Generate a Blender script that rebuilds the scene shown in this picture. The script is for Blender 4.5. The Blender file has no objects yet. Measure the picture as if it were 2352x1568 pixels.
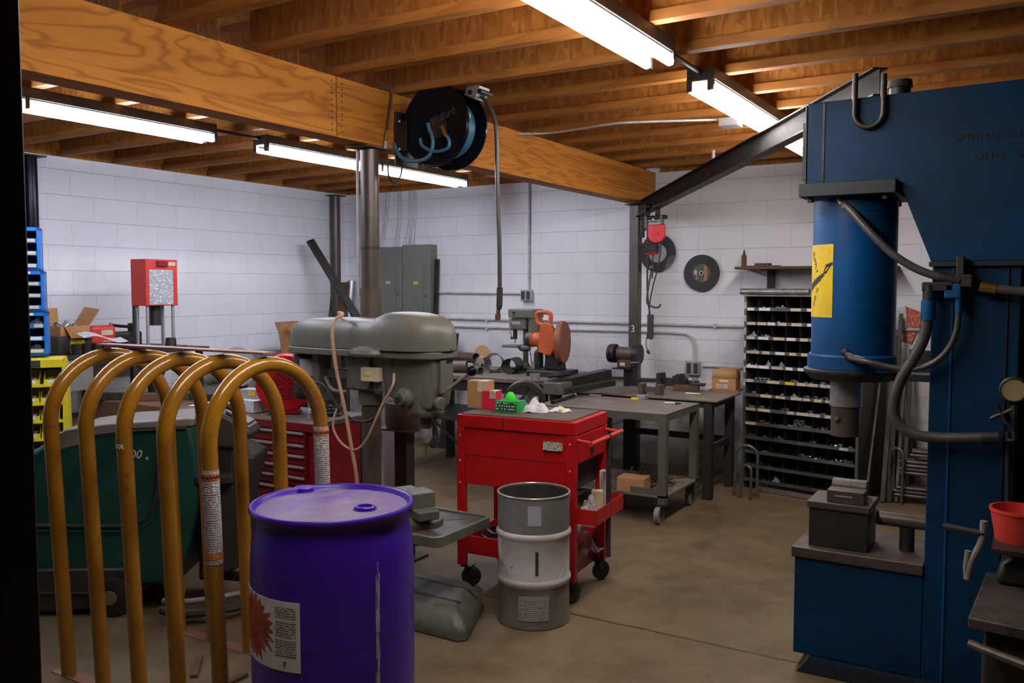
import bpy, bmesh, math, random
from mathutils import Matrix, Vector, Euler
R = math.radians
PI = math.pi
random.seed(7)
COL = bpy.context.scene.collection
# ---------------------------------------------------------------- camera frame (eye at x=0, y=0)
FPX, EYE, PITCH, YAW = 2000.0, 1.64, math.atan(122/2000.0), R(31.2)
FW = (-math.sin(YAW), math.cos(YAW)); RT = (math.cos(YAW), math.sin(YAW))
def ray(px, py):
    a = (px-1176)/FPX; b = -(py-784)/FPX
    c, s = math.cos(PITCH), math.sin(PITCH); k = c+b*s
    return Vector((FW[0]*k+RT[0]*a, FW[1]*k+RT[1]*a, -s+b*c))
def onz(px, py, z=0.0):
    v = ray(px, py); t = (z-EYE)/v.z; return Vector((v.x*t, v.y*t, z))
def onx(px, py, x):
    v = ray(px, py); t = x/v.x; return Vector((x, v.y*t, EYE+v.z*t))
def ony(px, py, y):
    v = ray(px, py); t = y/v.y; return Vector((v.x*t, y, EYE+v.z*t))

# ---------------------------------------------------------------- materials
def nt(name):
    m = bpy.data.materials.new(name); m.use_nodes = True
    t = m.node_tree; b = t.nodes['Principled BSDF']; return m, t, b
def N(t, k, **kw):
    n = t.nodes.new(k)
    for a, v in kw.items():
        if a.startswith('i_'): n.inputs[a[2:].replace('_', ' ')].default_value = v
        elif a.startswith('n'): n.inputs[int(a[1:])].default_value = v
        else: setattr(n, a, v)
    return n
def L(t, a, b): t.links.new(a, b)
def ramp(t, fac, stops):
    r = t.nodes.new('ShaderNodeValToRGB'); e = r.color_ramp.elements
    while len(e) < len(stops): e.new(0.5)
    for k, (p, c) in enumerate(stops):
        e[k].position = p; e[k].color = (c[0], c[1], c[2], 1) if len(c) == 3 else c
    L(t, fac, r.inputs[0]); return r.outputs[0]
def coord(t, scale=(1, 1, 1), rot=(0, 0, 0), loc=(0, 0, 0)):
    tc = N(t, 'ShaderNodeTexCoord'); mp = N(t, 'ShaderNodeMapping')
    mp.inputs['Scale'].default_value = scale; mp.inputs['Rotation'].default_value = rot; mp.inputs['Location'].default_value = loc
    L(t, tc.outputs['Object'], mp.inputs[0]); return mp.outputs[0]
def noise(t, vec, scale, detail=4, rough=0.6, dist=0.0):
    n = N(t, 'ShaderNodeTexNoise'); n.inputs['Scale'].default_value = scale
    n.inputs['Detail'].default_value = detail; n.inputs['Roughness'].default_value = rough; n.inputs['Distortion'].default_value = dist
    L(t, vec, n.inputs['Vector']); return n.outputs['Fac']
def mixc(t, fac, a, b):
    n = N(t, 'ShaderNodeMix', data_type='RGBA')
    if isinstance(fac, (int, float)): n.inputs[0].default_value = fac
    else: L(t, fac, n.inputs[0])
    for k, v in ((6, a), (7, b)):
        if isinstance(v, tuple): n.inputs[k].default_value = (v[0], v[1], v[2], 1)
        else: L(t, v, n.inputs[k])
    return n.outputs[2]
def mth(t, op, a, b=None, c=None):
    n = N(t, 'ShaderNodeMath', operation=op)
    for k, v in enumerate((a, b, c)):
        if v is None: continue
        if isinstance(v, (int, float)): n.inputs[k].default_value = v
        else: L(t, v, n.inputs[k])
    return n.outputs[0]
def bump(t, b, h, strength=0.3, dist=0.01):
    n = N(t, 'ShaderNodeBump'); n.inputs['Strength'].default_value = strength; n.inputs['Distance'].default_value = dist
    L(t, h, n.inputs['Height']); L(t, n.outputs[0], b.inputs['Normal'])
def mat(name, c1, c2=None, scale=6, rough=0.5, metal=0.0, lo=0.35, hi=0.65, bmp=0.0, bs=60, rvar=0.15, coat=0, spec=0.5, dist=0.3, stretch=(1, 1, 1), c3=None):
    m, t, b = nt(name)
    b.inputs['Metallic'].default_value = metal
    b.inputs['Specular IOR Level'].default_value = spec
    if coat: b.inputs['Coat Weight'].default_value = coat; b.inputs['Coat Roughness'].default_value = 0.15
    v = coord(t, stretch)
    f = noise(t, v, scale, 6, 0.65, dist)
    if c2 is None: c2 = tuple(x*0.8 for x in c1)
    col = ramp(t, f, [(lo, c1), (hi, c2)])
    if c3:
        g = noise(t, v, scale*5.3, 5, 0.7)
        fac = ramp(t, g, [(0.60, (0, 0, 0)), (0.70, (1, 1, 1))])
        col = mixc(t, fac, col, c3)
    L(t, col, b.inputs['Base Color'])
    L(t, mth(t, 'MULTIPLY_ADD', f, rvar*2, rough-rvar), b.inputs['Roughness'])
    if bmp: bump(t, b, noise(t, v, bs, 3), bmp, 0.004)
    return m
def printed(name, base, ink, pitch=0.012, axis=2, cross=30, thr=0.5, amount=0.55, rough=0.6):
    """paper or sticker carrying rows of illegibly small print along the given height axis"""
    m, t, b = nt(name); b.inputs['Roughness'].default_value = rough
    tc = N(t, 'ShaderNodeTexCoord'); sp = N(t, 'ShaderNodeSeparateXYZ'); L(t, tc.outputs['Object'], sp.inputs[0])
    h = sp.outputs[axis]
    row = mth(t, 'FRACT', mth(t, 'DIVIDE', h, pitch))
    band = mth(t, 'LESS_THAN', row, amount)
    cell = mth(t, 'FLOOR', mth(t, 'DIVIDE', h, pitch))
    cm = N(t, 'ShaderNodeCombineXYZ'); o = [k for k in range(3) if k != axis]
    L(t, mth(t, 'MULTIPLY', sp.outputs[o[0]], cross*1.0), cm.inputs[0]); L(t, mth(t, 'MULTIPLY', sp.outputs[o[1]], cross*1.0), cm.inputs[1]); L(t, mth(t, 'MULTIPLY', cell, 7.31), cm.inputs[2])
    n = N(t, 'ShaderNodeTexNoise'); n.inputs['Scale'].default_value = 3.0; n.inputs['Detail'].default_value = 3; L(t, cm.outputs[0], n.inputs['Vector'])
    w = mth(t, 'GREATER_THAN', n.outputs['Fac'], thr)
    L(t, mixc(t, mth(t, 'MULTIPLY', band, w), base, ink), b.inputs['Base Color'])
    return m
def emis(name, col, s):
    m, t, b = nt(name); b.inputs['Base Color'].default_value = (*col, 1)
    b.inputs['Emission Color'].default_value = (*col, 1); b.inputs['Emission Strength'].default_value = s; return m
def block_wall(name, ax):
    m, t, b = nt(name); b.inputs['Roughness'].default_value = 0.55
    tc = N(t, 'ShaderNodeTexCoord'); sp = N(t, 'ShaderNodeSeparateXYZ'); L(t, tc.outputs['Object'], sp.inputs[0])
    cm = N(t, 'ShaderNodeCombineXYZ'); L(t, sp.outputs[ax], cm.inputs[0]); L(t, mth(t, 'ADD', sp.outputs[2], 0.0434), cm.inputs[1])
    br = N(t, 'ShaderNodeTexBrick'); L(t, cm.outputs[0], br.inputs['Vector'])
    br.inputs['Scale'].default_value = 1.0; br.inputs['Brick Width'].default_value = 0.4064; br.inputs['Row Height'].default_value = 0.2032
    br.inputs['Mortar Size'].default_value = 0.0045; br.inputs['Mortar Smooth'].default_value = 0.6; br.offset = 0.5
    br.inputs['Color1'].default_value = (1, 1, 1, 1); br.inputs['Color2'].default_value = (0.965, 0.965, 0.965, 1); br.inputs['Mortar'].default_value = (0.86, 0.86, 0.87, 1)
    n1 = noise(t, tc.outputs['Object'], 1.1, 5, 0.6, 0.4)
    base = ramp(t, n1, [(0.3, (0.84, 0.84, 0.87)), (0.62, (0.76, 0.76, 0.785)), (0.8, (0.62, 0.61, 0.60))])
    mu = N(t, 'ShaderNodeMix', data_type='RGBA', blend_type='MULTIPLY'); mu.inputs[0].default_value = 1.0
    L(t, base, mu.inputs[6]); L(t, br.outputs['Color'], mu.inputs[7])
    col = mu.outputs[2]
    fr = mth(t, 'FRACT', mth(t, 'DIVIDE', mth(t, 'ADD', sp.outputs[2], 0.0434), 0.2032))
    ed_ = mth(t, 'MINIMUM', fr, mth(t, 'SUBTRACT', 1.0, fr))
    ln = mth(t, 'MULTIPLY', ramp(t, ed_, [(0.004, (1, 1, 1)), (0.012, (0, 0, 0))]), ramp(t, noise(t, tc.outputs['Object'], 2.0, 4, 0.7), [(0.35, (0.15, 0.15, 0.15)), (0.6, (0.75, 0.75, 0.75))]))
    col = mixc(t, ln, col, (0.24, 0.23, 0.24))
    # grime low on the wall and above the benches, shape of its own
    zz = mth(t, 'MULTIPLY_ADD', sp.outputs[2], -0.72, 1.2)
    g = mth(t, 'MULTIPLY', mth(t, 'MAXIMUM', zz, 0.0), noise(t, tc.outputs['Object'], 2.3, 6, 0.7, 1.0))
    g2 = ramp(t, g, [(0.20, (0, 0, 0)), (0.60, (0.8, 0.8, 0.8))])
    col = mixc(t, g2, col, (0.17, 0.14, 0.10))
    L(t, col, b.inputs['Base Color'])
    h = mth(t, 'ADD', mth(t, 'MULTIPLY', br.outputs['Fac'], -1.0), mth(t, 'MULTIPLY', noise(t, tc.outputs['Object'], 90, 3), 0.35))
    bump(t, b, h, 0.4, 0.004)
    return m
def osb(name):
    m, t, b = nt(name); b.inputs['Roughness'].default_value = 0.75; b.inputs['Specular IOR Level'].default_value = 0.2
    v = coord(t)
    w = N(t, 'ShaderNodeTexNoise'); w.inputs['Scale'].default_value = 7; L(t, v, w.inputs['Vector'])
    ad = N(t, 'ShaderNodeVectorMath', operation='MULTIPLY_ADD'); L(t, w.outputs['Color'], ad.inputs[0]); ad.inputs[1].default_value = (0.05, 0.05, 0.05); L(t, v, ad.inputs[2])
    mp = N(t, 'ShaderNodeMapping'); mp.inputs['Scale'].default_value = (52, 52, 15); mp.inputs['Rotation'].default_value = (0.12, 0.45, 0.1); L(t, ad.outputs[0], mp.inputs[0])
    vo = N(t, 'ShaderNodeTexVoronoi'); vo.inputs['Scale'].default_value = 1.0; L(t, mp.outputs[0], vo.inputs['Vector'])
    sp = N(t, 'ShaderNodeSeparateColor'); L(t, vo.outputs['Color'], sp.inputs[0])
    big = noise(t, v, 0.8, 4, 0.6)
    col = ramp(t, mth(t, 'ADD', mth(t, 'MULTIPLY', sp.outputs[0], 0.55), mth(t, 'MULTIPLY', big, 0.5)), [(0.22, (0.25, 0.086, 0.014)), (0.52, (0.32, 0.118, 0.020)), (0.80, (0.40, 0.162, 0.030)), (0.95, (0.58, 0.29, 0.075))])
    L(t, col, b.inputs['Base Color']); bump(t, b, sp.outputs[0], 0.25, 0.002)
    return m
def plywood(name, c1, c2, freq=9, sc=(2.2, 0.55, 2.2), knots=True):
    m, t, b = nt(name); b.inputs['Roughness'].default_value = 0.65; b.inputs['Specular IOR Level'].default_value = 0.2
    v = coord(t, sc)
    n = noise(t, v, 1.15, 3, 0.5, 1.3)
    s = mth(t, 'SINE', mth(t, 'MULTIPLY', n, freq*2*PI))
    fine = noise(t, coord(t, (30, 3, 90)), 1.0, 3, 0.6)
    s = mth(t, 'POWER', mth(t, 'MULTIPLY_ADD', s, 0.5, 0.5), 3.0)
    f = mth(t, 'ADD', mth(t, 'MULTIPLY', s, 0.6), mth(t, 'MULTIPLY', fine, 0.4))
    col = ramp(t, f, [(0.1, c1), (0.95, c2)])
    if knots:
        vk = N(t, 'ShaderNodeTexVoronoi'); vk.inputs['Scale'].default_value = 1.0; vk.inputs['Randomness'].default_value = 1.0; L(t, coord(t, (1.6, 1.6, 1.9)), vk.inputs['Vector'])
        kf = ramp(t, vk.outputs['Distance'], [(0.035, (1, 1, 1)), (0.06, (0.25, 0.25, 0.25)), (0.085, (0, 0, 0))])
        col = mixc(t, kf, col, (0.10, 0.035, 0.01))
    L(t, col, b.inputs['Base Color']); bump(t, b, fine, 0.15, 0.002)
    return m
def concrete(name):
    m, t, b = nt(name); b.inputs['Specular IOR Level'].default_value = 0.3
    v = coord(t)
    n1 = noise(t, v, 0.9, 7, 0.62, 0.6); n2 = noise(t, v, 7.0, 6, 0.75, 0.3); n3 = noise(t, v, 60, 4, 0.7)
    f = mth(t, 'ADD', mth(t, 'MULTIPLY', n1, 0.6), mth(t, 'MULTIPLY', n2, 0.4))
    col = ramp(t, f, [(0.34, (0.068, 0.043, 0.019)), (0.5, (0.140, 0.099, 0.050)), (0.68, (0.200, 0.150, 0.083))])
    sp_ = ramp(t, noise(t, v, 22, 4, 0.75, 0.4), [(0.62, (0, 0, 0)), (0.72, (0.6, 0.6, 0.6))])
    col = mixc(t, sp_, col, (0.07, 0.045, 0.028))
    st = ramp(t, noise(t, v, 3.1, 6, 0.8, 1.5), [(0.56, (0, 0, 0)), (0.70, (0.7, 0.7, 0.7))])
    col = mixc(t, st, col, (0.105, 0.06, 0.03))
    # control joint in the slab
    s = N(t, 'ShaderNodeSeparateXYZ'); L(t, v, s.inputs[0])
    wv = mth(t, 'MULTIPLY', mth(t, 'SUBTRACT', noise(t, v, 5, 4, 0.7), 0.5), 0.05)
    d = mth(t, 'ABSOLUTE', mth(t, 'ADD', mth(t, 'SUBTRACT', s.outputs[1], 3.84), wv))
    cr = ramp(t, d, [(0.0045, (1, 1, 1)), (0.012, (0, 0, 0))])
    col = mixc(t, cr, col, (0.045, 0.026, 0.013))
    L(t, col, b.inputs['Base Color'])
    L(t, mth(t, 'MULTIPLY_ADD', n2, 0.35, 0.38), b.inputs['Roughness'])
    bump(t, b, mth(t, 'ADD', n3, mth(t, 'MULTIPLY', n2, 1.5)), 0.12, 0.004)
    return m

M = {}
M['wallL'] = block_wall('painted_block_left', 1); M['wallB'] = block_wall('painted_block_back', 0)
M['dim'] = mat('dim_wall', (0.03, 0.026, 0.022), (0.02, 0.018, 0.015), 1, 0.8)
M['floor'] = concrete('stained_concrete')
M['osb'] = osb('strand_board')
M['lum'] = plywood('lumber_flange', (0.30, 0.118, 0.030), (0.21, 0.076, 0.018), 5, (0.5, 3, 3), False)
M['lumR'] = plywood('lumber_flange_amber', (0.36, 0.145, 0.030), (0.25, 0.088, 0.017), 5, (0.5, 3, 3), False)
M['beam'] = plywood('plywood_beam', (0.54, 0.215, 0.030), (0.31, 0.105, 0.014), 13)
M['beam2'] = plywood('plywood_beam_grain', (0.48, 0.185, 0.026), (0.28, 0.09, 0.013), 9, (3, 0.35, 5))
M['blk'] = mat('black_paint', (0.012, 0.012, 0.013), (0.03, 0.028, 0.026), 8, 0.45)
M['blkgl'] = mat('gloss_black', (0.004, 0.006, 0.010), (0.007, 0.009, 0.014), 5, 0.22, rvar=0.05, spec=0.15)
M['steel'] = mat('dark_mill_steel', (0.075, 0.066, 0.06), (0.035, 0.03, 0.028), 9, 0.5, 0.7, bmp=0.1)
M['steelb'] = mat('brown_pipe_steel', (0.13, 0.10, 0.085), (0.065, 0.052, 0.046), 7, 0.36, 0.3, stretch=(1, 1, 0.25))
M['rust'] = mat('rusted_steel', (0.16, 0.075, 0.035), (0.09, 0.05, 0.032), 6, 0.75, 0.2, bmp=0.2)
M['bright'] = mat('bare_bright_steel', (0.48, 0.47, 0.46), (0.30, 0.29, 0.28), 12, 0.32, 0.45)
M['galv'] = mat('galvanised_tube', (0.55, 0.56, 0.58), (0.42, 0.43, 0.45), 14, 0.4, 0.75)
M['condu'] = mat('painted_conduit', (0.60, 0.60, 0.62), (0.42, 0.42, 0.42), 9, 0.45)
M['green'] = mat('machine_grey_green', (0.150, 0.150, 0.118), (0.115, 0.113, 0.088), 5, 0.45, c3=(0.14, 0.11, 0.08), bmp=0.05)
M['greend'] = mat('dirty_grey_green', (0.13, 0.135, 0.105), (0.075, 0.07, 0.05), 7, 0.55, c3=(0.05, 0.04, 0.03))
M['panel'] = mat('enamel_grey_green', (0.165, 0.175, 0.140), (0.135, 0.145, 0.118), 4, 0.4, c3=(0.2, 0.2, 0.17))
M['blue'] = mat('press_blue', (0.001, 0.034, 0.098), (0.001, 0.019, 0.042), 2.4, 0.5, spec=0.22, c3=(0.004, 0.03, 0.05))
M['bluel'] = mat('press_blue_cylinder', (0.002, 0.088, 0.27), (0.002, 0.045, 0.135), 3, 0.4, spec=0.35, c3=(0.01, 0.04, 0.08))
M['pdark'] = mat('oily_dark_blue', (0.006, 0.018, 0.032), (0.012, 0.014, 0.014), 3, 0.45)
M['oily'] = mat('oily_iron', (0.05, 0.042, 0.036), (0.022, 0.020, 0.018), 6, 0.45, 0.4, bmp=0.25, bs=30)
M['oilyt'] = mat('scratched_iron', (0.11, 0.085, 0.07), (0.045, 0.036, 0.03), 9, 0.5, 0.4, bmp=0.25, bs=25)
M['yell'] = mat('hoop_yellow', (0.36, 0.160, 0.010), (0.27, 0.110, 0.008), 5, 0.22, c3=(0.17, 0.07, 0.012), coat=0.4)
M['ybin'] = mat('yellow_plastic', (0.72, 0.62, 0.02), (0.6, 0.5, 0.02), 6, 0.35)
M['bbin'] = mat('blue_plastic', (0.01, 0.17, 0.55), (0.01, 0.12, 0.42), 5, 0.4)
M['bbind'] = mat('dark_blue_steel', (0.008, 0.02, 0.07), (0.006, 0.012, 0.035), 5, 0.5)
M['purp'] = mat('purple_polyethylene', (0.058, 0.010, 0.36), (0.045, 0.008, 0.27), 3, 0.34, bmp=0.03)
M['purpt'] = mat('dusty_purple', (0.10, 0.05, 0.32), (0.24, 0.175, 0.25), 4, 0.55, lo=0.33, hi=0.60, c3=(0.24, 0.17, 0.25), dist=1.4)
M['red'] = mat('cart_red', (0.56, 0.008, 0.012), (0.44, 0.006, 0.010), 4, 0.35)
M['maroon'] = mat('chest_maroon', (0.24, 0.010, 0.016), (0.17, 0.008, 0.013), 4, 0.32)
M['redp'] = mat('machine_red', (0.62, 0.045, 0.03), (0.5, 0.03, 0.025), 4, 0.45, c3=(0.38, 0.04, 0.03))
M['redb'] = mat('blower_red', (0.75, 0.008, 0.02), (0.6, 0.006, 0.015), 4, 0.35)
M['card'] = mat('cardboard', (0.48, 0.245, 0.105), (0.40, 0.195, 0.08), 5, 0.85)
M['cardd'] = mat('cardboard_inside', (0.38, 0.17, 0.06), (0.31, 0.135, 0.045), 5, 0.9)
M['white'] = mat('white_paper', (0.72, 0.71, 0.72), (0.64, 0.63, 0.63), 5, 0.7)
M['cream'] = mat('cream_card', (0.62, 0.52, 0.36), (0.5, 0.4, 0.26), 9, 0.7)
M['ring'] = mat('kraft_disc', (0.60, 0.36, 0.17), (0.55, 0.33, 0.15), 5, 0.8)
M['rub'] = mat('black_rubber', (0.018, 0.017, 0.016), (0.035, 0.030, 0.026), 8, 0.6)
M['hose'] = mat('hose_grey_rubber', (0.045, 0.040, 0.038), (0.065, 0.058, 0.054), 8, 0.42)
M['hoseb'] = mat('hose_blue', (0.02, 0.14, 0.27), (0.07, 0.13, 0.17), 6, 0.4)
M['brass'] = mat('brass', (0.55, 0.35, 0.09), (0.35, 0.2, 0.06), 9, 0.3, 0.9)
M['copper'] = mat('copper_brown_bar', (0.38, 0.19, 0.12), (0.26, 0.13, 0.085), 9, 0.5, 0.3)
M['tan'] = mat('tan_cable', (0.46, 0.27, 0.17), (0.38, 0.22, 0.14), 9, 0.5)
M['sdrum'] = mat('scuffed_aluminium_paint', (0.60, 0.59, 0.57), (0.46, 0.45, 0.43), 6, 0.45, 0.15, c3=(0.20, 0.185, 0.165), bmp=0.1)
M['sdrumd'] = mat('dark_drum_band', (0.25, 0.245, 0.23), (0.19, 0.185, 0.175), 5, 0.42, 0.2)
M['sdrumb'] = mat('brown_drum_band', (0.20, 0.175, 0.145), (0.13, 0.11, 0.09), 5, 0.42, 0.2)
M['inside'] = mat('dark_inside_shade', (0.05, 0.045, 0.04), (0.025, 0.022, 0.02), 5, 0.8)  # near-black; shade of openings put into the colour, plus plain dark parts
M['teal'] = mat('scrubber_teal', (0.009, 0.085, 0.074), (0.007, 0.060, 0.053), 3, 0.42, c3=(0.05, 0.10, 0.09))
M['grey'] = mat('scrubber_grey', (0.24, 0.215, 0.19), (0.18, 0.165, 0.145), 5, 0.5, bmp=0.08)
M['greyd'] = mat('dark_grey_plastic', (0.045, 0.042, 0.038), (0.03, 0.028, 0.026), 5, 0.5)
M['ttop'] = mat('steel_table_top', (0.25, 0.205, 0.165), (0.15, 0.12, 0.097), 5, 0.5, 0.2, bmp=0.1, c3=(0.07, 0.055, 0.045))
M['tleg'] = mat('olive_table_steel', (0.125, 0.135, 0.095), (0.085, 0.09, 0.065), 6, 0.5, 0.2)
M['tdark'] = mat('dark_bench_steel', (0.035, 0.034, 0.030), (0.022, 0.021, 0.019), 6, 0.55, 0.2)
M['ctop'] = mat('cart_mat', (0.115, 0.085, 0.062), (0.085, 0.062, 0.045), 8, 0.75, bmp=0.2)
M['cab'] = mat('parts_cabinet_steel', (0.105, 0.11, 0.095), (0.07, 0.072, 0.062), 6, 0.45, 0.2)
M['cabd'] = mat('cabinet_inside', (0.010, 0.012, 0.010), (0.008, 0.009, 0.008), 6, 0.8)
M['orange'] = mat('saw_orange', (0.62, 0.13, 0.025), (0.46, 0.08, 0.02), 6, 0.5, c3=(0.22, 0.07, 0.035))
M['sawg'] = mat('saw_guard_rust', (0.30, 0.095, 0.04), (0.18, 0.07, 0.04), 8, 0.6, 0.1)
M['grind'] = mat('grinder_brown', (0.13, 0.085, 0.065), (0.07, 0.052, 0.045), 7, 0.5, 0.2)
M['wheel'] = mat('abrasive_black', (0.035, 0.035, 0.038), (0.05, 0.05, 0.052), 30, 0.85, bmp=0.4, bs=200)
M['labelg'] = mat('faded_brown_disc', (0.115, 0.095, 0.075), (0.09, 0.075, 0.06), 9, 0.7)
M['labelo'] = mat('faded_orange_band', (0.42, 0.19, 0.12), (0.36, 0.15, 0.10), 9, 0.7)
M['lgrey'] = mat('pale_disc_label', (0.42, 0.42, 0.48), (0.36, 0.36, 0.42), 9, 0.6)
M['ywarn'] = mat('yellow_sticker', (0.80, 0.56, 0.005), (0.62, 0.42, 0.01), 9, 0.45, c3=(0.55, 0.37, 0.02))
M['ink'] = mat('black_ink', (0.03, 0.025, 0.02), (0.03, 0.025, 0.02), 5, 0.6)
M['arm'] = mat('arm_grey_steel', (0.045, 0.042, 0.040), (0.032, 0.030, 0.029), 6, 0.7, spec=0.15)
M['armd'] = mat('u_bolt_steel', (0.16, 0.15, 0.14), (0.09, 0.085, 0.08), 6, 0.35, 0.4)
M['pot'] = mat('brown_oily_pot', (0.085, 0.05, 0.03), (0.035, 0.024, 0.018), 6, 0.5)
M['dimt'] = mat('dim_grey_lettering', (0.07, 0.08, 0.095), None, 5, 0.5)
M['inkb'] = mat('navy_stencil', (0.001, 0.001, 0.006), (0.001, 0.001, 0.006), 5, 0.6)
M['orl'] = mat('label_orange', (0.60, 0.17, 0.03), (0.52, 0.14, 0.03), 9, 0.5)
M['leaf'] = mat('leaf_red', (0.55, 0.10, 0.02), (0.26, 0.01, 0.01), 9, 0.5, dist=1.0)
M['neon'] = mat('neon_green', (0.06, 0.85, 0.03), (0.05, 0.7, 0.03), 5, 0.7)
M['gbox'] = mat('green_carton', (0.01, 0.34, 0.07), (0.008, 0.25, 0.05), 9, 0.5)
M['pink'] = mat('crimson_carton', (0.72, 0.012, 0.05), (0.62, 0.01, 0.04), 5, 0.6)
M['yl'] = mat('marker_yellow', (0.8, 0.62, 0.02), (0.7, 0.5, 0.02), 5, 0.5)
M['lamp'] = emis('cool_fluorescent_tube', (0.86, 0.91, 1.08), 30.0); M['lampw'] = emis('warm_fluorescent_tube', (1.0, 0.95, 0.93), 33.0)
M['lamp_cap'] = mat('lamp_cap_metal', (0.5, 0.5, 0.5), None, 5, 0.4, 0.6)
M['refl'] = mat('white_reflector', (0.22, 0.22, 0.22), None, 5, 0.5)
M['fix'] = mat('fixture_shade_grey', (0.085, 0.075, 0.07), (0.06, 0.055, 0.05), 5, 0.5)  # shade on the housing sides is put into this dark colour
M['paper'] = printed('printed_chart', (0.68, 0.68, 0.70), (0.12, 0.12, 0.13), 0.011, 2, 40, 0.42)
M['warn'] = printed('warning_text', (0.58, 0.53, 0.50), (0.16, 0.13, 0.12), 0.0085, 2, 60, 0.42)
M['bar'] = printed('barcode_sticker', (0.70, 0.66, 0.55), (0.10, 0.09, 0.08), 0.010, 2, 60, 0.46)
M['dprint'] = printed('drum_small_print', (0.16, 0.14, 0.125), (0.42, 0.40, 0.38), 0.010, 2, 50, 0.40)
M['wlab'] = printed('white_box_print', (0.66, 0.65, 0.68), (0.2, 0.2, 0.22), 0.012, 2, 40, 0.55)
M['rsign'] = printed('red_sign_print', (0.55, 0.09, 0.05), (0.60, 0.40, 0.33), 0.018, 2, 30, 0.55)
M['greenp'] = printed('green_box_print', (0.012, 0.05, 0.02), (0.45, 0.7, 0.45), 0.016, 2, 40, 0.5)
def clear(name, tint=(0.9, 0.9, 0.93), rough=0.12, alpha=0.35):
    m, t, b = nt(name); b.inputs['Base Color'].default_value = (*tint, 1); b.inputs['Roughness'].default_value = rough
    v = coord(t); f = noise(t, v, 18, 5, 0.7, 1.5)
    L(t, ramp(t, f, [(0.42, (alpha*0.5,)*3), (0.62, (min(1, alpha*2),)*3)]), b.inputs['Alpha'])
    bump(t, b, f, 0.9, 0.02); return m
M['film'] = clear('clear_plastic_film', alpha=0.14)
M['bag'] = clear('cloudy_plastic_bag', (0.75, 0.72, 0.74), 0.2, 0.5)
M['tissue'] = mat('white_rag', (0.74, 0.73, 0.74), (0.62, 0.60, 0.62), 6, 0.7, bmp=0.3, bs=20)
M['gaugef'] = mat('gauge_face', (0.32, 0.25, 0.12), (0.24, 0.19, 0.09), 6, 0.4)
M['foil'] = mat('foil_wrap', (0.45, 0.44, 0.42), (0.20, 0.19, 0.17), 25, 0.3, 0.7, bmp=0.6, bs=40)

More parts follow.
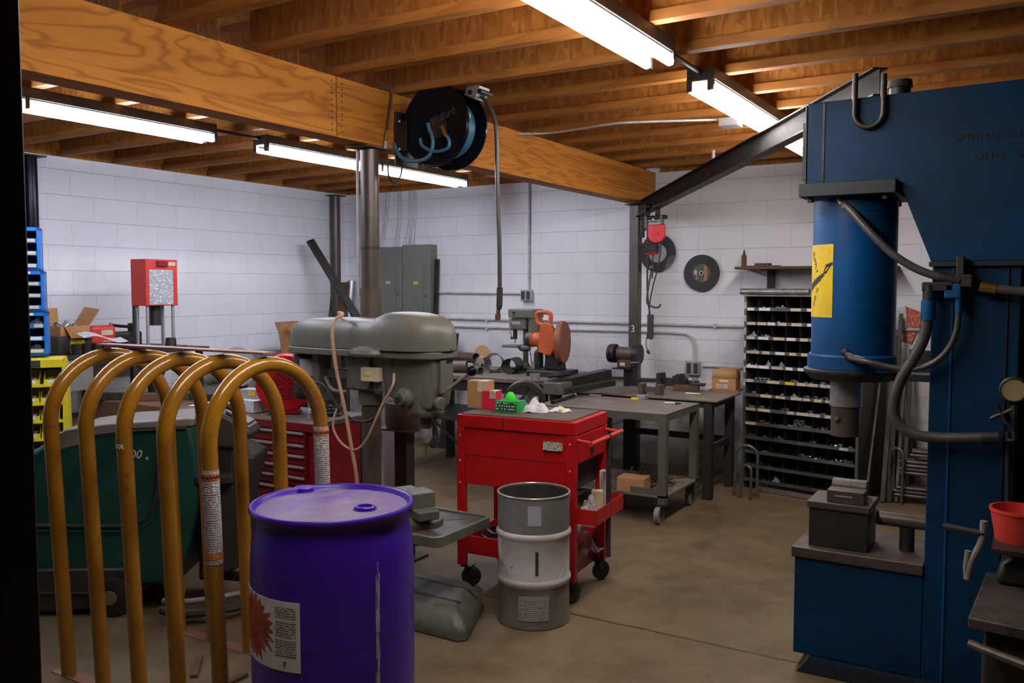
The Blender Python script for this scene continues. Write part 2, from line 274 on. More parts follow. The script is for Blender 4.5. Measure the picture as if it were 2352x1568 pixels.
# ---------------------------------------------------------------- mesh builder
WM = {}
def spline(pts, k=6):
    P = [Vector(p) for p in pts]; out = []
    for i in range(len(P)-1):
        p0 = P[i-1] if i else P[0]*2-P[1]; p1 = P[i]; p2 = P[i+1]; p3 = P[i+2] if i+2 < len(P) else P[-1]*2-P[-2]
        for j in range(k):
            t = j/k
            out.append(0.5*((2*p1)+(p2-p0)*t+(2*p0-5*p1+4*p2-p3)*t*t+(3*p1-p0-3*p2+p3)*t**3))
    out.append(P[-1]); return out
class MB:
    def __init__(s): s.v = []; s.f = []
    def add(s, vs, fs, X=None):
        n = len(s.v)
        s.v += [(X @ Vector(p)) if X else Vector(p) for p in vs]; s.f += [tuple(n+i for i in f) for f in fs]; return s
    def box(s, x0, x1, y0, y1, z0, z1, X=None):
        v = [(x, y, z) for x in (x0, x1) for y in (y0, y1) for z in (z0, z1)]
        return s.add(v, [(0, 1, 3, 2), (4, 6, 7, 5), (0, 4, 5, 1), (2, 3, 7, 6), (0, 2, 6, 4), (1, 5, 7, 3)], X)
    def cb(s, c, sz, rot=(0, 0, 0)):
        X = Matrix.Translation(c) @ Euler(rot).to_matrix().to_4x4(); a, b, d = [q/2 for q in sz]
        return s.box(-a, a, -b, b, -d, d, X)
    def bar(s, p0, p1, w, h, up=(0, 0, 1)):
        p0, p1 = Vector(p0), Vector(p1); z = (p1-p0); l = z.length; z.normalize(); x = Vector(up).cross(z)
        if x.length < 1e-4: x = Vector((1, 0, 0)).cross(z)
        x.normalize(); y = z.cross(x)
        X = Matrix((x, y, z)).transposed().to_4x4(); X.translation = p0
        return s.box(-w/2, w/2, -h/2, h/2, 0, l, X)
    def sweep(s, pts, prof, closed=False, caps=True):
        pts = [Vector(p) for p in pts]; n = len(prof); m = len(pts); rings = []
        t = (pts[1]-pts[0]).normalized(); u = Vector((0, 0, 1)) if abs(t.z) < 0.9 else Vector((1, 0, 0)); u = (u-t*u.dot(t)).normalized()
        for i, p in enumerate(pts):
            if closed: t2 = (pts[(i+1) % m]-pts[i-1]).normalized()
            else: t2 = (pts[min(i+1, m-1)]-pts[max(i-1, 0)]).normalized()
            u = u-t2*u.dot(t2)
            if u.length < 1e-5: u = Vector((1, 0, 0))
            u.normalize(); w = t2.cross(u)
            rings.append([p+u*a+w*b for a, b in prof])
        vs = [q for r in rings for q in r]; fs = []
        for i in range(m if closed else m-1):
            for j in range(n):
                a = i*n+j; b = i*n+(j+1) % n; c = ((i+1) % m)*n+(j+1) % n; d = ((i+1) % m)*n+j
                fs.append((a, b, c, d))
        if caps and not closed: fs += [tuple(range(n))[::-1], tuple((m-1)*n+j for j in range(n))]
        return s.add(vs, fs)
    def tube(s, pts, r, n=10, closed=False, k=0):
        if k: pts = spline(pts, k)
        return s.sweep(pts, [(r*math.cos(2*PI*j/n), r*math.sin(2*PI*j/n)) for j in range(n)], closed)
    def cyl(s, p0, p1, r0, r1=None, n=20):
        r1 = r0 if r1 is None else r1
        return s.lathe([(0, 0), (r0, 0), (r1, (Vector(p1)-Vector(p0)).length), (0, (Vector(p1)-Vector(p0)).length)], p0, Vector(p1)-Vector(p0), n)
    def lathe(s, prof, c=(0, 0, 0), axis=(0, 0, 1), n=32, a0=0, a1=2*PI):
        z = Vector(axis).normalized(); x = Vector((1, 0, 0)) if abs(z.x) < 0.9 else Vector((0, 1, 0)); x = (x-z*x.dot(z)).normalized(); y = z.cross(x)
        X = Matrix((x, y, z)).transposed().to_4x4(); X.translation = Vector(c)
        full = abs(a1-a0-2*PI) < 1e-6; m = n if full else n+1; vs = []; idx = []
        for r, h in prof:
            if abs(r) < 1e-7: idx.append([len(vs)]*m); vs.append((0, 0, h))
            else:
                idx.append([len(vs)+j for j in range(m)]); vs += [(r*math.cos(a0+(a1-a0)*j/n), r*math.sin(a0+(a1-a0)*j/n), h) for j in range(m)]
        fs = []
        for i in range(len(prof)-1):
            A, B = idx[i], idx[i+1]
            for j in range(n):
                j2 = (j+1) % m if full else j+1
                q = [A[j], A[j2], B[j2], B[j]]; q2 = []
                for e in q:
                    if e not in q2: q2.append(e)
                if len(q2) > 2: fs.append(tuple(q2))
        return s.add(vs, fs, X)
    def pipe(s, p0, p1, r, wall=0.005, n=24):
        l = (Vector(p1)-Vector(p0)).length
        return s.lathe([(r-wall, 0), (r, 0), (r, l), (r-wall, l), (r-wall, 0)], p0, Vector(p1)-Vector(p0), n)
    def prism(s, poly, plane, d0, d1, X=None):
        f = {'xz': lambda a, b, d: (a, d, b), 'yz': lambda a, b, d: (d, a, b), 'xy': lambda a, b, d: (a, b, d)}[plane]
        n = len(poly); vs = [f(a, b, d0) for a, b in poly]+[f(a, b, d1) for a, b in poly]
        fs = [tuple(range(n))[::-1], tuple(range(n, 2*n))]+[(i, (i+1) % n, n+(i+1) % n, n+i) for i in range(n)]
        return s.add(vs, fs, X)
    def ball(s, c, r, n=14, sc=(1, 1, 1)):
        prof = [(r*math.sin(PI*i/n) if 0 < i < n else 0, -r*math.cos(PI*i/n)) for i in range(n+1)]
        m = MB().lathe(prof, n=n+6); X = Matrix.Translation(c) @ Matrix.Diagonal((*sc, 1)); return s.add(m.v, m.f, X)
    def patch(s, c, r, a0, a1, z0, z1, n=14, th=0.0015):
        vs = []; fs = []
        for i in range(n+1):
            a = a0+(a1-a0)*i/n
            for q in (r, r+th):
                for z in (z0, z1): vs.append((c[0]+q*math.cos(a), c[1]+q*math.sin(a), z))
        for i in range(n):
            b = 4*i; e = b+4
            fs += [(b, e, e+1, b+1), (b+2, b+3, e+3, e+2), (b, b+2, e+2, e), (b+1, e+1, e+3, b+3)]
        fs += [(0, 1, 3, 2), (4*n, 4*n+2, 4*n+3, 4*n+1)]
        return s.add(vs, fs)
    def warp(s, f): s.v = [Vector(f(p)) for p in s.v]; return s
    def build(s, name, m, parent=None, w=False, bev=0.0, sharp=35, sub=0, seg=2):
        vs = s.v
        if w and parent is not None:
            I = WM[parent.name].inverted(); vs = [I @ p for p in vs]
        me = bpy.data.meshes.new(name); me.from_pydata([tuple(p) for p in vs], [], s.f); me.validate()
        bm = bmesh.new(); bm.from_mesh(me); bmesh.ops.recalc_face_normals(bm, faces=bm.faces); bm.to_mesh(me); bm.free()
        me.polygons.foreach_set('use_smooth', [True]*len(me.polygons)); me.set_sharp_from_angle(angle=R(sharp))
        me.materials.append(M[m] if isinstance(m, str) else m)
        o = bpy.data.objects.new(name, me); COL.objects.link(o)
        if parent is not None: o.parent = parent; WM[o.name] = WM[parent.name]
        else: WM[o.name] = Matrix()
        if bev:
            b = o.modifiers.new('bevel', 'BEVEL'); b.width = bev; b.segments = seg; b.limit_method = 'ANGLE'; b.angle_limit = R(40); b.harden_normals = True
        if sub:
            b = o.modifiers.new('smooth', 'SUBSURF'); b.levels = sub; b.render_levels = sub
        return o
def tag(o, label, cat, group=None, kind=None):
    o['label'] = label; o['category'] = cat
    if group: o['group'] = group
    if kind: o['kind'] = kind
    return o
def thing(name, label, cat, loc=(0, 0, 0), rz=0.0, group=None, rot=None):
    o = bpy.data.objects.new(name, None); o.empty_display_size = 0.05; COL.objects.link(o)
    o.location = loc; o.rotation_euler = rot if rot else (0, 0, rz)
    WM[o.name] = Matrix.Translation(loc) @ Euler(o.rotation_euler).to_matrix().to_4x4()
    return tag(o, label, cat, group)
def solo(o, label, cat, group=None, kind=None): return tag(o, label, cat, group, kind)
def dup(r0, loc, rz=None, label=None, group=None, rot=None):
    r = r0.copy(); COL.objects.link(r); r.location = loc
    if rz is not None: r.rotation_euler = (0, 0, rz)
    if rot is not None: r.rotation_euler = rot
    if label: r['label'] = label
    if group: r['group'] = group
    def kids(a, b):
        for ch in [c for c in bpy.data.objects if c.parent == a]:
            c = ch.copy(); COL.objects.link(c); c.parent = b; kids(ch, c)
    kids(r0, r); return r
def structure(name, mb, m, w=True, **k):
    o = mb.build(name, m, None, **k); o['kind'] = 'structure'; return o
def lettering(s, size, m, parent, X, name='lettering', ext=0.0008, bend=None, align='CENTER', shear=0, spacing=1.0):
    cu = bpy.data.curves.new('txt', 'FONT'); cu.body = s; cu.size = size; cu.extrude = ext; cu.align_x = align; cu.align_y = 'CENTER'; cu.shear = shear; cu.space_character = spacing
    cu.resolution_u = 3
    o = bpy.data.objects.new('txt', cu); COL.objects.link(o)
    me = bpy.data.meshes.new_from_object(o.evaluated_get(bpy.context.evaluated_depsgraph_get()))
    bpy.data.objects.remove(o); bpy.data.curves.remove(cu)
    I = WM[parent.name].inverted() if parent is not None else Matrix()
    for v in me.vertices:
        p = v.co.copy()
        if bend:
            c, r, a, z = bend[:4]; q = r+0.002+p.z
            if len(bend) > 4: p = Matrix.Rotation(bend[4], 3, 'Z') @ p
            an = a+p.x/r
            p = Vector((c[0]+q*math.cos(an), c[1]+q*math.sin(an), z+p.y))
        else: p = X @ p
        v.co = I @ p
    me.name = name; me.materials.clear(); me.materials.append(M[m])
    ob = bpy.data.objects.new(name, me); COL.objects.link(ob)
    if parent is not None: ob.parent = parent
    WM[ob.name] = WM[parent.name] if parent is not None else Matrix()
    return ob
def frame_y(x, y, z, roll=0):      # text frame on a surface facing -y
    return Matrix.Translation((x, y, z)) @ Matrix.Rotation(PI/2, 4, 'X') @ Matrix.Rotation(roll, 4, 'Z')
def frame_x(x, y, z, roll=0):      # text frame on a surface facing +x
    return Matrix.Translation((x, y, z)) @ Matrix.Rotation(PI/2, 4, 'Z') @ Matrix.Rotation(PI/2, 4, 'X') @ Matrix.Rotation(roll, 4, 'Z')
def facing(x, y): return math.atan2(-y, -x)
EXPO = 0.95
# ================================================================ SETTING
structure('floor', MB().box(-7.0, 3.2, -1.7, 7.8, -0.1, 0), 'floor')
structure('wall_left', MB().box(-7.0, -6.8, -1.7, 7.6, 0, 3.1), 'wallL')
structure('wall_back', MB().box(-7.0, 3.2, 7.6, 7.8, 0, 3.1), 'wallB')
structure('wall_right', MB().box(3.0, 3.2, -1.5, 7.6, 0, 3.1), 'dim')
structure('wall_front', MB().box(-6.8, 3.2, -1.7, -1.5, 0, 3.1), 'dim')
structure('ceiling', MB().box(-6.8, 3.0, -1.5, 7.6, 3.0, 3.03), 'osb')
structure('trim_1', MB().box(-6.8, -3.2, 7.56, 7.6, 2.70, 3.0), 'osb')
structure('trim_2', MB().box(-3.0, 3.0, 7.56, 7.6, 2.70, 3.0), 'osb')
structure('trim_3', MB().box(-6.8, -6.772, -1.5, 7.56, 2.70, 3.0), 'osb')

# ---------------------------------------------------------------- I-joists
def joist(x0, x1, y, side):
    t = thing('ceiling_joist', '', 'joist', (x0, y, 2.7))
    l = x1-x0
    MB().box(0, l, -0.03, 0.03, 0, 0.042).build('bottom_flange', 'lum' if side else 'lumR', t)
    MB().box(0, l, -0.006, 0.006, 0.042, 0.258).build('web', 'osb', t)
    MB().box(0, l, -0.03, 0.03, 0.258, 0.30).build('top_flange', 'lum' if side else 'lumR', t)
    return t
JL, JR = 'ceiling joists between the left wall and the plywood beam', 'ceiling joists running right from the plywood beam'
jl = joist(-6.77, -3.17, 7.10, 1); jl['label'] = 'wooden I-joist resting on the big beam and the left block wall'; jl['group'] = JL
for k in range(1, 12): dup(jl, (-6.77, 7.10-k*0.4877, 2.7), 0)
jr = joist(-3.115, 3.0, 7.24, 0); jr['label'] = 'amber wooden I-joist running from the big beam over the right half of the shop'; jr['group'] = JR
for k in range(1, 13): dup(jr, (-3.115, 7.24-k*0.4877, 2.7), 0)

# ---------------------------------------------------------------- beam
t = thing('support_beam', 'deep yellow plywood beam crossing the ceiling from upper left to the back wall', 'beam', (-3.12, 3.0, 2.40))
MB().box(-3.19, -3.05, -1.5, 3.335, 2.40, 2.70).build('timber', 'beam', t, w=True, bev=0.002)
MB().box(-3.19, -3.05, 3.34, 7.58, 2.40, 2.70).build('timber', 'beam2', t, w=True, bev=0.002)
mb = MB()
for z in range(9): mb.cyl((-3.05, 3.30, 2.43+z*0.03), (-3.047, 3.30, 2.43+z*0.03), 0.004, n=6); mb.cyl((-3.05, 3.375, 2.43+z*0.03), (-3.047, 3.375, 2.43+z*0.03), 0.004, n=6)
mb.build('nail_row', 'ink', t, w=True)

# ---------------------------------------------------------------- columns
t = thing('steel_column', 'round brown steel column holding up the plywood beam behind the big drill press', 'column', (-3.12, 3.665, 0))
MB().cyl((0, 0, 0.012), (0, 0, 2.388), 0.05, n=32).build('pole', 'steelb', t)
MB().box(-0.075, 0.075, -0.11, 0.11, 2.388, 2.40).build('top_plate', 'rust', t)
MB().box(-0.1, 0.1, -0.1, 0.1, 0, 0.012).build('base_plate', 'steel', t)
MB().lathe([(0.05, -0.006), (0.053, -0.006), (0.053, 0.006), (0.05, 0.006)], (0, 0, 1.86)).build('strap', 'blk', t)
MB().tube([(-0.055, -0.03, 2.39), (-0.058, -0.03, 2.2), (-0.056, -0.03, 1.9), (-0.056, -0.03, 1.6)], 0.008, 8).build('flexible_conduit', 'condu', t)
MB().lathe([(0.0505, 1.36), (0.057, 1.36), (0.057, 1.64), (0.0505, 1.64), (0.0505, 1.36)], n=32).build('sheet_sleeve', 'grind', t)
for k, (y, lab) in enumerate(((3.90, 'glossy black round pipe column on the left wall above the blue bin racks'), (7.33, 'black round pipe column in the far corner behind the leaning steel bar'))):
    t = thing('pipe_column', lab, 'column', (-6.74, y, 0))
    MB().cyl((0, 0, 0), (0, 0, 2.66), 0.055, n=28).build('pole', 'blkgl' if k == 0 else 'steelb', t)
    MB().box(-0.06, 0.09, -0.09, 0.09, 2.66, 2.67).build('top_plate', 'blk', t)
t = thing('jib_column', 'square rusty steel column at the back wall under the beam end carrying the jib arm', 'column', (-3.165, 7.40, 0))
MB().box(-0.045, 0.045, -0.045, 0.045, 0, 2.392).build('post', 'steelb', t, bev=0.006)
MB().box(-0.07, 0.07, -0.09, 0.09, 2.392, 2.40).build('top_plate', 'rust', t)
MB().box(0.047, 0.075, -0.03, 0.03, 2.10, 2.30).build('bracket', 'blk', t)
lettering('3', 0.09, 'white', t, frame_y(-3.165, 7.352, 1.27), 'chalk_mark')

# ---------------------------------------------------------------- fluorescent fixtures (eight foot, tandem lamps)
def fixture(x, y0, lab, grp=None):
    t = thing('fluorescent_fixture', lab, 'light', (x, y0, 2.62), 0, grp)
    L8 = 2.48
    MB().box(-0.066, 0.066, 0, L8, 0.022, 0.08).build('housing', 'fix', t, bev=0.004)
    MB().box(-0.062, 0.062, 0.005, L8-0.005, 0.014, 0.0215).build('reflector', 'refl', t)
    for s in (-1, 1):
        for k in range(2):
            a = 0.03+k*L8/2; b = a+L8/2-0.06
            l = MB().cyl((s*0.052, a, -0.018), (s*0.052, b, -0.018), 0.0185, n=14).build('lamp', 'lamp', t)
    for y in (0.012, L8/2, L8-0.012):
        for s in (-1, 1): MB().box(s*0.052-0.014, s*0.052+0.014, y-0.012, y+0.012, -0.032, 0.03).build('lamp_holder', 'fix', t)
    return t
FX = [(-4.66, 1.42, 'leftmost fluorescent fixture, under the joists near the left post'),
      (-4.66, 4.32, 'fluorescent fixture beyond the beam, seen behind the round steel column'),
      (-1.43, 1.12, 'large nearest fluorescent fixture cut by the top edge of the photo'),
      (-1.43, 4.10, 'fluorescent fixture crossed by the jib arm, near the blue press')]
f0 = fixture(*FX[0])
for x, y, lab in FX[1:]:
    f_ = dup(f0, (x, y, 2.62), 0, lab)
    if x > -2:
        for c in [c for c in bpy.data.objects if c.parent == f_ and c.name.startswith('lamp') and 'holder' not in c.name]:
            c.data = c.data.copy(); c.data.materials[0] = M['lampw']
f0['group'] = 'fluorescent fixtures'
for o in bpy.data.objects:
    if o.name.startswith('fluorescent_fixture'): o['group'] = 'fluorescent fixtures'
solo(MB().tube([(-4.66, 3.90, 2.675), (-4.66, 4.32, 2.675)], 0.011).build('conduit', 'steel'), 'dark conduit joining the two left fluorescent fixtures', 'conduit')
solo(MB().tube([(-1.43, 3.60, 2.675), (-1.43, 4.10, 2.675)], 0.011).build('conduit', 'steel'), 'dark conduit joining the two right fluorescent fixtures', 'conduit')

# ---------------------------------------------------------------- ceiling conduit right
p = [onz(1170, 305, 2.69), onz(1265, 303, 2.69), onz(1400, 283, 2.69), onz(1470, 278, 2.69), onz(1660, 272, 2.69)]
t = thing('armoured_cable', 'thin silver armoured cable clipped under the right ceiling joists, ending in a box', 'cable', tuple(p[0]))
MB().tube([q-Vector((0, 0, 0.006)) for q in p], 0.007, 8, k=5).build('cable', 'condu', t, w=True)
MB().cb(p[-1]+Vector((0.05, 0, -0.03)), (0.12, 0.11, 0.05)).build('junction_box', 'galv', t, w=True, bev=0.003)
q = ony(1640, 290, 7.0)
solo(MB().tube([(q.x, q.y, 1.62+0.0), (q.x, q.y, 2.69)], 0.014).build('drop_conduit', 'condu'), 'vertical silver conduit dropping from the joists behind the jib arm', 'conduit') if False else None
a, b = ony(1640, 245, 6.6), ony(1640, 352, 6.6)
solo(MB().tube([(a.x, a.y, 2.70), (a.x, a.y, b.z-0.12)], 0.013).build('drop_conduit', 'condu'), 'short vertical silver conduit dropping from the joists behind the jib arm', 'conduit')

# ================================================================ BACK WALL FITTINGS
def wallpipe(pts, r, lab, name='wall_conduit', m='condu', clips=(), cat='conduit'):
    t = thing(name, lab, cat, tuple(pts[0]))
    mb = MB(); mb.tube(pts, r, 10); mb.build('pipe', m, t, w=True)
    for c in clips:
        MB().cb((c[0], 7.585, c[1]), (0.025, 0.03, r*3.2)).build('clip', 'condu', t, w=True)
    return t
def W(px, py, d=0.018): v = ony(px, py, 7.6-d); return v
# electrical panels
def panel(x0, x1, z0, z1, lab, sticker):
    t = thing('breaker_panel', lab, 'electrical panel', ((x0+x1)/2, 7.598, z0))
    w = (x1-x0)/2; h = z1-z0
    MB().box(-w, w, -0.14, 0, 0, h).build('enclosure', 'panel', t, bev=0.006)
    MB().box(-w*0.62, w*0.55, -0.150, -0.141, h*0.02, h*0.72).build('door', 'panel', t, bev=0.003)
    MB().box(-w*0.12, w*0.22, -0.1535, -0.151, h*0.46, h*0.50).build('sticker', sticker, t)
    MB().cyl((w*0.72, -0.141, h*0.30), (w*0.72, -0.15, h*0.30), 0.008, n=10).build('screw', 'steel', t)
    return t
p0, p1, p2 = ony(868, 600, 7.46), ony(923, 600, 7.46), ony(987, 600, 7.46)
panel(p0.x-0.04, p1.x-0.004, ony(900, 723, 7.46).z, ony(900, 567, 7.46).z, 'grey green breaker panel with a faint sticker, hard against the round column', 'cream')
panel(p1.x+0.004, p2.x, ony(950, 730, 7.46).z, ony(950, 562, 7.46).z, 'taller grey green breaker panel with a yellow sticker, right of its twin', 'ywarn')
for k, px in enumerate((884, 919, 943, 954)):
    a = W(px, 560); lab = ['leftmost', 'second from left', 'third from left', 'rightmost'][k]
    pts = [(a.x+(0.05 if k in (0,) else 0.0), 7.58, 2.70), (a.x+(0.02 if k == 0 else 0), 7.58, 2.4), (a.x, 7.53, 2.13+0.015), (a.x, 7.53, 2.115)]
    wallpipe([Vector(q) for q in pts], 0.012, 'white vertical conduit rising from the breaker panels, %s of four' % lab, clips=())
c1 = W(1215, 420); c2 = W(1213, 664)
wallpipe([Vector((c1.x, 7.582, 2.70)), Vector((c1.x, 7.582, 1.60))], 0.012, 'long vertical white conduit running down to the double outlet box', clips=((c1.x, 2.2),))
wallpipe([W(1003, 672), W(1197, 674)], 0.011, 'horizontal white conduit from the breaker panel to the double outlet box')
def outlet(px, py, w, h, lab, y=7.6):
    c = ony(px, py, y-0.03); t = thing('outlet_box', lab, 'outlet', (c.x, y-0.001, c.z-h/2))
    MB().box(-w/2, w/2, -0.055, 0, 0, h).build('box', 'galv', t, bev=0.006)
    for s in ((-1, 1) if w > 0.1 else (0,)):
        MB().box(s*w/4-0.018, s*w/4+0.018, -0.062, -0.056, h*0.15, h*0.85).build('receptacle', 'greyd', t, bev=0.003)
    return t
outlet(1210, 678, 0.12, 0.115, 'grey double outlet box below the long vertical conduit')
outlet(1592, 845, 0.13, 0.13, 'grey four-way outlet box above the steel bench, cord plugged in')
wallpipe([W(1030, 731), W(1710, 750)], 0.013, 'upper of the two long horizontal conduits across the back wall', clips=((W(1118, 735).x, W(1118, 735).z), (W(1642, 748).x, W(1642, 748).z)))
pts = [W(1030, 749), W(1300, 757), W(1470, 761), W(1560, 765)]
c = [W(1578, 768), W(1590, 776), W(1595, 795), W(1596, 832)]
wallpipe(pts+c, 0.011, 'lower long conduit on the back wall bending down to the four-way outlet', clips=((W(1118, 753).x, W(1118, 753).z),))
wallpipe([W(1615, 840), W(1705, 845)], 0.010, 'short conduit from the four-way outlet toward the parts cabinet')
wallpipe([W(1335, 862), W(1450, 868), W(1605, 876)], 0.011, 'lowest dirty conduit on the back wall behind the bench tools', m='greend')
wallpipe([W(2050, 756), W(2300, 762)], 0.014, 'cream pipe on the back wall crossing the red sign')
# abrasive wheels on wall
def wheel(px, py, r, lab, big):
    c = ony(px, py, 7.55); t = thing('cutoff_wheel', lab, 'cutting wheel', (c.x, 7.598, c.z), 0, None)
    MB().lathe([(0.014, 0), (r, 0), (r, 0.012), (0.014, 0.012), (0.014, 0)], (0, -0.022, 0), (0, 1, 0), 48).build('abrasive_disc', 'wheel', t)
    MB().lathe([(0.018, 0), (r*0.50, 0), (r*0.50, 0.001), (0.018, 0.001), (0.018, 0)], (0, -0.0245, 0), (0, 1, 0), 40).build('paper_label', 'lgrey' if big else 'labelg', t)
    MB().lathe([(0.012, 0), (0.021, 0), (0.021, 0.003), (0.012, 0.003), (0.012, 0)], (0, -0.029, 0), (0, 1, 0), 24).build('arbor_ring', 'galv', t)
    MB().cyl((0, -0.034, 0), (0, 0, 0), 0.006, n=8).build('nail', 'steel', t)
    return t
t = wheel(1508, 581, 0.173, 'black cutoff wheel with pale label hanging on the wall behind the red hoist', 1)
w2 = wheel(1609, 627, 0.165, 'black cutoff wheel with brown and orange label hung alone on the wall', 0)
poly = [(0.018, -0.078), (0.05, -0.066), (0.056, 0.0), (0.05, 0.062), (0.02, 0.080), (0.022, 0.03), (0.026, -0.03)]
MB().prism([(a, b) for a, b in poly], 'xz', -0.0262, -0.0256).build('orange_band', 'labelo', w2)
MB().box(-0.066, -0.040, -0.0262, -0.0256, -0.012, 0.028).build('printed_square', 'cream', w2)
lettering('QA', 0.03, 'cream', w2, frame_y(w2.location.x-0.042, 7.598-0.0262, w2.location.z-0.04, PI/2), 'lettering')
# crumpled film
c = ony(1541, 612, 7.5)
mb = MB(); rng = random.Random(4); nx, nz = 14, 16; vs = []
for i in range(nx+1):
    for j in range(nz+1):
        u = i/nx-0.5; v = j/nz
        vs.append((c.x-0.01+u*(0.07+0.17*(1-v)), 7.555+rng.uniform(-0.012, 0.012), c.z+0.10-0.26*(1-v)+rng.uniform(-0.008, 0.008)))
fs = [(i*(nz+1)+j, (i+1)*(nz+1)+j, (i+1)*(nz+1)+j+1, i*(nz+1)+j+1) for i in range(nx) for j in range(nz)]
solo(mb.add(vs, fs).build('plastic_wrap', 'film'), 'crumpled clear plastic wrap hanging on the wall from the hidden cutoff wheel', 'plastic wrap')
# wall shelf
a, b = ony(1688, 616, 7.32), ony(1690, 616, 7.32)
t = thing('wall_shelf', 'long brown steel shelf on the back wall above the parts cabinet', 'shelf', (a.x, 7.598, 1.80))
MB().prism([(0, -0.29), (1.25, -0.29), (1.25, 0), (0.02, 0)], 'xy', 0, 0.022).build('board', 'rust', t, bev=0.002)
for x in (0.24, 1.05):
    MB().box(x-0.03, x+0.03, -0.045, 0, -0.26, 0).build('bracket_leg', 'blk', t)
    MB().box(x-0.03, x+0.03, -0.26, 0, -0.03, 0).build('bracket_arm', 'blk', t)
q = ony(1708, 612, 7.45)
t = thing('glue_bottle', 'small brown nozzle bottle standing on the left end of the wall shelf', 'bottle', (q.x, 7.46, 1.8225))
MB().lathe([(0, 0), (0.021, 0), (0.022, 0.09), (0.018, 0.105), (0, 0.105)], n=16).build('body', 'rust', t)
MB().lathe([(0, 0.105), (0.012, 0.105), (0.010, 0.12), (0.003, 0.15), (0, 0.15)], n=12).build('nozzle', 'blk', t)
q = ony(1752, 611, 7.42)
solo(MB().box(q.x-0.13, q.x+0.14, 7.36, 7.50, 1.8225, 1.832).box(q.x-0.06, q.x+0.06, 7.38, 7.48, 1.832, 1.852).build('steel_offcut', 'rust', bev=0.002), 'flat stacked steel offcut lying on the wall shelf beside the nozzle bottle', 'steel offcut')
# red signs right
c = ony(2085, 746, 7.585)
mb = MB(); mb.cb((0, -0.004, 0), (0.17, 0.003, 0.26), (0, R(22), 0))
o = mb.build('warning_sign', 'rsign', None); o.location = (c.x, 7.59, c.z); solo(o, 'tilted red printed sign on the wall behind the cream pipe', 'sign')
c = ony(2057, 730, 7.56)
mb = MB(); mb.cb((0, 0, 0), (0.16, 0.002, 0.17), (0, R(-4), 0)); o = mb.build('picture_chart', 'wlab', None); o.location = (c.x, 7.574, c.z)
solo(o, 'small pale picture chart overlapping the red sign on the wall', 'chart')
c = ony(2110, 830, 7.58)
solo(MB().box(c.x-0.06, c.x+0.08, 7.57, 7.598, c.z-0.09, c.z+0.09).build('switch_box', 'blk', bev=0.004), 'black box on the back wall between the press hoses', 'switch box')
# ================================================================ YELLOW HOOPS
t = thing('hoop_rack', 'rack of five yellow steel pipe hoops joined by a flat bar, in the left foreground', 'pipe rack', (-3.0, 2.40, 0))
def lean(p): return Vector((p.x+0.05*p.z/1.39, p.y-0.087*p.z/1.39, p.z))
HX = [-3.49+0.24*k for k in range(5)]; ya, yb = 2.117, 2.677; yc = (ya+yb)/2; hr = 0.28; zt = 1.355
for k, x in enumerate(HX):
    pts = [(x, ya, 0.004+zz*(zt-hr)/4) for zz in range(5)]
    pts += [(x, yc-hr*math.cos(PI*i/24), zt-hr+hr*math.sin(PI*i/24)) for i in range(1, 24)]
    pts += [(x, yb, (zt-hr)*(1-zz/4)+0.004) for zz in range(5)]
    h = MB().tube(pts, 0.0297, 20).warp(lean).build('hoop', 'yell', t, w=True)
    if k in (4,):
        for yy, nm in ((ya, 'front'), (yb, 'rear')):
            a = facing(x, yy); z0, z1 = (0.655, 1.00) if nm == 'front' else (0.78, 1.08)
            s = MB().patch((x, yy, 0), 0.0298, a-1.5, a+1.5, z0, z1, th=0.0012).warp(lean).build('warning_label', 'warn', h, w=True); s['label'] = 'white warning label with orange bands'
            for (u, v) in ((z1-0.035, z1-0.012), (z0+0.02, z0+0.042)):
                MB().patch((x, yy, 0), 0.0312, a-1.25, a+1.25, u, v, th=0.0008).warp(lean).build('orange_band', 'orl', h, w=True)
            o = lettering('\u26A0 WARNING' if False else 'WARNING', 0.017, 'ink', h, None, bend=((x, yy), 0.0312, a+0.25, z1-0.0235))
            I = WM[h.name]
            for v in o.data.vertices: v.co = I.inverted() @ lean(I @ v.co)
            for q in (-0.55, 0.35):
                MB().patch((x, yy, 0), 0.0312, a+q-0.25, a+q+0.25, z1-0.085, z1-0.048, th=0.0006).warp(lean).build('pictogram', 'bar', h, w=True)
    if k == 2:
        a = facing(x, ya)
        MB().patch((x, ya, 0), 0.0298, a-1.6, a-0.1, 1.03, 1.052, th=0.0012).warp(lean).build('barcode_label', 'bar', h, w=True)
MB().bar((HX[0]-0.02, yc-0.01, zt+0.044), (HX[4]+0.03, yc-0.01, zt+0.044), 0.062, 0.008).warp(lean).build('top_bar', 'copper', t, w=True, bev=0.001)
MB().bar((HX[0]-0.08, ya, 0.002), (HX[4]+0.08, ya, 0.002), 0.003, 0.003).box(HX[0]-0.08, HX[4]+0.08, ya-0.03, ya+0.03, 0, 0.004).build('floor_bar', 'copper', t, w=True)
MB().box(HX[0]-0.08, HX[4]+0.08, yb-0.03, yb+0.03, 0, 0.004).build('floor_bar', 'copper', t, w=True)
for k, (a, b) in enumerate((((445, 1557), (458, 1513)), ((522, 1572), (566, 1551)))):
    p, q = onz(*a), onz(*b)
    solo(MB().bar(p+Vector((0, 0, 0.008)), q+Vector((0, 0, 0.008)), 0.03, 0.014).build('wood_strip', 'rust', bev=0.002), ['longer flat brown strip lying on the floor between the yellow hoops', 'short flat brown strip on the floor close to the purple drum'][k], 'strip')

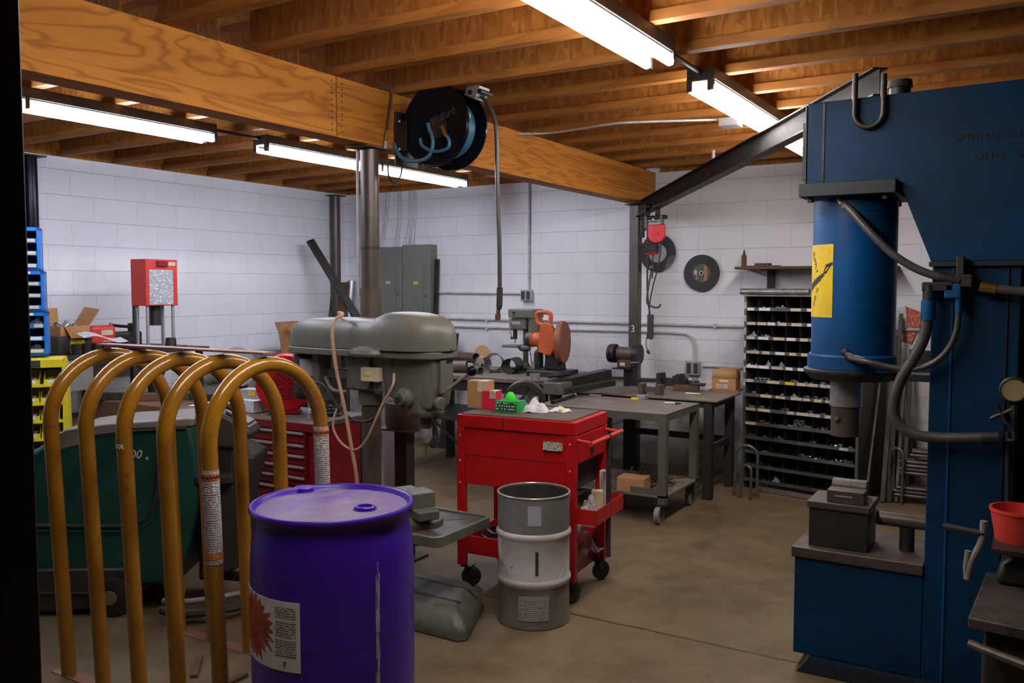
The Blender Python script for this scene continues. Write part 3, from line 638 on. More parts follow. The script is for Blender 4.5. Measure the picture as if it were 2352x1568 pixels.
# ================================================================ PURPLE DRUM
DX, DY = -2.145, 2.30; DR = 0.286; fa = facing(DX, DY)
t = thing('plastic_drum', 'big purple plastic drum with dusty recessed lid and maple leaf style label in front', 'drum', (DX, DY, 0))
prof = [(0, 0), (0.262, 0), (0.275, 0.012), (0.279, 0.03), (0.277, 0.05), (0.283, 0.08), (0.287, 0.16), (0.289, 0.30), (0.289, 0.415), (0.289, 0.430), (0.2880, 0.435), (0.289, 0.440), (0.289, 0.455), (0.289, 0.60), (0.287, 0.69), (0.283, 0.745), (0.277, 0.785), (0.272, 0.815), (0.271, 0.845), (0.275, 0.857), (0.286, 0.860), (0.290, 0.865), (0.290, 0.875), (0.286, 0.880), (0.278, 0.880), (0.274, 0.876), (0.271, 0.868), (0.266, 0.861)]
MB().lathe(prof, n=80).build('body', 'purp', t, sharp=50)
MB().lathe([(0.266, 0.861), (0.22, 0.863), (0.10, 0.865), (0, 0.866), (0, 0.85), (0.266, 0.845), (0.266, 0.861)], n=80).build('lid', 'purpt', t, sharp=60)
for px, py in ((697, 1127), (838, 1171)):
    b = onz(px, py, 0.86)-Vector((DX, DY, 0))
    bb = MB().lathe([(0.036, 0.860), (0.036, 0.873), (0.033, 0.876), (0.027, 0.876), (0.025, 0.873), (0.025, 0.8675), (0, 0.8675)], (b.x, b.y, 0), n=32)
    bb.build('bung', 'purp', t); MB().lathe([(0.043, 0.861), (0.043, 0.868), (0.039, 0.868), (0.039, 0.861), (0.043, 0.861)], (b.x, b.y, 0), n=32).build('bung_collar', 'purp', t)
a0, a1 = fa-1.50, fa-0.385
lb = MB().patch((0, 0, 0), 0.2895, a0, a1, 0.375, 0.61, n=24).build('label', 'white', t); lb['label'] = 'white label with red leaf burst'
rg = random.Random(3); cx_, cz_ = (a0+0.36), 0.50; pts = []
for i in range(44):
    an = 2*PI*i/44; rr = (0.118 if i % 2 == 0 else 0.090)*(0.90+0.2*rg.random()); pts.append((rr*math.cos(an)*1.02, rr*math.sin(an)*0.98))
vs = [(0, 0)]+pts; V = []
def onr(x, z, r): a = cx_+x/0.2895; return (r*math.cos(a), r*math.sin(a), z)
mb = MB(); V = [onr(0, cz_, 0.2918)]+[onr(x*k_, cz_+z*k_, 0.2918) for k_ in (0.25, 0.5, 0.75, 1.0) for x, z in pts]
mb.add(V, [(0, i+1, (i+1) % 44+1) for i in range(44)]+[(1+44*q+i, 1+44*q+(i+1) % 44, 1+44*(q+1)+(i+1) % 44, 1+44*(q+1)+i) for q in range(3) for i in range(44)])
mb.build('leaf_burst', 'leaf', t)
for k, (u, v, m_) in enumerate(((0.555, 0.59, 'dprint'), (0.49, 0.545, 'dprint'), (0.425, 0.48, 'dprint'))):
    MB().patch((0, 0, 0), 0.2912, a1-0.33, a1-0.05, u, v, n=6, th=0.0006).build('print_block', 'warn', t)
lettering('T', 0.026, 'ink', t, None, bend=((DX, DY), 0.291, a1-0.2, 0.398)) 
# scuffed seam
mb = MB(); rg = random.Random(9)
for i in range(120):
    z = 0.80-0.78*rg.random()**1.1; a = fa+0.525+rg.gauss(0, 0.016); h = rg.uniform(0.01, 0.06)
    if z-h < 0.02: continue
    h += 0.03
    r = 0.2892 if z < 0.69 else 0.2892-0.014*(z-0.69)/0.1
    mb.patch((0, 0, 0), r, a, a+rg.uniform(0.0025, 0.010), z-h, z, n=1, th=0.0005)
mb.build('scuff_marks', 'lgrey', t)

# ================================================================ SILVER DRUM
SX, SY, SR = -2.115, 3.70, 0.180; fb = facing(SX, SY)
t = thing('steel_drum', 'open silver steel drum with two ribs and dark band, beside the red cart', 'drum', (SX, SY, 0))
def dprof(z0, z1, rib=None):
    return
MB().lathe([(0, 0.0), (0.172, 0.0), (0.182, 0.003), (0.182, 0.016), (0.178, 0.022), (0.177, 0.20), (0, 0.20)], n=56).build('lower_band', 'sdrumb', t)
MB().lathe([(0.1772, 0.200), (0.181, 0.206), (0.1865, 0.216), (0.1865, 0.226), (0.181, 0.236), (0.1785, 0.242), (0.1785, 0.425), (0.181, 0.431), (0.1865, 0.441), (0.1865, 0.451), (0.181, 0.461), (0.1785, 0.465), (0.172, 0.465), (0.172, 0.20), (0.1772, 0.20)], n=56).build('middle_band', 'sdrum', t, sharp=50)
MB().lathe([(0.1780, 0.465), (0.1780, 0.635), (0.1735, 0.635), (0.1735, 0.465), (0.178, 0.465)], n=56).build('upper_band', 'sdrumd', t)
MB().tube([(0.1770*math.cos(2*PI*i/56), 0.1770*math.sin(2*PI*i/56), 0.639) for i in range(56)], 0.0055, 10, closed=True).build('rim', 'bright', t)
MB().lathe([(0, 0.21), (0.1715, 0.21), (0.1730, 0.632), (0.1715, 0.632), (0.1695, 0.215), (0, 0.215)], n=56).build('liner', 'inside', t)
MB().patch((0, 0, 0), 0.1785, fb-0.16, fb+0.20, 0.510, 0.605, n=8).build('square_label', 'lgrey', t)
MB().patch((0, 0, 0), 0.1790, fb+0.00, fb+0.16, 0.275, 0.395, n=4).warp(lambda p: p).build('tape_strip', 'rust', t) if False else None
MB().patch((0, 0, 0), 0.1790, fb+0.045, fb+0.13, 0.27, 0.385, n=4).build('tape_strip', 'inside', t)
MB().patch((0, 0, 0), 0.1790, fb-1.30, fb-1.05, 0.30, 0.42, n=4).build('brown_stencil', 'cream', t)
MB().patch((0, 0, 0), 0.1778, fb-0.42, fb+0.42, 0.045, 0.165, n=12).build('print_panel', 'dprint', t)

# ================================================================ BIG DRILL PRESS  (column at origin, spindle toward +x)
PX, PY = -2.965, 3.48
t = thing('drill_press', 'large grey green floor drill press with domed belt cover, vise table and black motor', 'drill press', (PX, PY, 0))
base = [(-0.16, -0.15), (0.25, -0.235), (0.70, -0.235), (0.735, -0.20), (0.585, 0.17), (0.54, 0.225), (0.25, 0.235), (-0.16, 0.15)]
mb = MB(); n = len(base)
def rg_(s, z, dx=0.3): return [((x-dx)*s+dx, y*s, z) for x, y in base]
V = rg_(1, 0.0)+rg_(1, 0.03)+rg_(0.97, 0.065)+rg_(0.78, 0.125)+rg_(0.74, 0.13)
F = [tuple(range(n))[::-1], tuple(range(4*n, 5*n))]+[(k*n+i, k*n+(i+1) % n, (k+1)*n+(i+1) % n, (k+1)*n+i) for k in range(4) for i in range(n)]
mb.add(V, F).build('base', 'greend', t, bev=0.008)
mb = MB()
for y in (-0.09, 0.09): mb.box(0.2, 0.62, y-0.01, y+0.01, 0.1295, 0.1315)
mb.build('base_slot', 'ink', t)
MB().lathe([(0.09, 0.12), (0.09, 0.19), (0.07, 0.22), (0.0, 0.22)], n=28).build('column_foot', 'greend', t)
MB().cyl((0, 0, 0.12), (0, 0, 1.30), 0.050, n=32).build('column', 'steelb', t)
mb = MB().box(-0.067, -0.053, -0.012, 0.012, 0.2, 0.96)
for k in range(95): mb.box(-0.072, -0.067, -0.012, 0.012, 0.2+k*0.008, 0.204+k*0.008)
mb.build('toothed_rack', 'steel', t)
MB().lathe([(0.05, 1.04), (0.062, 1.04), (0.064, 1.06), (0.062, 1.075), (0.066, 1.085), (0.066, 1.12), (0.05, 1.12)], n=28).build('head_collar', 'greend', t)
# head casting
head = [(-0.10, 1.115), (0.075, 1.115), (0.10, 1.10), (0.18, 1.10), (0.24, 1.07), (0.265, 1.045), (0.44, 1.045), (0.45, 1.08), (0.455, 1.12), (0.47, 1.16), (0.47, 1.315), (-0.10, 1.315)]
MB().prism(head, 'xz', -0.085, 0.085).build('head_casting', 'green', t, bev=0.018, seg=3)
MB().prism([(-0.055, 1.125), (0.075, 1.125), (0.075, 1.30), (-0.055, 1.30)], 'xz', -0.098, -0.084).build('side_plate', 'green', t, bev=0.004)
MB().prism([(0.10, 1.12), (0.21, 1.12), (0.21, 1.30), (0.10, 1.30)], 'xz', -0.091, -0.0855).build('side_plate', 'green', t, bev=0.003)
mb = MB()
for x, z in ((-0.04, 1.14), (0.06, 1.14), (-0.04, 1.28), (0.05, 1.28)): mb = MB().cyl((x, -0.098, z), (x, -0.104, z), 0.008, n=8); mb.build('bolt', 'greend', t)
MB().cyl((0.355, 0, 1.03), (0.355, 0, 1.2), 0.090, n=32).build('nose_barrel', 'green', t)
MB().lathe([(0.05, 1.0), (0.083, 1.005), (0.092, 1.018), (0.092, 1.03), (0.05, 1.03)], (0.355, 0, 0), n=32).build('nose_ring', 'greend', t)
MB().cyl((0.355, 0, 0.94), (0.355, 0, 1.005), 0.026, 0.030, 24).build('quill', 'steelb', t)
mb = MB().lathe([(0, 0.865), (0.014, 0.865), (0.026, 0.885), (0.028, 0.895), (0.028, 0.938), (0.022, 0.948), (0, 0.948)], (0.355, 0, 0), n=24)
for k in range(20):
    a = 2*PI*k/20; mb.cb((0.355+0.0285*math.cos(a), 0.0285*math.sin(a), 0.92), (0.004, 0.004, 0.044), (0, 0, a))
mb.build('chuck', 'bright', t)
MB().cyl((0.355, 0, 0.735), (0.355, 0, 0.87), 0.003, 0.007, 10).build('drill_bit', 'steelb', t)
MB().tube([(0.42, -0.02, 1.02), (0.43, -0.02, 0.95), (0.445, -0.02, 0.89)], 0.007, 8).build('stop_rod', 'steel', t)
# side knob and dials
kb = MB().lathe([(0, 0), (0.045, 0), (0.05, 0.006), (0.05, 0.03), (0.035, 0.044), (0.035, 0.06), (0.030, 0.066), (0, 0.066)], (0.30, -0.085, 1.10), (0, -1, 0), 30).build('depth_dial', 'greend', t)
for k in range(18):
    a = 2*PI*k/18
MB().lathe([(0, 0), (0.012, 0), (0.012, 0.012), (0, 0.012)], (0.30, -0.151, 1.10), (0, -1, 0), 14).build('dial_hub', 'steel', kb)
MB().lathe([(0, 0), (0.02, 0), (0.02, 0.02), (0.03, 0.025), (0.033, 0.05), (0.026, 0.056), (0, 0.056)], (0.44, -0.05, 1.08), (1, -0.2, 0), 24).build('clamp_knob', 'greend', t)
MB().cb((0.478, -0.03, 1.21), (0.02, 0.05, 0.17)).build('depth_scale', 'greend', t, bev=0.006)
hd = MB().tube([(0.44, 0.0, 1.11), (0.56, 0.015, 1.20), (0.60, 0.02, 1.226)], 0.0085, 10).build('feed_handle', 'bright', t)
MB().ball((0.615, 0.022, 1.24), 0.026).build('handle_ball', 'blkgl', hd)
# domed cover (loft of rounded sections)
mb = MB(); L1, L2 = -0.53, 0.51; nx = 44; ns = 22; V = []; F = []
def top(x):
    u = (x-L1)/(L2-L1)
    zt = 1.488+0.035*(max(0, min(1, (u-0.60)/0.10))**2*(3-2*max(0, min(1, (u-0.60)/0.10))))
    return zt
def hw(x): return 0.145+0.025*max(0, min(1, ((x-L1)/(L2-L1)-0.45)/0.25))
for i in range(nx+1):
    th = PI*i/nx; xm = (L1+L2)/2; x = xm-(L2-L1)/2*math.copysign(abs(math.cos(th))**0.55, math.cos(th))
    e = (1-min(1, abs((x-xm)/((L2-L1)/2)))**5.5)**0.5
    h = top(x)-1.335; w_ = hw(x)*max(e, 0.02)
    for j in range(ns+1):
        a = PI*j/ns; cy = math.cos(a); cz = math.sin(a)
        V.append((x, w_*math.copysign(abs(cy)**0.42, cy), 1.335+h*max(e, 0.02)**0.7*abs(cz)**0.62))
for i in range(nx):
    for j in range(ns): F.append((i*(ns+1)+j, (i+1)*(ns+1)+j, (i+1)*(ns+1)+j+1, i*(ns+1)+j+1))
    F.append((i*(ns+1), i*(ns+1)+ns, (i+1)*(ns+1)+ns, (i+1)*(ns+1)))
mb.add(V, F).build('belt_cover', 'green', t, sharp=60)
pan = []
for i in range(40):
    a = 2*PI*i/40; cx, cy = math.cos(a), math.sin(a)
    pan.append(((L1+L2)/2+((L2-L1)/2-0.012)*math.copysign(abs(cx)**0.5, cx), 0.155*math.copysign(abs(cy)**0.5, cy)))
MB().prism(pan, 'xy', 1.295, 1.332).build('cover_pan', 'green', t, bev=0.008)
MB().lathe([(0, 0), (0.115, 0), (0.12, 0.012), (0.115, 0.03), (0.02, 0.062), (0, 0.062)], (0.10, -0.10, 1.305), (0, 0, 1), 30).build('pulley_bulge', 'green', t, bev=0.0)
MB().ball((0.10, -0.152, 1.375), 0.008, 8).build('cover_screw', 'greend', t)
# motor
mo = MB().lathe([(0, 1.045), (0.070, 1.045), (0.082, 1.06), (0.084, 1.08), (0.084, 1.27), (0.078, 1.285), (0, 1.29)], (-0.42, -0.02, 0), n=32).build('motor', 'blk', t); mo['label'] = 'black motor under the cover'
a = facing(PX-0.42, PY-0.02)
MB().patch((-0.42, -0.02, 0), 0.0845, a-0.60, a+0.28, 1.175, 1.265, n=8).build('name_plate', 'lgrey', mo)
MB().cb((-0.315, -0.03, 1.165), (0.05, 0.10, 0.26)).build('motor_bracket', 'green', t, bev=0.008)
MB().bar((-0.32, 0, 1.19), (-0.06, 0, 1.19), 0.08, 0.05).build('slide_arm', 'greend', t, bev=0.005)
MB().tube([(-0.25, -0.07, 1.17), (-0.20, -0.085, 1.12), (-0.15, -0.09, 1.105), (-0.09, -0.085, 1.105)], 0.012, 10, k=4).build('tension_lever', 'green', t)
# switch box
sw = MB().box(0.055, 0.165, -0.145, -0.105, 1.175, 1.245).build('switch_box', 'cream', t, bev=0.003)
MB().box(0.088, 0.116, -0.1485, -0.1455, 1.205, 1.216).build('toggle', 'yl', sw)
MB().box(0.09, 0.13, -0.105, -0.084, 1.19, 1.23).build('switch_mount', 'greend', sw)
# cords
def P3(px, py, y): return ony(px, py, y)
fy = PY-0.19
pc = [Vector((PX-0.24, PY+0.10, 1.44)), Vector((PX-0.245, PY+0.03, 1.505)), P3(787, 722, fy+0.05), P3(770, 735, fy), P3(763, 770, fy-0.02), P3(773, 850, fy-0.02), P3(790, 930, fy-0.02), P3(808, 1030, fy-0.02), P3(819, 1100, fy-0.02), P3(822, 1200, fy), Vector((PX-0.1, fy+0.02, 0.02))]
MB().tube(pc, 0.0095, 8, k=6).build('power_cord', 'tan', t, w=True)
pc = [P3(905, 858, fy+0.04), P3(902, 885, fy), P3(880, 925, fy-0.01), P3(862, 965, fy-0.02), P3(840, 1012, fy-0.02), P3(815, 1033, fy-0.02), P3(785, 1018, fy-0.02), P3(766, 985, fy-0.02), P3(768, 955, fy-0.01), P3(777, 935, fy+0.02)]
MB().tube(pc, 0.0065, 8, k=6).build('switch_cord', 'tan', t, w=True)
pc = [Vector((PX-0.40, PY-0.10, 1.11)), P3(738, 880, fy+0.02), P3(765, 915, fy), P3(785, 945, fy), P3(815, 965, fy-0.01), P3(850, 965, fy-0.01), P3(872, 945, fy-0.01), P3(882, 915, fy), P3(882, 870, fy+0.05)]
MB().tube(pc, 0.0075, 8, k=6).build('motor_cord', 'rub', t, w=True)
# table
ZT = 0.475
def rrect(x0, x1, y0, y1, r, n=6):
    out = []
    for cx, cy, a in ((x1-r, y1-r, 0), (x0+r, y1-r, 90), (x0+r, y0+r, 180), (x1-r, y0+r, 270)):
        for k in range(n+1): an = R(a+90*k/n); out.append((cx+r*math.cos(an), cy+r*math.sin(an)))
    return out
mb = MB(); o_ = rrect(0.06, 0.60, -0.24, 0.24, 0.05); i_ = rrect(0.082, 0.578, -0.218, 0.218, 0.035); n = len(o_)
V = [(x, y, ZT-0.05) for x, y in o_]+[(x, y, ZT) for x, y in o_]+[(x, y, ZT) for x, y in i_]+[(x, y, ZT-0.012) for x, y in i_]
F = [tuple(range(n))[::-1], tuple(range(3*n, 4*n))]+[(k*n+i, k*n+(i+1) % n, (k+1)*n+(i+1) % n, (k+1)*n+i) for k in range(3) for i in range(n)]
tb = mb.add(V, F).build('table', 'greend', t, bev=0.004)
MB().prism([(x_*1.0, y_) for x_, y_ in rrect(0.0835, 0.5765, -0.2165, 0.2165, 0.034)], 'xy', ZT-0.0119, ZT-0.0117).build('tray_floor', 'oilyt', tb)
mb = MB()
for a in (45, 135): mb.cb((0.33, 0, ZT-0.0112), (0.40, 0.016, 0.002), (0, 0, R(a)))
mb.build('table_slot', 'ink', tb)
MB().prism([(-0.08, ZT-0.20), (0.08, ZT-0.20), (0.46, ZT-0.09), (0.52, ZT-0.048), (-0.08, ZT-0.048)], 'xz', -0.05, 0.05).build('table_arm', 'greend', t, bev=0.01)
MB().lathe([(0.05, ZT-0.22), (0.078, ZT-0.22), (0.078, ZT-0.05), (0.05, ZT-0.05)], n=28).build('table_clamp', 'greend', t)
# drill press vise on table (separate)
t2 = thing('machine_vise', 'grey green machine vise covered in metal chips on the drill press table', 'vise', (PX+0.27, PY-0.02, ZT-0.0115), R(-28))
MB().lathe([(0, 0), (0.15, 0), (0.15, 0.022), (0.125, 0.03), (0.11, 0.05), (0, 0.05)], (0.03, 0, 0), n=36).build('swivel_base', 'greend', t2)
MB().cb((0.0, 0, 0.072), (0.44, 0.11, 0.045)).build('bed', 'greend', t2, bev=0.006)
MB().cb((0.07, 0, 0.130), (0.13, 0.15, 0.075)).build('fixed_jaw', 'greend', t2, bev=0.005)
MB().cb((-0.10, 0, 0.120), (0.09, 0.14, 0.06)).build('moving_jaw', 'greend', t2, bev=0.01)
MB().tube([(-0.14, 0, 0.10), (-0.25, 0, 0.10)], 0.011, 12).build('screw', 'steel', t2)
mb = MB(); rg = random.Random(5)
for k in range(90): mb.cb((0.07+rg.uniform(-0.06, 0.06), rg.uniform(-0.07, 0.07), 0.1685), (0.006, 0.0015, 0.0012), (0, 0, rg.uniform(0, 3)))
c_ = mb.build('metal_chips', 'bright', t2); c_['kind'] = 'stuff'
# pot on stand behind
p = Vector((-3.27, 4.14, 0))
t = thing('pedestal_stand', 'narrow black pedestal behind the drill press column carrying a dark oily pot', 'stand', tuple(p))
MB().box(-0.11, 0.11, -0.09, 0.09, 0, 0.015).build('foot', 'blk', t)
MB().box(-0.045, 0.045, -0.04, 0.04, 0.015, 0.79).build('post', 'blk', t)
MB().box(-0.13, 0.13, -0.11, 0.11, 0.79, 0.80).build('plate', 'blk', t)
t = thing('oily_pot', 'dark brown oily cylindrical pot standing on the black pedestal', 'pot', (p.x, p.y, 0.8))
MB().lathe([(0, 0), (0.105, 0), (0.112, 0.01), (0.118, 0.155), (0.112, 0.16), (0.105, 0.15), (0.102, 0.02), (0, 0.02)], n=36).build('bowl', 'pot', t)
t = thing('steel_can', 'tall galvanised can standing behind the drill press column', 'can', (-3.71, 4.60, 0))
MB().lathe([(0, 0), (0.085, 0), (0.085, 1.0), (0.08, 1.005), (0.078, 1.0), (0.078, 0.02), (0, 0.02)], n=28).build('body', 'galv', t)

# ================================================================ RED TOOL CART
CX, CY, CR = -2.375, 4.145, R(4.5)
t = thing('tool_cart', 'bright red rolling tool cart with brown top mat and open lower trays', 'tool cart', (CX, CY, 0), CR)
a, b = 0.35, 0.235
mb = MB(); mb.box(-a, a, -b, b, 0.885, 0.955).build('top_tray', 'red', t, bev=0.006)
MB().box(-a+0.02, a-0.035, -b+0.015, b-0.02, 0.955, 0.961).build('top_mat', 'ctop', t)
MB().box(-0.068, -0.062, -b-0.001, -b+0.01, 0.89, 0.954).build('seam', 'ink', t)
cbx = MB().box(-a+0.045, a-0.05, -b+0.012, b-0.012, 0.575, 0.884).build('cabinet_body', 'red', t, bev=0.002)
MB().box(-a+0.045, a-0.05, -b+0.0105, -b+0.013, 0.735, 0.739).build('panel_crease', 'maroon', cbx)
for x, w_ in ((-a, 0.045), (a-0.055, 0.055)):
    for y in (-b, b-0.04):
        MB().box(x, x+w_, y, y+0.04, 0.12, 0.884).build('corner_post', 'red', t, bev=0.003)
for x in (-a+0.02, a-0.03):
    for z in (0.84, 0.70, 0.58):
        MB().ball((x, -b-0.0005, z), 0.007, 8, (1, 0.5, 1)).build('bolt', 'bright', t)
for z0, nm in ((0.19, 'bottom_tray'),):
    mb = MB(); mb.box(-a+0.045, a-0.055, -b+0.005, b-0.005, z0, z0+0.006); mb.box(-a+0.045, a-0.055, -b+0.003, -b+0.007, z0, z0+0.10); mb.box(-a+0.045, a-0.055, b-0.007, b-0.003, z0, z0+0.10)
    mb.box(-a+0.041, -a+0.045, -b+0.04, b-0.04, z0, z0+0.10)
    mb.build(nm, 'red', t)
MB().box(a-0.055, a-0.051, -b+0.04, b-0.04, 0.12, 0.27).build('end_skirt', 'maroon', t)
# right end: drawer, mid tray, handle
MB().box(a-0.05, a-0.001, -b+0.045, b-0.045, 0.735, 0.88).build('end_drawer', 'red', t, bev=0.003)
MB().box(a-0.03, a-0.001, -b+0.15, b-0.15, 0.785, 0.83).build('latch', 'steel', t) if False else MB().box(a-0.001, a+0.006, -0.02, 0.02, 0.765, 0.80).build('latch', 'steel', t)
MB().box(a-0.049, a-0.045, -b+0.04, b-0.04, 0.58, 0.735).build('opening_shade', 'inside', t)  # dark plate on the solid body, paints the shade of an opening
mb = MB(); mb.box(a-0.05, a+0.10, -b+0.045, b-0.01, 0.42, 0.424); mb.box(a+0.096, a+0.10, -b+0.045, b-0.01, 0.424, 0.50); mb.box(a-0.05, a+0.10, -b+0.045, -b+0.049, 0.424, 0.50); mb.box(a-0.05, a+0.10, b-0.014, b-0.01, 0.424, 0.50)
mb.build('side_tray', 'red', t)
h = MB().tube([(a+0.0, -b+0.03, 0.86), (a+0.085, -b+0.03, 0.85)], 0.009, 10).tube([(a+0.0, b-0.03, 0.86), (a+0.085, b-0.03, 0.85)], 0.009, 10).tube([(a+0.085, -b+0.005, 0.85), (a+0.085, b-0.005, 0.85)], 0.013, 14).build('push_handle', 'redp', t)
st = MB().box(a+0.073, a+0.100, 0.02, 0.028, 0.20, 0.865).build('hanging_strap', 'greyd', t)
# casters
for x, y, an in ((-a+0.05, -b+0.03, 0.3), (a-0.04, -b+0.03, 1.2), (a-0.04, b-0.03, 1.0), (-a+0.05, b-0.03, 0.2)):
    c = MB().box(x-0.03, x+0.03, y-0.03, y+0.03, 0.112, 0.118).build('caster', 'steel', t)
    d = Vector((math.cos(an), math.sin(an), 0)); nrm = Vector((-d.y, d.x, 0)); ctr = Vector((x, y, 0.056))+d*0.02
    MB().lathe([(0, 0), (0.048, 0), (0.054, 0.006), (0.054, 0.024), (0.048, 0.03), (0, 0.03)], ctr-nrm*0.015, nrm, 28).build('wheel', 'rub', c)
    mb = MB()
    for s in (-1, 1): mb.bar(ctr+nrm*s*0.02, Vector((x, y, 0.114))+nrm*s*0.02, 0.03, 0.003, nrm)
    mb.build('fork', 'steel', c)
s_ = MB().box(0.17, 0.275, -b-0.0012, -b+0.0122, 0.80, 0.845).build('sticker', 'bar', cbx)
def oncart(x, y): return Matrix.Translation((CX, CY, 0)) @ Matrix.Rotation(CR, 4, 'Z') @ Vector((x, y, 0.9615))
def carton(name, lab, loc, sx, sy, sz, m, rz=0, cat='box', tape=None, group=None):
    t = thing(name, lab, cat, tuple(loc), rz, group)
    MB().box(-sx/2, sx/2, -sy/2, sy/2, 0, sz).build('carton', m, t, bev=0.0015)
    if tape:
        MB().box(sx*0.02, sx/2+0.001, -sy/2-0.001, sy/2+0.001, sz, sz+0.001).box(sx*0.05, sx/2+0.0008, -sy/2-0.0014, -sy/2-0.0005, sz*0.62, sz).build('label_strip', tape, t)
    return t
q = onz(1090, 937, 0.962)
carton('cardboard_box', 'tall plain brown cardboard box on the left end of the red cart', (q.x+0.01, q.y+0.05, 0.9615), 0.125, 0.09, 0.155, 'card', R(2), tape='cream')
q = onz(1122, 941, 0.962)
carton('carton_box', 'crimson carton with white printed strip on the red cart', (q.x-0.005, q.y+0.045, 0.9615), 0.085, 0.075, 0.105, 'pink', R(6), tape='bar')
q = onz(1163, 948, 0.962)
t = carton('glove_box', 'green printed carton with a neon green tuft sticking out on the red cart', (q.x-0.01, q.y+0.06, 0.9615), 0.135, 0.11, 0.062, 'gbox', R(4))
MB().box(-0.062, 0.062, -0.0565, -0.0555, 0.008, 0.054).build('print_panel', 'greenp', t)
MB().lathe([(0.03, 0.06), (0.032, 0.075), (0.024, 0.092), (0.012, 0.108), (0, 0.110)], (0.0, 0, 0), n=9).build('neon_tuft', 'neon', t)
# crumpled rag
def rag(name, lab, loc, sx, sy, h, m, seed, cat, n=18):
    mb = MB(); rg = random.Random(seed); V = []; ph = [rg.uniform(0, 6) for _ in range(8)]
    for i in range(n+1):
        for j in range(n+1):
            u, v = i/n*2-1, j/n*2-1; rr = max(0, 1-(u*u+v*v)**0.5*0.95)
            e = 1+0.18*math.sin(3*math.atan2(v, u)+ph[0])+0.1*math.sin(5*math.atan2(v, u)+ph[1])
            z = h*rr**0.8*(0.55+0.45*abs(math.sin(4*u+ph[2])*math.cos(5*v+ph[3])))+h*0.12*rg.random()*(rr > 0.05)
            V.append((u*sx*e, v*sy*e, max(z, 0.001)))
    F = [(i*(n+1)+j, (i+1)*(n+1)+j, (i+1)*(n+1)+j+1, i*(n+1)+j+1) for i in range(n) for j in range(n)]
    o = mb.add(V, F).build(name, m, None, sharp=25); o.location = loc; return solo(o, lab, cat)
q = onz(1222, 945, 0.962); rag('paper_towel', 'large crumpled white paper towel on the red cart beside the green carton', (q.x+0.012, q.y+0.02, 0.962), 0.07, 0.065, 0.085, 'tissue', 3, 'paper towel')
q = onz(1268, 944, 0.962); rag('paper_towel', 'flatter crumpled white paper towel lying near the yellow marker on the cart', (q.x+0.035, q.y+0.02, 0.962), 0.055, 0.045, 0.035, 'tissue', 8, 'paper towel')
def marker(px, py, z, lab, l, a, m1, m2, r=0.008):
    q = onz(px, py, z); t = thing('marker', lab, 'marker', (q.x, q.y, z+r+0.0005), a)
    MB().cyl((-l/2, 0, 0), (l*0.15, 0, 0), r, n=12).build('barrel', m1, t); MB().cyl((l*0.15, 0, 0), (l/2, 0, 0), r*0.95, r*0.7, 12).build('cap', m2, t)
marker(1296, 945, 0.962, 'yellow and white marker lying on the red cart top', 0.075, R(75), 'yl', 'white', 0.008)
# big steel elbow shell and black bag behind boxes on the cart
q = onz(1205, 925, 0.962)
t = thing('pipe_shell', 'curved grey steel shell standing at the back of the cart around a black bag', 'steel shell', (q.x-0.02, q.y+0.03, 0.962), R(28))
mb = MB(); R0 = 0.125; V = []; F = []; n = 26
for i in range(n+1):
    a_ = PI*i/n
    for (rr, yy) in ((R0, -0.03), (R0, 0.10), (R0-0.022, 0.10), (R0-0.022, -0.03)): V.append((rr*math.cos(a_), yy, rr*math.sin(a_)))
for i in range(n):
    for j in range(4): F.append((4*i+j, 4*i+(j+1) % 4, 4*i+4+(j+1) % 4, 4*i+4+j))
F += [(0, 1, 2, 3), (4*n, 4*n+1, 4*n+2, 4*n+3)]
mb.add(V, F).build('shell', 'steel', t)
rag('plastic_bag', 'dark shiny bag bundled inside the curved steel shell on the cart', (q.x-0.02+0.02, q.y+0.05, 0.962), 0.055, 0.05, 0.085, 'rub', 11, 'bag')
# stuff in the cart trays
def cw(x, y, z): return Matrix.Translation((CX, CY, 0)) @ Matrix.Rotation(CR, 4, 'Z') @ Vector((x, y, z))
for (x, y, z, sx, sy, h, s, lab) in ((0.37, -0.09, 0.4245, 0.06, 0.07, 0.15, 21, 'cloudy plastic bag spilling from the side tray of the red cart'), (0.24, 0.02, 0.1965, 0.10, 0.15, 0.20, 22, 'large cloudy plastic bag in the bottom of the red cart near the caster')):
    rag('plastic_bag', lab, cw(x, y, z), sx, sy, h, 'bag', s, 'bag')
q = cw(0.37, 0.03, 0.4245); carton('envelope_box', 'small cream carton leaning in the side tray of the red cart', q, 0.06, 0.05, 0.13, 'cream', R(20))
q = cw(0.37, 0.13, 0.4245); carton('roll_box', 'narrow pale box at the back of the side tray of the red cart', q, 0.035, 0.05, 0.22, 'white', R(8))
mb = MB(); rg = random.Random(31)
for k in range(9):
    r_ = 0.09+0.012*rg.random()*3; cx, cy = -0.17+rg.uniform(-0.02, 0.02), rg.uniform(-0.03, 0.03)
    mb.tube([(cx+r_*math.cos(2*PI*i/24)*1.1, cy+r_*math.sin(2*PI*i/24), 0.0055+0.009*k+0.004*math.sin(i)) for i in range(24)], 0.005, 6, closed=True)
o = mb.build('coiled_cord', 'blk'); o.matrix_world = Matrix.Translation(cw(0, 0, 0.1965)); solo(o, 'coil of black wire in the left end of the cart bottom tray', 'cord')
rag('plastic_bag', 'clear crumpled plastic bag beside the black wire coil in the cart bottom tray', cw(-0.24, -0.19, 0.1965), 0.045, 0.025, 0.06, 'film', 24, 'bag')
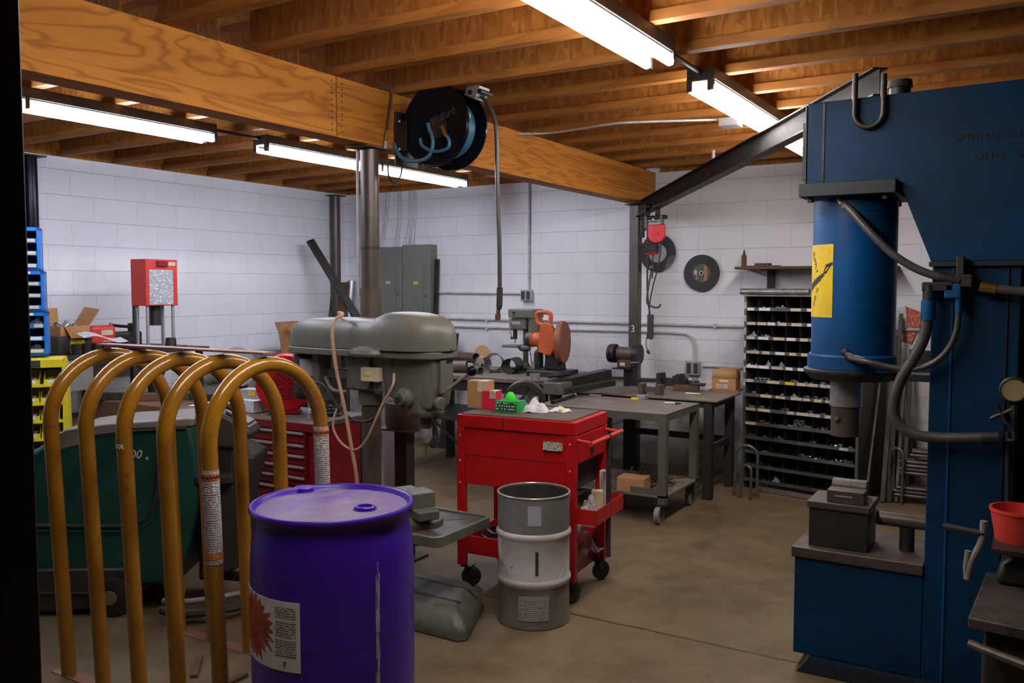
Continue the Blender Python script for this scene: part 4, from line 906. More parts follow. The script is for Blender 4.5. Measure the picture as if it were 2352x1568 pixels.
# ================================================================ BLUE HYDRAULIC PRESS
Y0 = 3.80; YB = 4.16; YM = 3.98
t = thing('hydraulic_press', 'huge dark blue hydraulic press with yellow stickered cylinder, at the right edge', 'press', (-0.30, YM, 0))
hx0 = -0.855
head = [(hx0, 2.075), (-0.50, 2.075), (-0.372, 1.745), (0.62, 1.745), (0.62, 2.425), (hx0, 2.41)]
MB().prism(head, 'xz', Y0, YB).build('head_frame', 'blue', t, w=True, bev=0.004)
MB().box(hx0+0.062, hx0+0.070, Y0-0.004, Y0, 2.085, 2.405).build('weld_bead', 'steel', t, w=True)
MB().box(hx0-0.008, hx0-0.0005, Y0-0.003, YB+0.003, 2.06, 2.40).build('end_plate', 'pdark', t, w=True, bev=0.002)
MB().box(hx0-0.03, hx0-0.0085, Y0+0.05, YB-0.05, 2.10, 2.34).build('bolt_plate', 'steel', t, w=True, bev=0.002)
MB().box(-0.377, 0.66, Y0-0.02, YB+0.02, 1.725, 1.745).build('throat_plate', 'pdark', t, w=True, bev=0.002)
MB().box(hx0-0.02, -0.500, Y0-0.05, YB+0.05, 2.018, 2.074).build('cylinder_mount', 'pdark', t, w=True, bev=0.004)
for x in (hx0+0.02, -0.545):
    for y in (Y0-0.01, YB+0.01): MB().cyl((x, y, 1.998), (x, y, 2.018), 0.014, n=6).build('bolt', 'steel', t, w=True)
cx, cy = -0.688, YM; cr = 0.170
cyl_ = MB().cyl((cx, cy, 1.335), (cx, cy, 2.018), cr, n=64).build('cylinder', 'bluel', t, w=True)
MB().lathe([(cr, 1.955), (cr+0.001, 1.955), (cr+0.001, 1.957), (cr, 1.957)], (cx, cy, 0), n=64).build('seam_line', 'pdark', cyl_, w=True)
MB().lathe([(cr, 1.300), (cr+0.014, 1.300), (cr+0.014, 1.352), (cr+0.006, 1.36), (cr, 1.36)], (cx, cy, 0), n=64).build('gland_ring', 'bluel', t, w=True)
MB().lathe([(0.05, 1.25), (cr+0.0, 1.25), (cr+0.02, 1.27), (cr+0.03, 1.282), (cr+0.03, 1.292), (cr+0.012, 1.30), (0.05, 1.30)], (cx, cy, 0), n=64).build('lower_flange', 'pdark', t, w=True)
MB().cyl((cx-0.022, cy, 1.13), (cx-0.022, cy, 1.25), 0.066, n=44).build('ram', 'bright', t, w=True)
MB().cyl((cx-0.022, cy, 1.00), (cx-0.022, cy, 1.13), 0.060, n=44).build('ram_tool', 'steelb', t, w=True)
MB().ball((cx-0.045, cy-0.058, 1.075), 0.013, 12).build('set_screw', 'rust', t, w=True)
MB().box(-0.52, -0.36, cy-0.05, cy+0.05, 1.255, 1.285).build('guide_arm', 'pdark', t, w=True, bev=0.003)
# yellow sticker wraps the left front
fa2 = math.atan2(-cy, -cx)
s0 = fa2-1.5; s1 = fa2-0.50
st = MB().patch((cx, cy, 0), cr+0.0004, s0, s1, ony(1900, 728, cy-0.1).z, ony(1900, 562, cy-0.1).z, n=20).build('warning_sticker', 'ywarn', t, w=True); st['label'] = 'yellow warning sticker'
z0 = ony(1900, 645, cy-0.1).z
def strip(a0_, z0_, a1_, z1_, h, m='ink'):
    r = cr+0.0028; V = []; n = 10
    for i in range(n+1):
        u = i/n; a = a0_+(a1_-a0_)*u; z = z0_+(z1_-z0_)*u
        V += [(cx+r*math.cos(a), cy+r*math.sin(a), z-h/2), (cx+r*math.cos(a), cy+r*math.sin(a), z+h/2)]
    return MB().add(V, [(2*i, 2*i+2, 2*i+3, 2*i+1) for i in range(n)])
zy = lambda py: ony(1900, py, cy-0.1).z
for k in range(3): strip(s0+0.08, zy(657+6*k), s0+0.84-0.10*k, zy(624+6*k+3*k), 0.008).build('hand_stripe', 'ink', st, w=True)
lettering('SUPPLY', 0.030, 'ink', st, None, bend=((cx, cy), cr, s0+0.36, zy(603), R(-66)))
lettering('OVER 100', 0.020, 'ink', st, None, bend=((cx, cy), cr, s0+0.42, zy(682), R(64)))
o = st.children[-1] if False else None
lettering('DANGER', 0.016, 'ink', st, None, bend=((cx, cy), cr, s0+0.60, z0-0.075)) if False else None
lp = MB(); r = cr+0.003; pts = []
for i in range(16):
    an = 2*PI*i/16; aa = s0+0.84+0.09*math.cos(an); pts.append((cx+r*math.cos(aa), cy+r*math.sin(aa), zy(616)+0.010*math.sin(an)+0.016*math.cos(an)))
lp.tube(pts, 0.0022, 6, closed=True).build('loop_mark', 'ink', st, w=True)
strip(s1-0.22, zy(612), s1-0.01, zy(606), 0.014, 'steelb').build('faded_mark', 'steelb', st, w=True)
# column
MB().box(-0.365, -0.06, Y0+0.0, YB, 0.02, 1.724).build('column', 'blue', t, w=True, bev=0.006)
MB().box(-0.296, -0.288, Y0-0.006, Y0-0.0005, 0.05, 1.72).build('corner_weld', 'bluel', t, w=True)
MB().box(-0.11, -0.102, Y0-0.006, Y0-0.0005, 0.05, 1.72).build('corner_weld', 'pdark', t, w=True)
MB().box(-0.06, 0.45, Y0+0.10, YB, 0.02, 1.724).build('rear_column', 'pdark', t, w=True, bev=0.004)
# base box with slab top and foot
MB().box(-0.872, -0.366, Y0, YB+0.04, 0.062, 0.485).build('base_box', 'blue', t, w=True, bev=0.004)
MB().box(-0.885, -0.366, Y0-0.012, YB+0.06, 0.485, 0.532).build('bed_slab', 'oilyt', t, w=True, bev=0.006)
MB().prism([(-0.845, 0.0), (0.6, 0.0), (0.6, 0.061), (-0.80, 0.061)], 'xz', Y0-0.05, YB+0.05).build('foot_plate', 'pdark', t, w=True)
# text stencilled on the head
q = ony(2187, 319, Y0); lettering('SPRING SHOP', 0.042, 'inkb', t, frame_y(q.x, Y0-0.0015, q.z, 0), ext=0.0004, spacing=1.2, align='LEFT')
q = ony(2235, 361, Y0); lettering('OHO  6 7 8', 0.042, 'inkb', t, frame_y(q.x, Y0-0.0015, q.z, 0), ext=0.0004, spacing=1.2, align='LEFT')
# lifting loop on the head and filler cap
lx0, lx1 = ony(1962, 230, Y0-0.03).x, ony(2028, 230, Y0-0.03).x; lr = (lx1-lx0)/2; lz = ony(1995, 290, Y0-0.03).z
zt1 = ony(1962, 168, Y0-0.03).z; zt2 = ony(2028, 168, Y0-0.03).z; yl = Y0-0.016
pts = [(lx0, yl, zt1), (lx0, yl, lz+lr+0.05)]+[((lx0+lx1)/2-lr*math.cos(PI*i/16), yl, lz+lr-lr*math.sin(PI*i/16)) for i in range(17)]+[(lx1, yl, lz+lr+0.05), (lx1, yl, zt2)]
MB().tube(pts, 0.0115, 12).build('lifting_loop', 'steel', t, w=True)
q = ony(2067, 210, YM)
MB().cyl((q.x, YM, 2.41), (q.x, YM, 2.47), 0.042, n=24).build('filler_neck', 'pdark', t, w=True)
MB().cyl((q.x, YM, 2.47), (q.x, YM, 2.50), 0.050, 0.046, 24).build('filler_cap', 'greyd', t, w=True)
MB().cyl((q.x-0.08, YM-0.02, 2.412), (q.x-0.08, YM-0.02, 2.44), 0.008, n=10).build('vent_stub', 'bright', t, w=True)
# hoses
def hose(pts, r, name='hose', m='hose'): return MB().tube(pts, r, 14, k=8).build(name, m, t, w=True)
def S(px, py, y=Y0-0.06): return ony(px, py, y)
ya_ = cy-cr
h1 = hose([S(1937, 466, ya_+0.0), S(1960, 490, ya_-0.03), S(2000, 535, Y0-0.05), S(2050, 583, Y0-0.06), S(2105, 617, Y0-0.06), S(2160, 637), S(2195, 645)], 0.0155)
MB().tube([S(1930, 458, ya_+0.02), S(1945, 475, ya_-0.01)], 0.017, 10).build('hose_fitting', 'brass', h1, w=True)
MB().tube([S(2158, 636), S(2205, 646)], 0.022, 12).build('hose_collar', 'steel', h1, w=True)
MB().cb(S(2215, 645, Y0-0.04), (0.06, 0.075, 0.05)).cb(S(2207, 612, Y0-0.04), (0.03, 0.06, 0.08)).build('manifold', 'steel', t, w=True, bev=0.006)
h2 = hose([S(1945, 812, ya_), S(1955, 822, ya_-0.03), S(1990, 830), S(2040, 842), S(2095, 848), S(2140, 835), S(2175, 805), S(2195, 765), S(2201, 725), S(2202, 700)], 0.0115)
MB().ball(S(1943, 810, ya_+0.01), 0.022, 12).tube([S(1947, 816, ya_-0.01), S(1962, 822, ya_-0.02)], 0.019, 10).build('hose_elbow', 'steel', h2, w=True)
MB().tube([S(1960, 821, ya_-0.02), S(1985, 829, ya_-0.03)], 0.0155, 12).build('hose_collar', 'galv', h2, w=True)
MB().tube([S(2202, 720), S(2202, 672)], 0.014, 12).build('hose_collar', 'bluel', h2, w=True)
MB().cb(S(2190, 668, Y0-0.045), (0.06, 0.07, 0.06)).build('valve_block', 'bluel', t, w=True, bev=0.008)
h3 = hose([S(2133, 680), S(2130, 730), S(2122, 775), S(2100, 820), S(2072, 865), S(2056, 910), S(2053, 950), S(2070, 980), S(2105, 998), S(2150, 1005), S(2210, 1006), S(2265, 1005)], 0.0215)
MB().tube([S(2135, 655), S(2134, 688)], 0.024, 12).build('hose_fitting', 'pdark', h3, w=True)
MB().tube([S(2133, 690), S(2131, 735)], 0.0265, 14).build('hose_collar', 'bluel', h3, w=True)
MB().tube([S(2255, 1005), S(2295, 1005)], 0.0265, 14).build('hose_collar', 'pdark', h3, w=True)
MB().cb(S(2155, 658, Y0-0.045), (0.11, 0.07, 0.035)).build('fitting_block', 'blk', t, w=True, bev=0.004)
h4 = hose([S(2255, 660), S(2290, 664), S(2330, 668), S(2400, 672)], 0.018)
MB().tube([S(2250, 659), S(2288, 664)], 0.020, 12).build('hose_collar', 'brass', h4, w=True)
g = S(2328, 896, Y0-0.05)
gg = MB().lathe([(0, 0), (0.048, 0), (0.05, 0.01), (0.05, 0.035), (0.044, 0.04), (0.042, 0.034), (0, 0.034)], g+Vector((0, 0.04, 0)), Vector((0.02, -1, 0)), 32).build('pressure_gauge', 'steel', t, w=True)
MB().lathe([(0, 0), (0.041, 0), (0.041, 0.001), (0, 0.001)], g+Vector((0, 0.005, 0)), Vector((0.02, -1, 0)), 32).build('gauge_face', 'gaugef', gg, w=True)
v = S(2300, 950, Y0-0.08)
hv = MB().cyl(v+Vector((0, 0.07, 0)), v, 0.012, n=12).build('hand_valve', 'steel', t, w=True)
mb = MB()
for a_ in (0.5, 0.5+PI/2):
    d_ = Vector((math.cos(a_), 0, math.sin(a_))); mb.tube([v-d_*0.040, v-d_*0.01, v+d_*0.01, v+d_*0.040], 0.008, 8)
mb.build('valve_cross', 'steel', hv, w=True)
MB().tube([S(2315, 990, Y0-0.03), S(2315, 1150, Y0-0.03), S(2308, 1240, Y0-0.03)], 0.01, 8).build('steel_line', 'steel', t, w=True)
MB().tube([S(2330, 930, Y0-0.03), S(2330, 1010, Y0-0.03), S(2300, 1012, Y0-0.03)], 0.014, 8).build('pipe_tee', 'steel', t, w=True)
# anvil on the bed
t = thing('press_anvil', 'scratched iron anvil block with small steel block on the press bed under the ram', 'anvil', (-0.70, 3.94, 0.533))
MB().box(-0.125, 0.115, -0.10, 0.11, 0, 0.165).build('block', 'oily', t, bev=0.004)
MB().box(-0.133, 0.122, -0.11, 0.12, 0.165, 0.195).build('cap_plate', 'oilyt', t, bev=0.004)
MB().box(-0.055, 0.095, -0.09, -0.01, 0.195, 0.248).build('die_block', 'oilyt', t, bev=0.003)
MB().box(-0.02, 0.05, -0.0925, -0.090, 0.222, 0.228).build('die_slot', 'bright', t)
t = thing('round_bar_offcut', 'short fat rusty round bar lying behind the die block on the press anvil', 'steel bar', (-0.70, 3.98, 0.729))
MB().cyl((-0.06, 0.028, 0.038), (0.085, 0.028, 0.038), 0.037, n=28).build('bar', 'oilyt', t, bev=0.003)
t = thing('support_pipe', 'horizontal dark pipe on a short stub between anvil and press column', 'pipe', (-0.47, 3.97, 0.533))
MB().cyl((-0.10, 0, 0.125), (0.10, 0, 0.125), 0.030, n=24).build('pipe', 'steelb', t)
MB().cyl((0.02, 0, 0), (0.02, 0, 0.10), 0.030, n=20).build('stub', 'blk', t)

# ================================================================ JIB ARM + HOIST
A = Vector((-3.118, 7.36, 2.345)); B = ony(2022, 187, 4.30)
B = Vector((B.x, B.y, B.z))
t = thing('jib_arm', 'long dark steel I-beam jib arm sloping up from the back column over the blue press', 'jib arm', tuple(A))
d_ = (B-A); Ln = d_.length; u = d_.normalized(); side = Vector((0, 0, 1)).cross(u).normalized(); up = u.cross(side)
def ib(w0, w1, h0, h1, nm, m):
    mb = MB(); V = []
    for p_ in (A, B):
        for (a_, b_) in ((w0, h0), (w1, h0), (w1, h1), (w0, h1)): V.append(p_+side*a_+up*b_)
    mb.add(V, [(0, 1, 2, 3), (4, 7, 6, 5), (0, 4, 5, 1), (1, 5, 6, 2), (2, 6, 7, 3), (3, 7, 4, 0)]).build(nm, m, t, w=True)
ib(-0.0035, 0.0035, -0.057, 0.057, 'web', 'arm'); ib(-0.036, 0.036, 0.057, 0.064, 'top_flange', 'steel'); ib(-0.036, 0.036, -0.064, -0.057, 'bottom_flange', 'steel')
# hoist hangs from a trolley close to the column
fr = 0.10
T0 = A+u*(Ln*fr); T0 = A+u*0.42
hz = ony(1514, 537, T0.y).z
hc = ony(1514, 537, T0.y)
t = thing('electric_hoist', 'small red electric chain hoist hanging from a trolley on the jib arm', 'hoist', (T0.x, T0.y, hz-0.07))
z0 = T0.z-0.056
X_ = T0.x
tr = MB().box(X_-0.05, X_-0.043, T0.y-0.05, T0.y+0.05, z0-0.06, z0+0.05).box(X_+0.043, X_+0.05, T0.y-0.05, T0.y+0.05, z0-0.06, z0+0.05).build('trolley', 'steel', t, w=True)
for sx in (-1, 1):
    for sy in (-1, 1): MB().cyl((X_+sx*0.012, T0.y+sy*0.03, z0+0.022), (X_+sx*0.04, T0.y+sy*0.03, z0+0.022), 0.016, n=16).build('trolley_wheel', 'steel', tr, w=True)
MB().cyl((X_-0.11, T0.y, z0-0.07), (X_+0.13, T0.y, z0-0.07), 0.017, n=14).build('cross_bar', 'blk', t, w=True)
for dx in (-0.055, 0.085):
    MB().box(X_+dx-0.010, X_+dx+0.010, T0.y-0.022, T0.y+0.022, hz+0.05, z0-0.05).build('hanger_strap', 'steelb', t, w=True)
MB().tube([(X_+0.01, T0.y-0.01, z0-0.08), (X_+0.01, T0.y-0.01, hz+0.10)], 0.008, 8).cyl((X_-0.035, T0.y-0.01, hz+0.11), (X_+0.055, T0.y-0.01, hz+0.11), 0.012, n=10).build('hook_link', 'galv', t, w=True)
xh = hc.x; yh = T0.y
poly = [(xh-0.075, hz+0.075), (xh+0.075, hz+0.075), (xh+0.078, hz-0.01)]+[(xh+0.076*math.cos(-PI*i/10), hz-0.01+0.07*math.sin(-PI*i/10)) for i in range(1, 10)]+[(xh-0.075, hz-0.01)]
MB().prism(poly, 'xz', yh-0.07, yh-0.045).build('red_cover', 'redb', t, w=True, bev=0.006)
MB().cyl((xh, yh-0.07, hz+0.0), (xh, yh-0.08, hz+0.0), 0.016, n=16).build('cover_boss', 'redp', t, w=True)
MB().box(xh-0.10, xh+0.03, yh-0.045, yh+0.08, hz-0.04, hz+0.078).build('gear_case', 'steel', t, w=True, bev=0.008)
mb = MB()
for k in range(7): mb.box(xh-0.11, xh-0.01, yh-0.05, yh+0.06, hz-0.15+k*0.016, hz-0.143+k*0.016)
mb.box(xh-0.10, xh-0.02, yh-0.04, yh+0.05, hz-0.15, hz-0.04); mb.build('finned_motor', 'steel', t, w=True)
MB().lathe([(0, 0), (0.045, 0), (0.052, 0.012), (0.02, 0.022), (0, 0.022)], (xh-0.06, yh-0.02, hz-0.175), n=20).build('red_guide', 'redp', t, w=True)
for k in range(3):
    MB().tube([(xh-0.12+0.006*k, yh+0.01, hz+0.06), (xh-0.165, yh-0.0, hz+0.0), (xh-0.17, yh-0.01, hz-0.08+0.02*k), (xh-0.13, yh-0.01, hz-0.12)], 0.0055, 6, k=6).build('cable_loop', 'rub', t, w=True)
def H(px, py): return ony(px, py, yh-0.03)
MB().tube([H(1488, 545), H(1487, 600), H(1487, 670), H(1492, 720), H(1495, 780)], 0.008, 8, k=6).build('control_cable', 'rub', t, w=True)
MB().tube([H(1519, 560), H(1512, 610), H(1499, 660), H(1492, 700), H(1491, 730)], 0.006, 8, k=6).build('control_cable', 'rub', t, w=True)
MB().tube([H(1500, 572), H(1499, 600), H(1498, 640)], 0.006, 6, k=2).build('lift_cable', 'steel', t, w=True)
MB().ball(H(1496, 615), 0.026, 12, (0.8, 0.8, 1)).tube([H(1496, 622), H(1489, 660), H(1486, 690), H(1490, 700), H(1505, 706), H(1514, 704), H(1517, 698)], 0.009, 8, k=5).build('hook', 'steelb', t, w=True)
MB().cb(H(1494, 750), (0.05, 0.035, 0.21)).build('pendant_control', 'greyd', t, w=True, bev=0.006)
MB().tube([H(1487, 765), H(1484, 790), H(1487, 803)], 0.004, 6, k=4).build('plug_cord', 'rub', t, w=True)
MB().cb(H(1489, 808), (0.02, 0.02, 0.035), (0, R(-30), 0)).build('plug', 'rub', t, w=True)

# ================================================================ HOSE REEL
rc = onx(1020, 294, -2.785); r0 = 0.212
t = thing('hose_reel', 'gloss black round air hose reel bolted to the side of the plywood beam', 'hose reel', tuple(rc))
def disc(y, m, nm, rr=r0, par=None):
    return MB().lathe([(0, 0.012), (rr*0.28, 0.012), (rr*0.36, 0), (rr*0.80, 0), (rr*0.90, -0.012), (rr*0.97, -0.016), (rr, -0.010), (rr, -0.004), (rr*0.97, -0.010), (rr*0.90, -0.006), (rr*0.8, 0.004), (rr*0.36, 0.004), (rr*0.28, 0.016), (0, 0.016)], rc+Vector((0, y, 0)), Vector((0, 1, 0)), 64).build(nm, m, par or t, w=True, sharp=50)
d1 = disc(-0.07, 'blkgl', 'side_disc')
MB().tube([rc+Vector((r0*math.cos(2*PI*i/72), -0.078, r0*math.sin(2*PI*i/72))) for i in range(72)], 0.006, 10, closed=True).build('rolled_rim', 'blkgl', t, w=True)
MB().lathe([(0, 0), (r0*0.96, 0), (r0*1.03, -0.014), (r0*1.03, -0.002), (r0*0.97, 0.01), (0, 0.01)], rc+Vector((0, 0.095, 0)), Vector((0, 1, 0)), 64).build('side_disc', 'blkgl', t, w=True)
MB().cyl(rc+Vector((0, -0.06, 0)), rc+Vector((0, 0.08, 0)), 0.105, n=40).build('drum_core', 'blk', t, w=True)
hz_ = []
for k in range(6):
    MB().tube([rc+Vector((0.150*math.cos(2*PI*i/48), -0.042+0.021*k, 0.150*math.sin(2*PI*i/48))) for i in range(48)], 0.0105, 10, closed=True).build('wound_hose', 'hoseb', t, w=True)
MB().box(-3.048, -3.036, rc.y-0.10, rc.y+0.10, rc.z-0.19, rc.z+0.10).build('mount_plate', 'blk', t, w=True, bev=0.003)
MB().box(-3.036, -2.96, rc.y-0.108, rc.y-0.100, rc.z-0.12, rc.z+0.04).build('mount_arm', 'blk', t, w=True)
for dz in (0.06, -0.09): MB().ball((-3.005, rc.y-0.110, rc.z+dz-0.02), 0.008, 8).build('bolt', 'galv', t, w=True)
# guide arm with rollers
ga = rc+Vector((0.165, 0.02, 0.165))
MB().bar(rc+Vector((0.05, 0.10, 0.05)), ga+Vector((0.0, 0.08, 0.0)), 0.05, 0.01, (0, 1, 0)).build('guide_arm', 'blk', t, w=True)
MB().cb(ga+Vector((0.03, 0.01, 0.01)), (0.075, 0.10, 0.075), (0, R(25), 0)).build('roller_box', 'galv', t, w=True, bev=0.003)
for s in (-1, 1): MB().cyl(ga+Vector((0.05+0.03*s, -0.045, 0.0)), ga+Vector((0.05+0.03*s, 0.065, 0.0)), 0.013, n=12).build('roller', 'blk', t, w=True)
yy = ga.y
def G(px, py): return ony(px, py, yy)
ho = MB().tube([G(1106, 222), G(1122, 240), G(1136, 275), G(1141, 320), G(1142, 400), G(1144, 480), G(1147, 560), G(1148, 665)], 0.0115, 12, k=8).build('hanging_hose', 'hose', t, w=True)
MB().tube([G(1148, 660), G(1147, 700), G(1145, 706)], 0.0165, 12, k=3).build('bend_guard', 'rub', ho, w=True)
MB().tube([G(1145, 704), G(1144, 722)], 0.011, 12).build('coupler', 'brass', ho, w=True)
MB().tube([G(1144, 722), G(1143, 735)], 0.015, 12).build('coupler_sleeve', 'rust', ho, w=True)
yy2 = rc.y-0.105
def Q(px, py): return ony(px, py, yy2)
MB().tube([Q(983, 283), Q(986, 298), Q(992, 312), Q(994, 330), Q(990, 350), Q(978, 364), Q(955, 370), Q(930, 366), Q(915, 352), Q(906, 330)], 0.011, 12, k=6).build('inlet_hose', 'hoseb', t, w=True)
MB().tube([Q(965, 318), Q(968, 332), Q(980, 342), Q(1000, 348), Q(1018, 345), Q(1030, 338), Q(1032, 325), Q(1027, 312)], 0.0095, 10, k=6).build('link_hose', 'hoseb', t, w=True)
MB().tube([Q(1016, 290), Q(1020, 300), Q(1026, 314)], 0.011, 10).build('swivel_fitting', 'brass', t, w=True)
c_ = Q(1066, 264); MB().lathe([(0, 0), (0.020, 0), (0.020, 0.001), (0, 0.001)], Vector((c_.x, rc.y-0.072, c_.z)), Vector((0, -1, 0)), 24).build('round_sticker', 'white', t, w=True)
MB().lathe([(0, 0), (0.010, 0), (0.010, 0.001), (0, 0.001)], Vector((c_.x, rc.y-0.0735, c_.z)), Vector((0, -1, 0)), 24).build('sticker_dot', 'pink', t, w=True)
q = ony(1017, 268, rc.y-0.075); lettering('BluBird', 0.055, 'dimt', t, frame_y(q.x, rc.y-0.0725, q.z, R(20)))
# air line drop by the column
def E_(px, py): return onx(px, py, -3.035)
t = thing('air_line', 'thin dark air line looping down the beam side to brass fittings left of the reel', 'air line', tuple(E_(885, 330)))
MB().tube([E_(872, 199), E_(886, 198), E_(897, 208), E_(899, 225), E_(894, 265), E_(889, 300)], 0.006, 8, k=5).build('line', 'steelb', t, w=True)
MB().tube([E_(888, 300), E_(886, 325)], 0.009, 10).build('brass_fitting', 'brass', t, w=True)
MB().tube([E_(886, 325), E_(884, 342)], 0.012, 10).build('ball_valve', 'galv', t, w=True)
MB().tube([E_(889, 345), E_(891, 385), E_(893, 405), E_(903, 420), E_(912, 418), E_(921, 400), E_(924, 370), E_(921, 352)], 0.0045, 8, k=5).build('pull_cord', 'steel', t, w=True)

# ================================================================ FOREGROUND LEFT POST
b0 = ray(73, 784); tt = 1.15
e = Vector((b0.x*tt, b0.y*tt, 0))
t = thing('door_post', 'dark out of focus steel post filling the left edge of the photo', 'post', (e.x, e.y, 0))
MB().box(-0.22, 0, -0.07, 0, 0, 2.69).build('post', 'blk', t, bev=0.004)
MB().box(-0.24, -0.045, -0.10, -0.072, 0, 1.30).build('red_guard', 'redb', t, bev=0.006)
# ================================================================ FOREGROUND RIGHT IRON MACHINE + BUCKET
c0 = onz(2228, 1420, 0.62)
t = thing('iron_machine', 'dark cast iron machine with curved levers in the bottom right corner', 'machine', (c0.x, c0.y, 0), R(0))
MB().box(0.03, 0.75, 0.10, 0.6, 0, 0.50).build('pedestal', 'oily', t, bev=0.02)
pl = [(-0.005, -0.02), (0.8, -0.12), (0.8, 0.50), (0.02, 0.50)]
mb = MB(); mb.prism(pl, 'xy', 0.595, 0.63).build('bed_plate', 'oilyt', t, bev=0.006)
MB().lathe([(0.07, 0.6305), (0.115, 0.6305), (0.115, 0.632), (0, 0.632), (0, 0.6305), (0.07, 0.6305)], (0.33, 0.18, 0), n=32).build('round_opening_shade', 'inside', t)  # flat dark disc, paints the shade inside a round hole
MB().tube([(0.0, 0.0, 0.54), (0.10, -0.04, 0.532), (0.25, -0.09, 0.52), (0.5, -0.16, 0.50)], 0.015, 10, k=5).build('lower_rim', 'oilyt', t)
MB().box(0.04, 0.75, 0.02, 0.50, 0.50, 0.594).build('frame', 'oily', t, bev=0.01)
MB().prism([(0.05, 0.631), (0.07, 0.71), (0.12, 0.75), (0.60, 0.75), (0.60, 0.631)], 'xz', 0.36, 0.48).build('upper_casting', 'oily', t, bev=0.02)
MB().tube([(-0.03, 0.34, 0.64), (-0.02, 0.34, 0.70), (0.01, 0.34, 0.78), (0.015, 0.34, 0.85)], 0.012, 10, k=4).build('lever', 'grey', t)
MB().tube([(-0.11, 0.34, 0.815), (0.02, 0.34, 0.805)], 0.012, 10).build('cross_lever', 'greyd', t)
MB().tube([(-0.03, 0.34, 0.64), (-0.035, 0.34, 0.68), (-0.03, 0.34, 0.74)], 0.010, 10).build('link', 'grey', t)
MB().box(0.04, 0.75, 0.30, 0.62, 0.751, 0.77).build('top_shelf', 'oily', t, bev=0.003)
bk = onz(2305, 1222, 0.951)
t = thing('red_tub', 'small orange red plastic tub standing on the iron machine at the right edge', 'tub', (c0.x+0.12, c0.y+0.45, 0.7705))
MB().lathe([(0, 0), (0.075, 0), (0.092, 0.10), (0.096, 0.102), (0.096, 0.112), (0.088, 0.112), (0.072, 0.006), (0, 0.006)], n=36).build('tub_body', 'orange' if False else 'redp', t)
t = thing('steel_cup', 'small grey metal cup in front of the red tub at the right edge', 'cup', (c0.x+0.17, c0.y+0.335, 0.7705))
MB().lathe([(0, 0), (0.028, 0), (0.033, 0.055), (0.030, 0.055), (0.025, 0.004), (0, 0.004)], n=24).build('cup_body', 'galv', t)
# ================================================================ MAROON TOOL CHEST + BLOWER AND LITTER
KX0, KX1, KY0, KY1, KZ = -4.58, -3.375, 3.47, 3.95, 0.90
t = thing('tool_chest', 'long maroon tool chest with silver edged drawers behind the yellow hoops', 'tool chest', ((KX0+KX1)/2, (KY0+KY1)/2, 0))
MB().box(KX0+0.01, KX1-0.01, KY0+0.02, KY1-0.01, 0.10, KZ-0.03).build('cabinet', 'maroon', t, w=True, bev=0.004)
MB().box(KX0, KX1, KY0, KY1, KZ-0.03, KZ).build('top_mat', 'ctop', t, w=True, bev=0.004)
MB().box(KX0, KX1, KY0-0.004, KY0-0.0005, KZ-0.045, KZ-0.004).build('top_edge', 'maroon', t, w=True)
xd = -3.96
for (a, b) in ((KX0+0.03, xd-0.03), (xd-0.015, KX1-0.06)):
    for k, (z0, z1) in enumerate(((0.785, 0.85), (0.725, 0.78), (0.665, 0.72), (0.605, 0.66), (0.545, 0.60), (0.40, 0.535), (0.25, 0.39), (0.12, 0.24))):
        d = MB().box(a, b, KY0+0.002, KY0+0.019, z0, z1).build('drawer', 'maroon', t, w=True, bev=0.002)
        MB().box(a+0.005, b-0.005, KY0-0.014, KY0+0.0015, z1-0.016, z1-0.004).build('drawer_pull', 'bright', d, w=True, bev=0.002)
for x in (KX0+0.08, KX1-0.08):
    for y in (KY0+0.08, KY1-0.08): MB().cyl((x, y-0.015, 0.05), (x, y+0.015, 0.05), 0.05, n=20).build('caster', 'rub', t, w=True)
# blower
bp = onz(660, 960, KZ); bp = Vector((-3.80, 3.70, KZ)); 
rb = 0.168; an = R(-52)
t = thing('air_blower', 'round red air blower with black spiral grille standing on the maroon chest', 'blower', (bp.x-0.01, bp.y, KZ), R(40))
bz = 0.185
MB().lathe([(0, -0.07), (rb*0.96, -0.07), (rb, -0.06), (rb, 0.06), (rb*0.96, 0.07), (0, 0.07)], (0, 0, bz), (0, 1, 0), 56).build('housing', 'redb', t, bev=0.004)
MB().prism([(-0.08, 0.0), (0.07, 0.0), (0.10, 0.06), (0.09, 0.12), (-0.09, 0.12), (-0.11, 0.05)], 'xz', -0.065, 0.065).build('foot_body', 'redb', t, bev=0.01)
MB().lathe([(0.0, 0), (0.088, 0), (0.088, 0.002), (0.0, 0.002)], (0.012, -0.073, bz), (0, 1, 0), 40).build('intake_shade', 'inside', t)  # dark disc behind the grille, paints the shade of the hollow intake
for k in range(6):
    r_ = 0.022+0.0125*k
    MB().tube([(0.012+r_*math.cos(2*PI*i/36), -0.0745, bz+r_*math.sin(2*PI*i/36)) for i in range(36)], 0.0032, 6, closed=True).build('grille_ring', 'redb', t)
mb = MB()
for k in range(6):
    a = 2*PI*k/6+0.5; mb.tube([(0.012, -0.0745, bz), (0.012+0.092*math.cos(a), -0.0745, bz+0.092*math.sin(a))], 0.003, 6)
mb.build('grille_spokes', 'redb', t)
MB().box(-0.05, 0.048, -0.0735, -0.0705, bz+0.098, bz+0.126).build('name_badge', 'white', t)
MB().box(-0.047, 0.045, -0.0745, -0.0735, bz+0.101, bz+0.123).build('badge_face', 'redb', t)
Xb = WM[t.name] @ Matrix.Translation((0, -0.0755, bz+0.112)) @ Matrix.Rotation(PI/2, 4, 'X')
lettering('K', 0.026, 'white', t, Xb @ Matrix.Translation((-0.035, 0, 0))); lettering('TOOL', 0.017, 'maroon', t, Xb @ Matrix.Translation((0.01, 0, 0)))
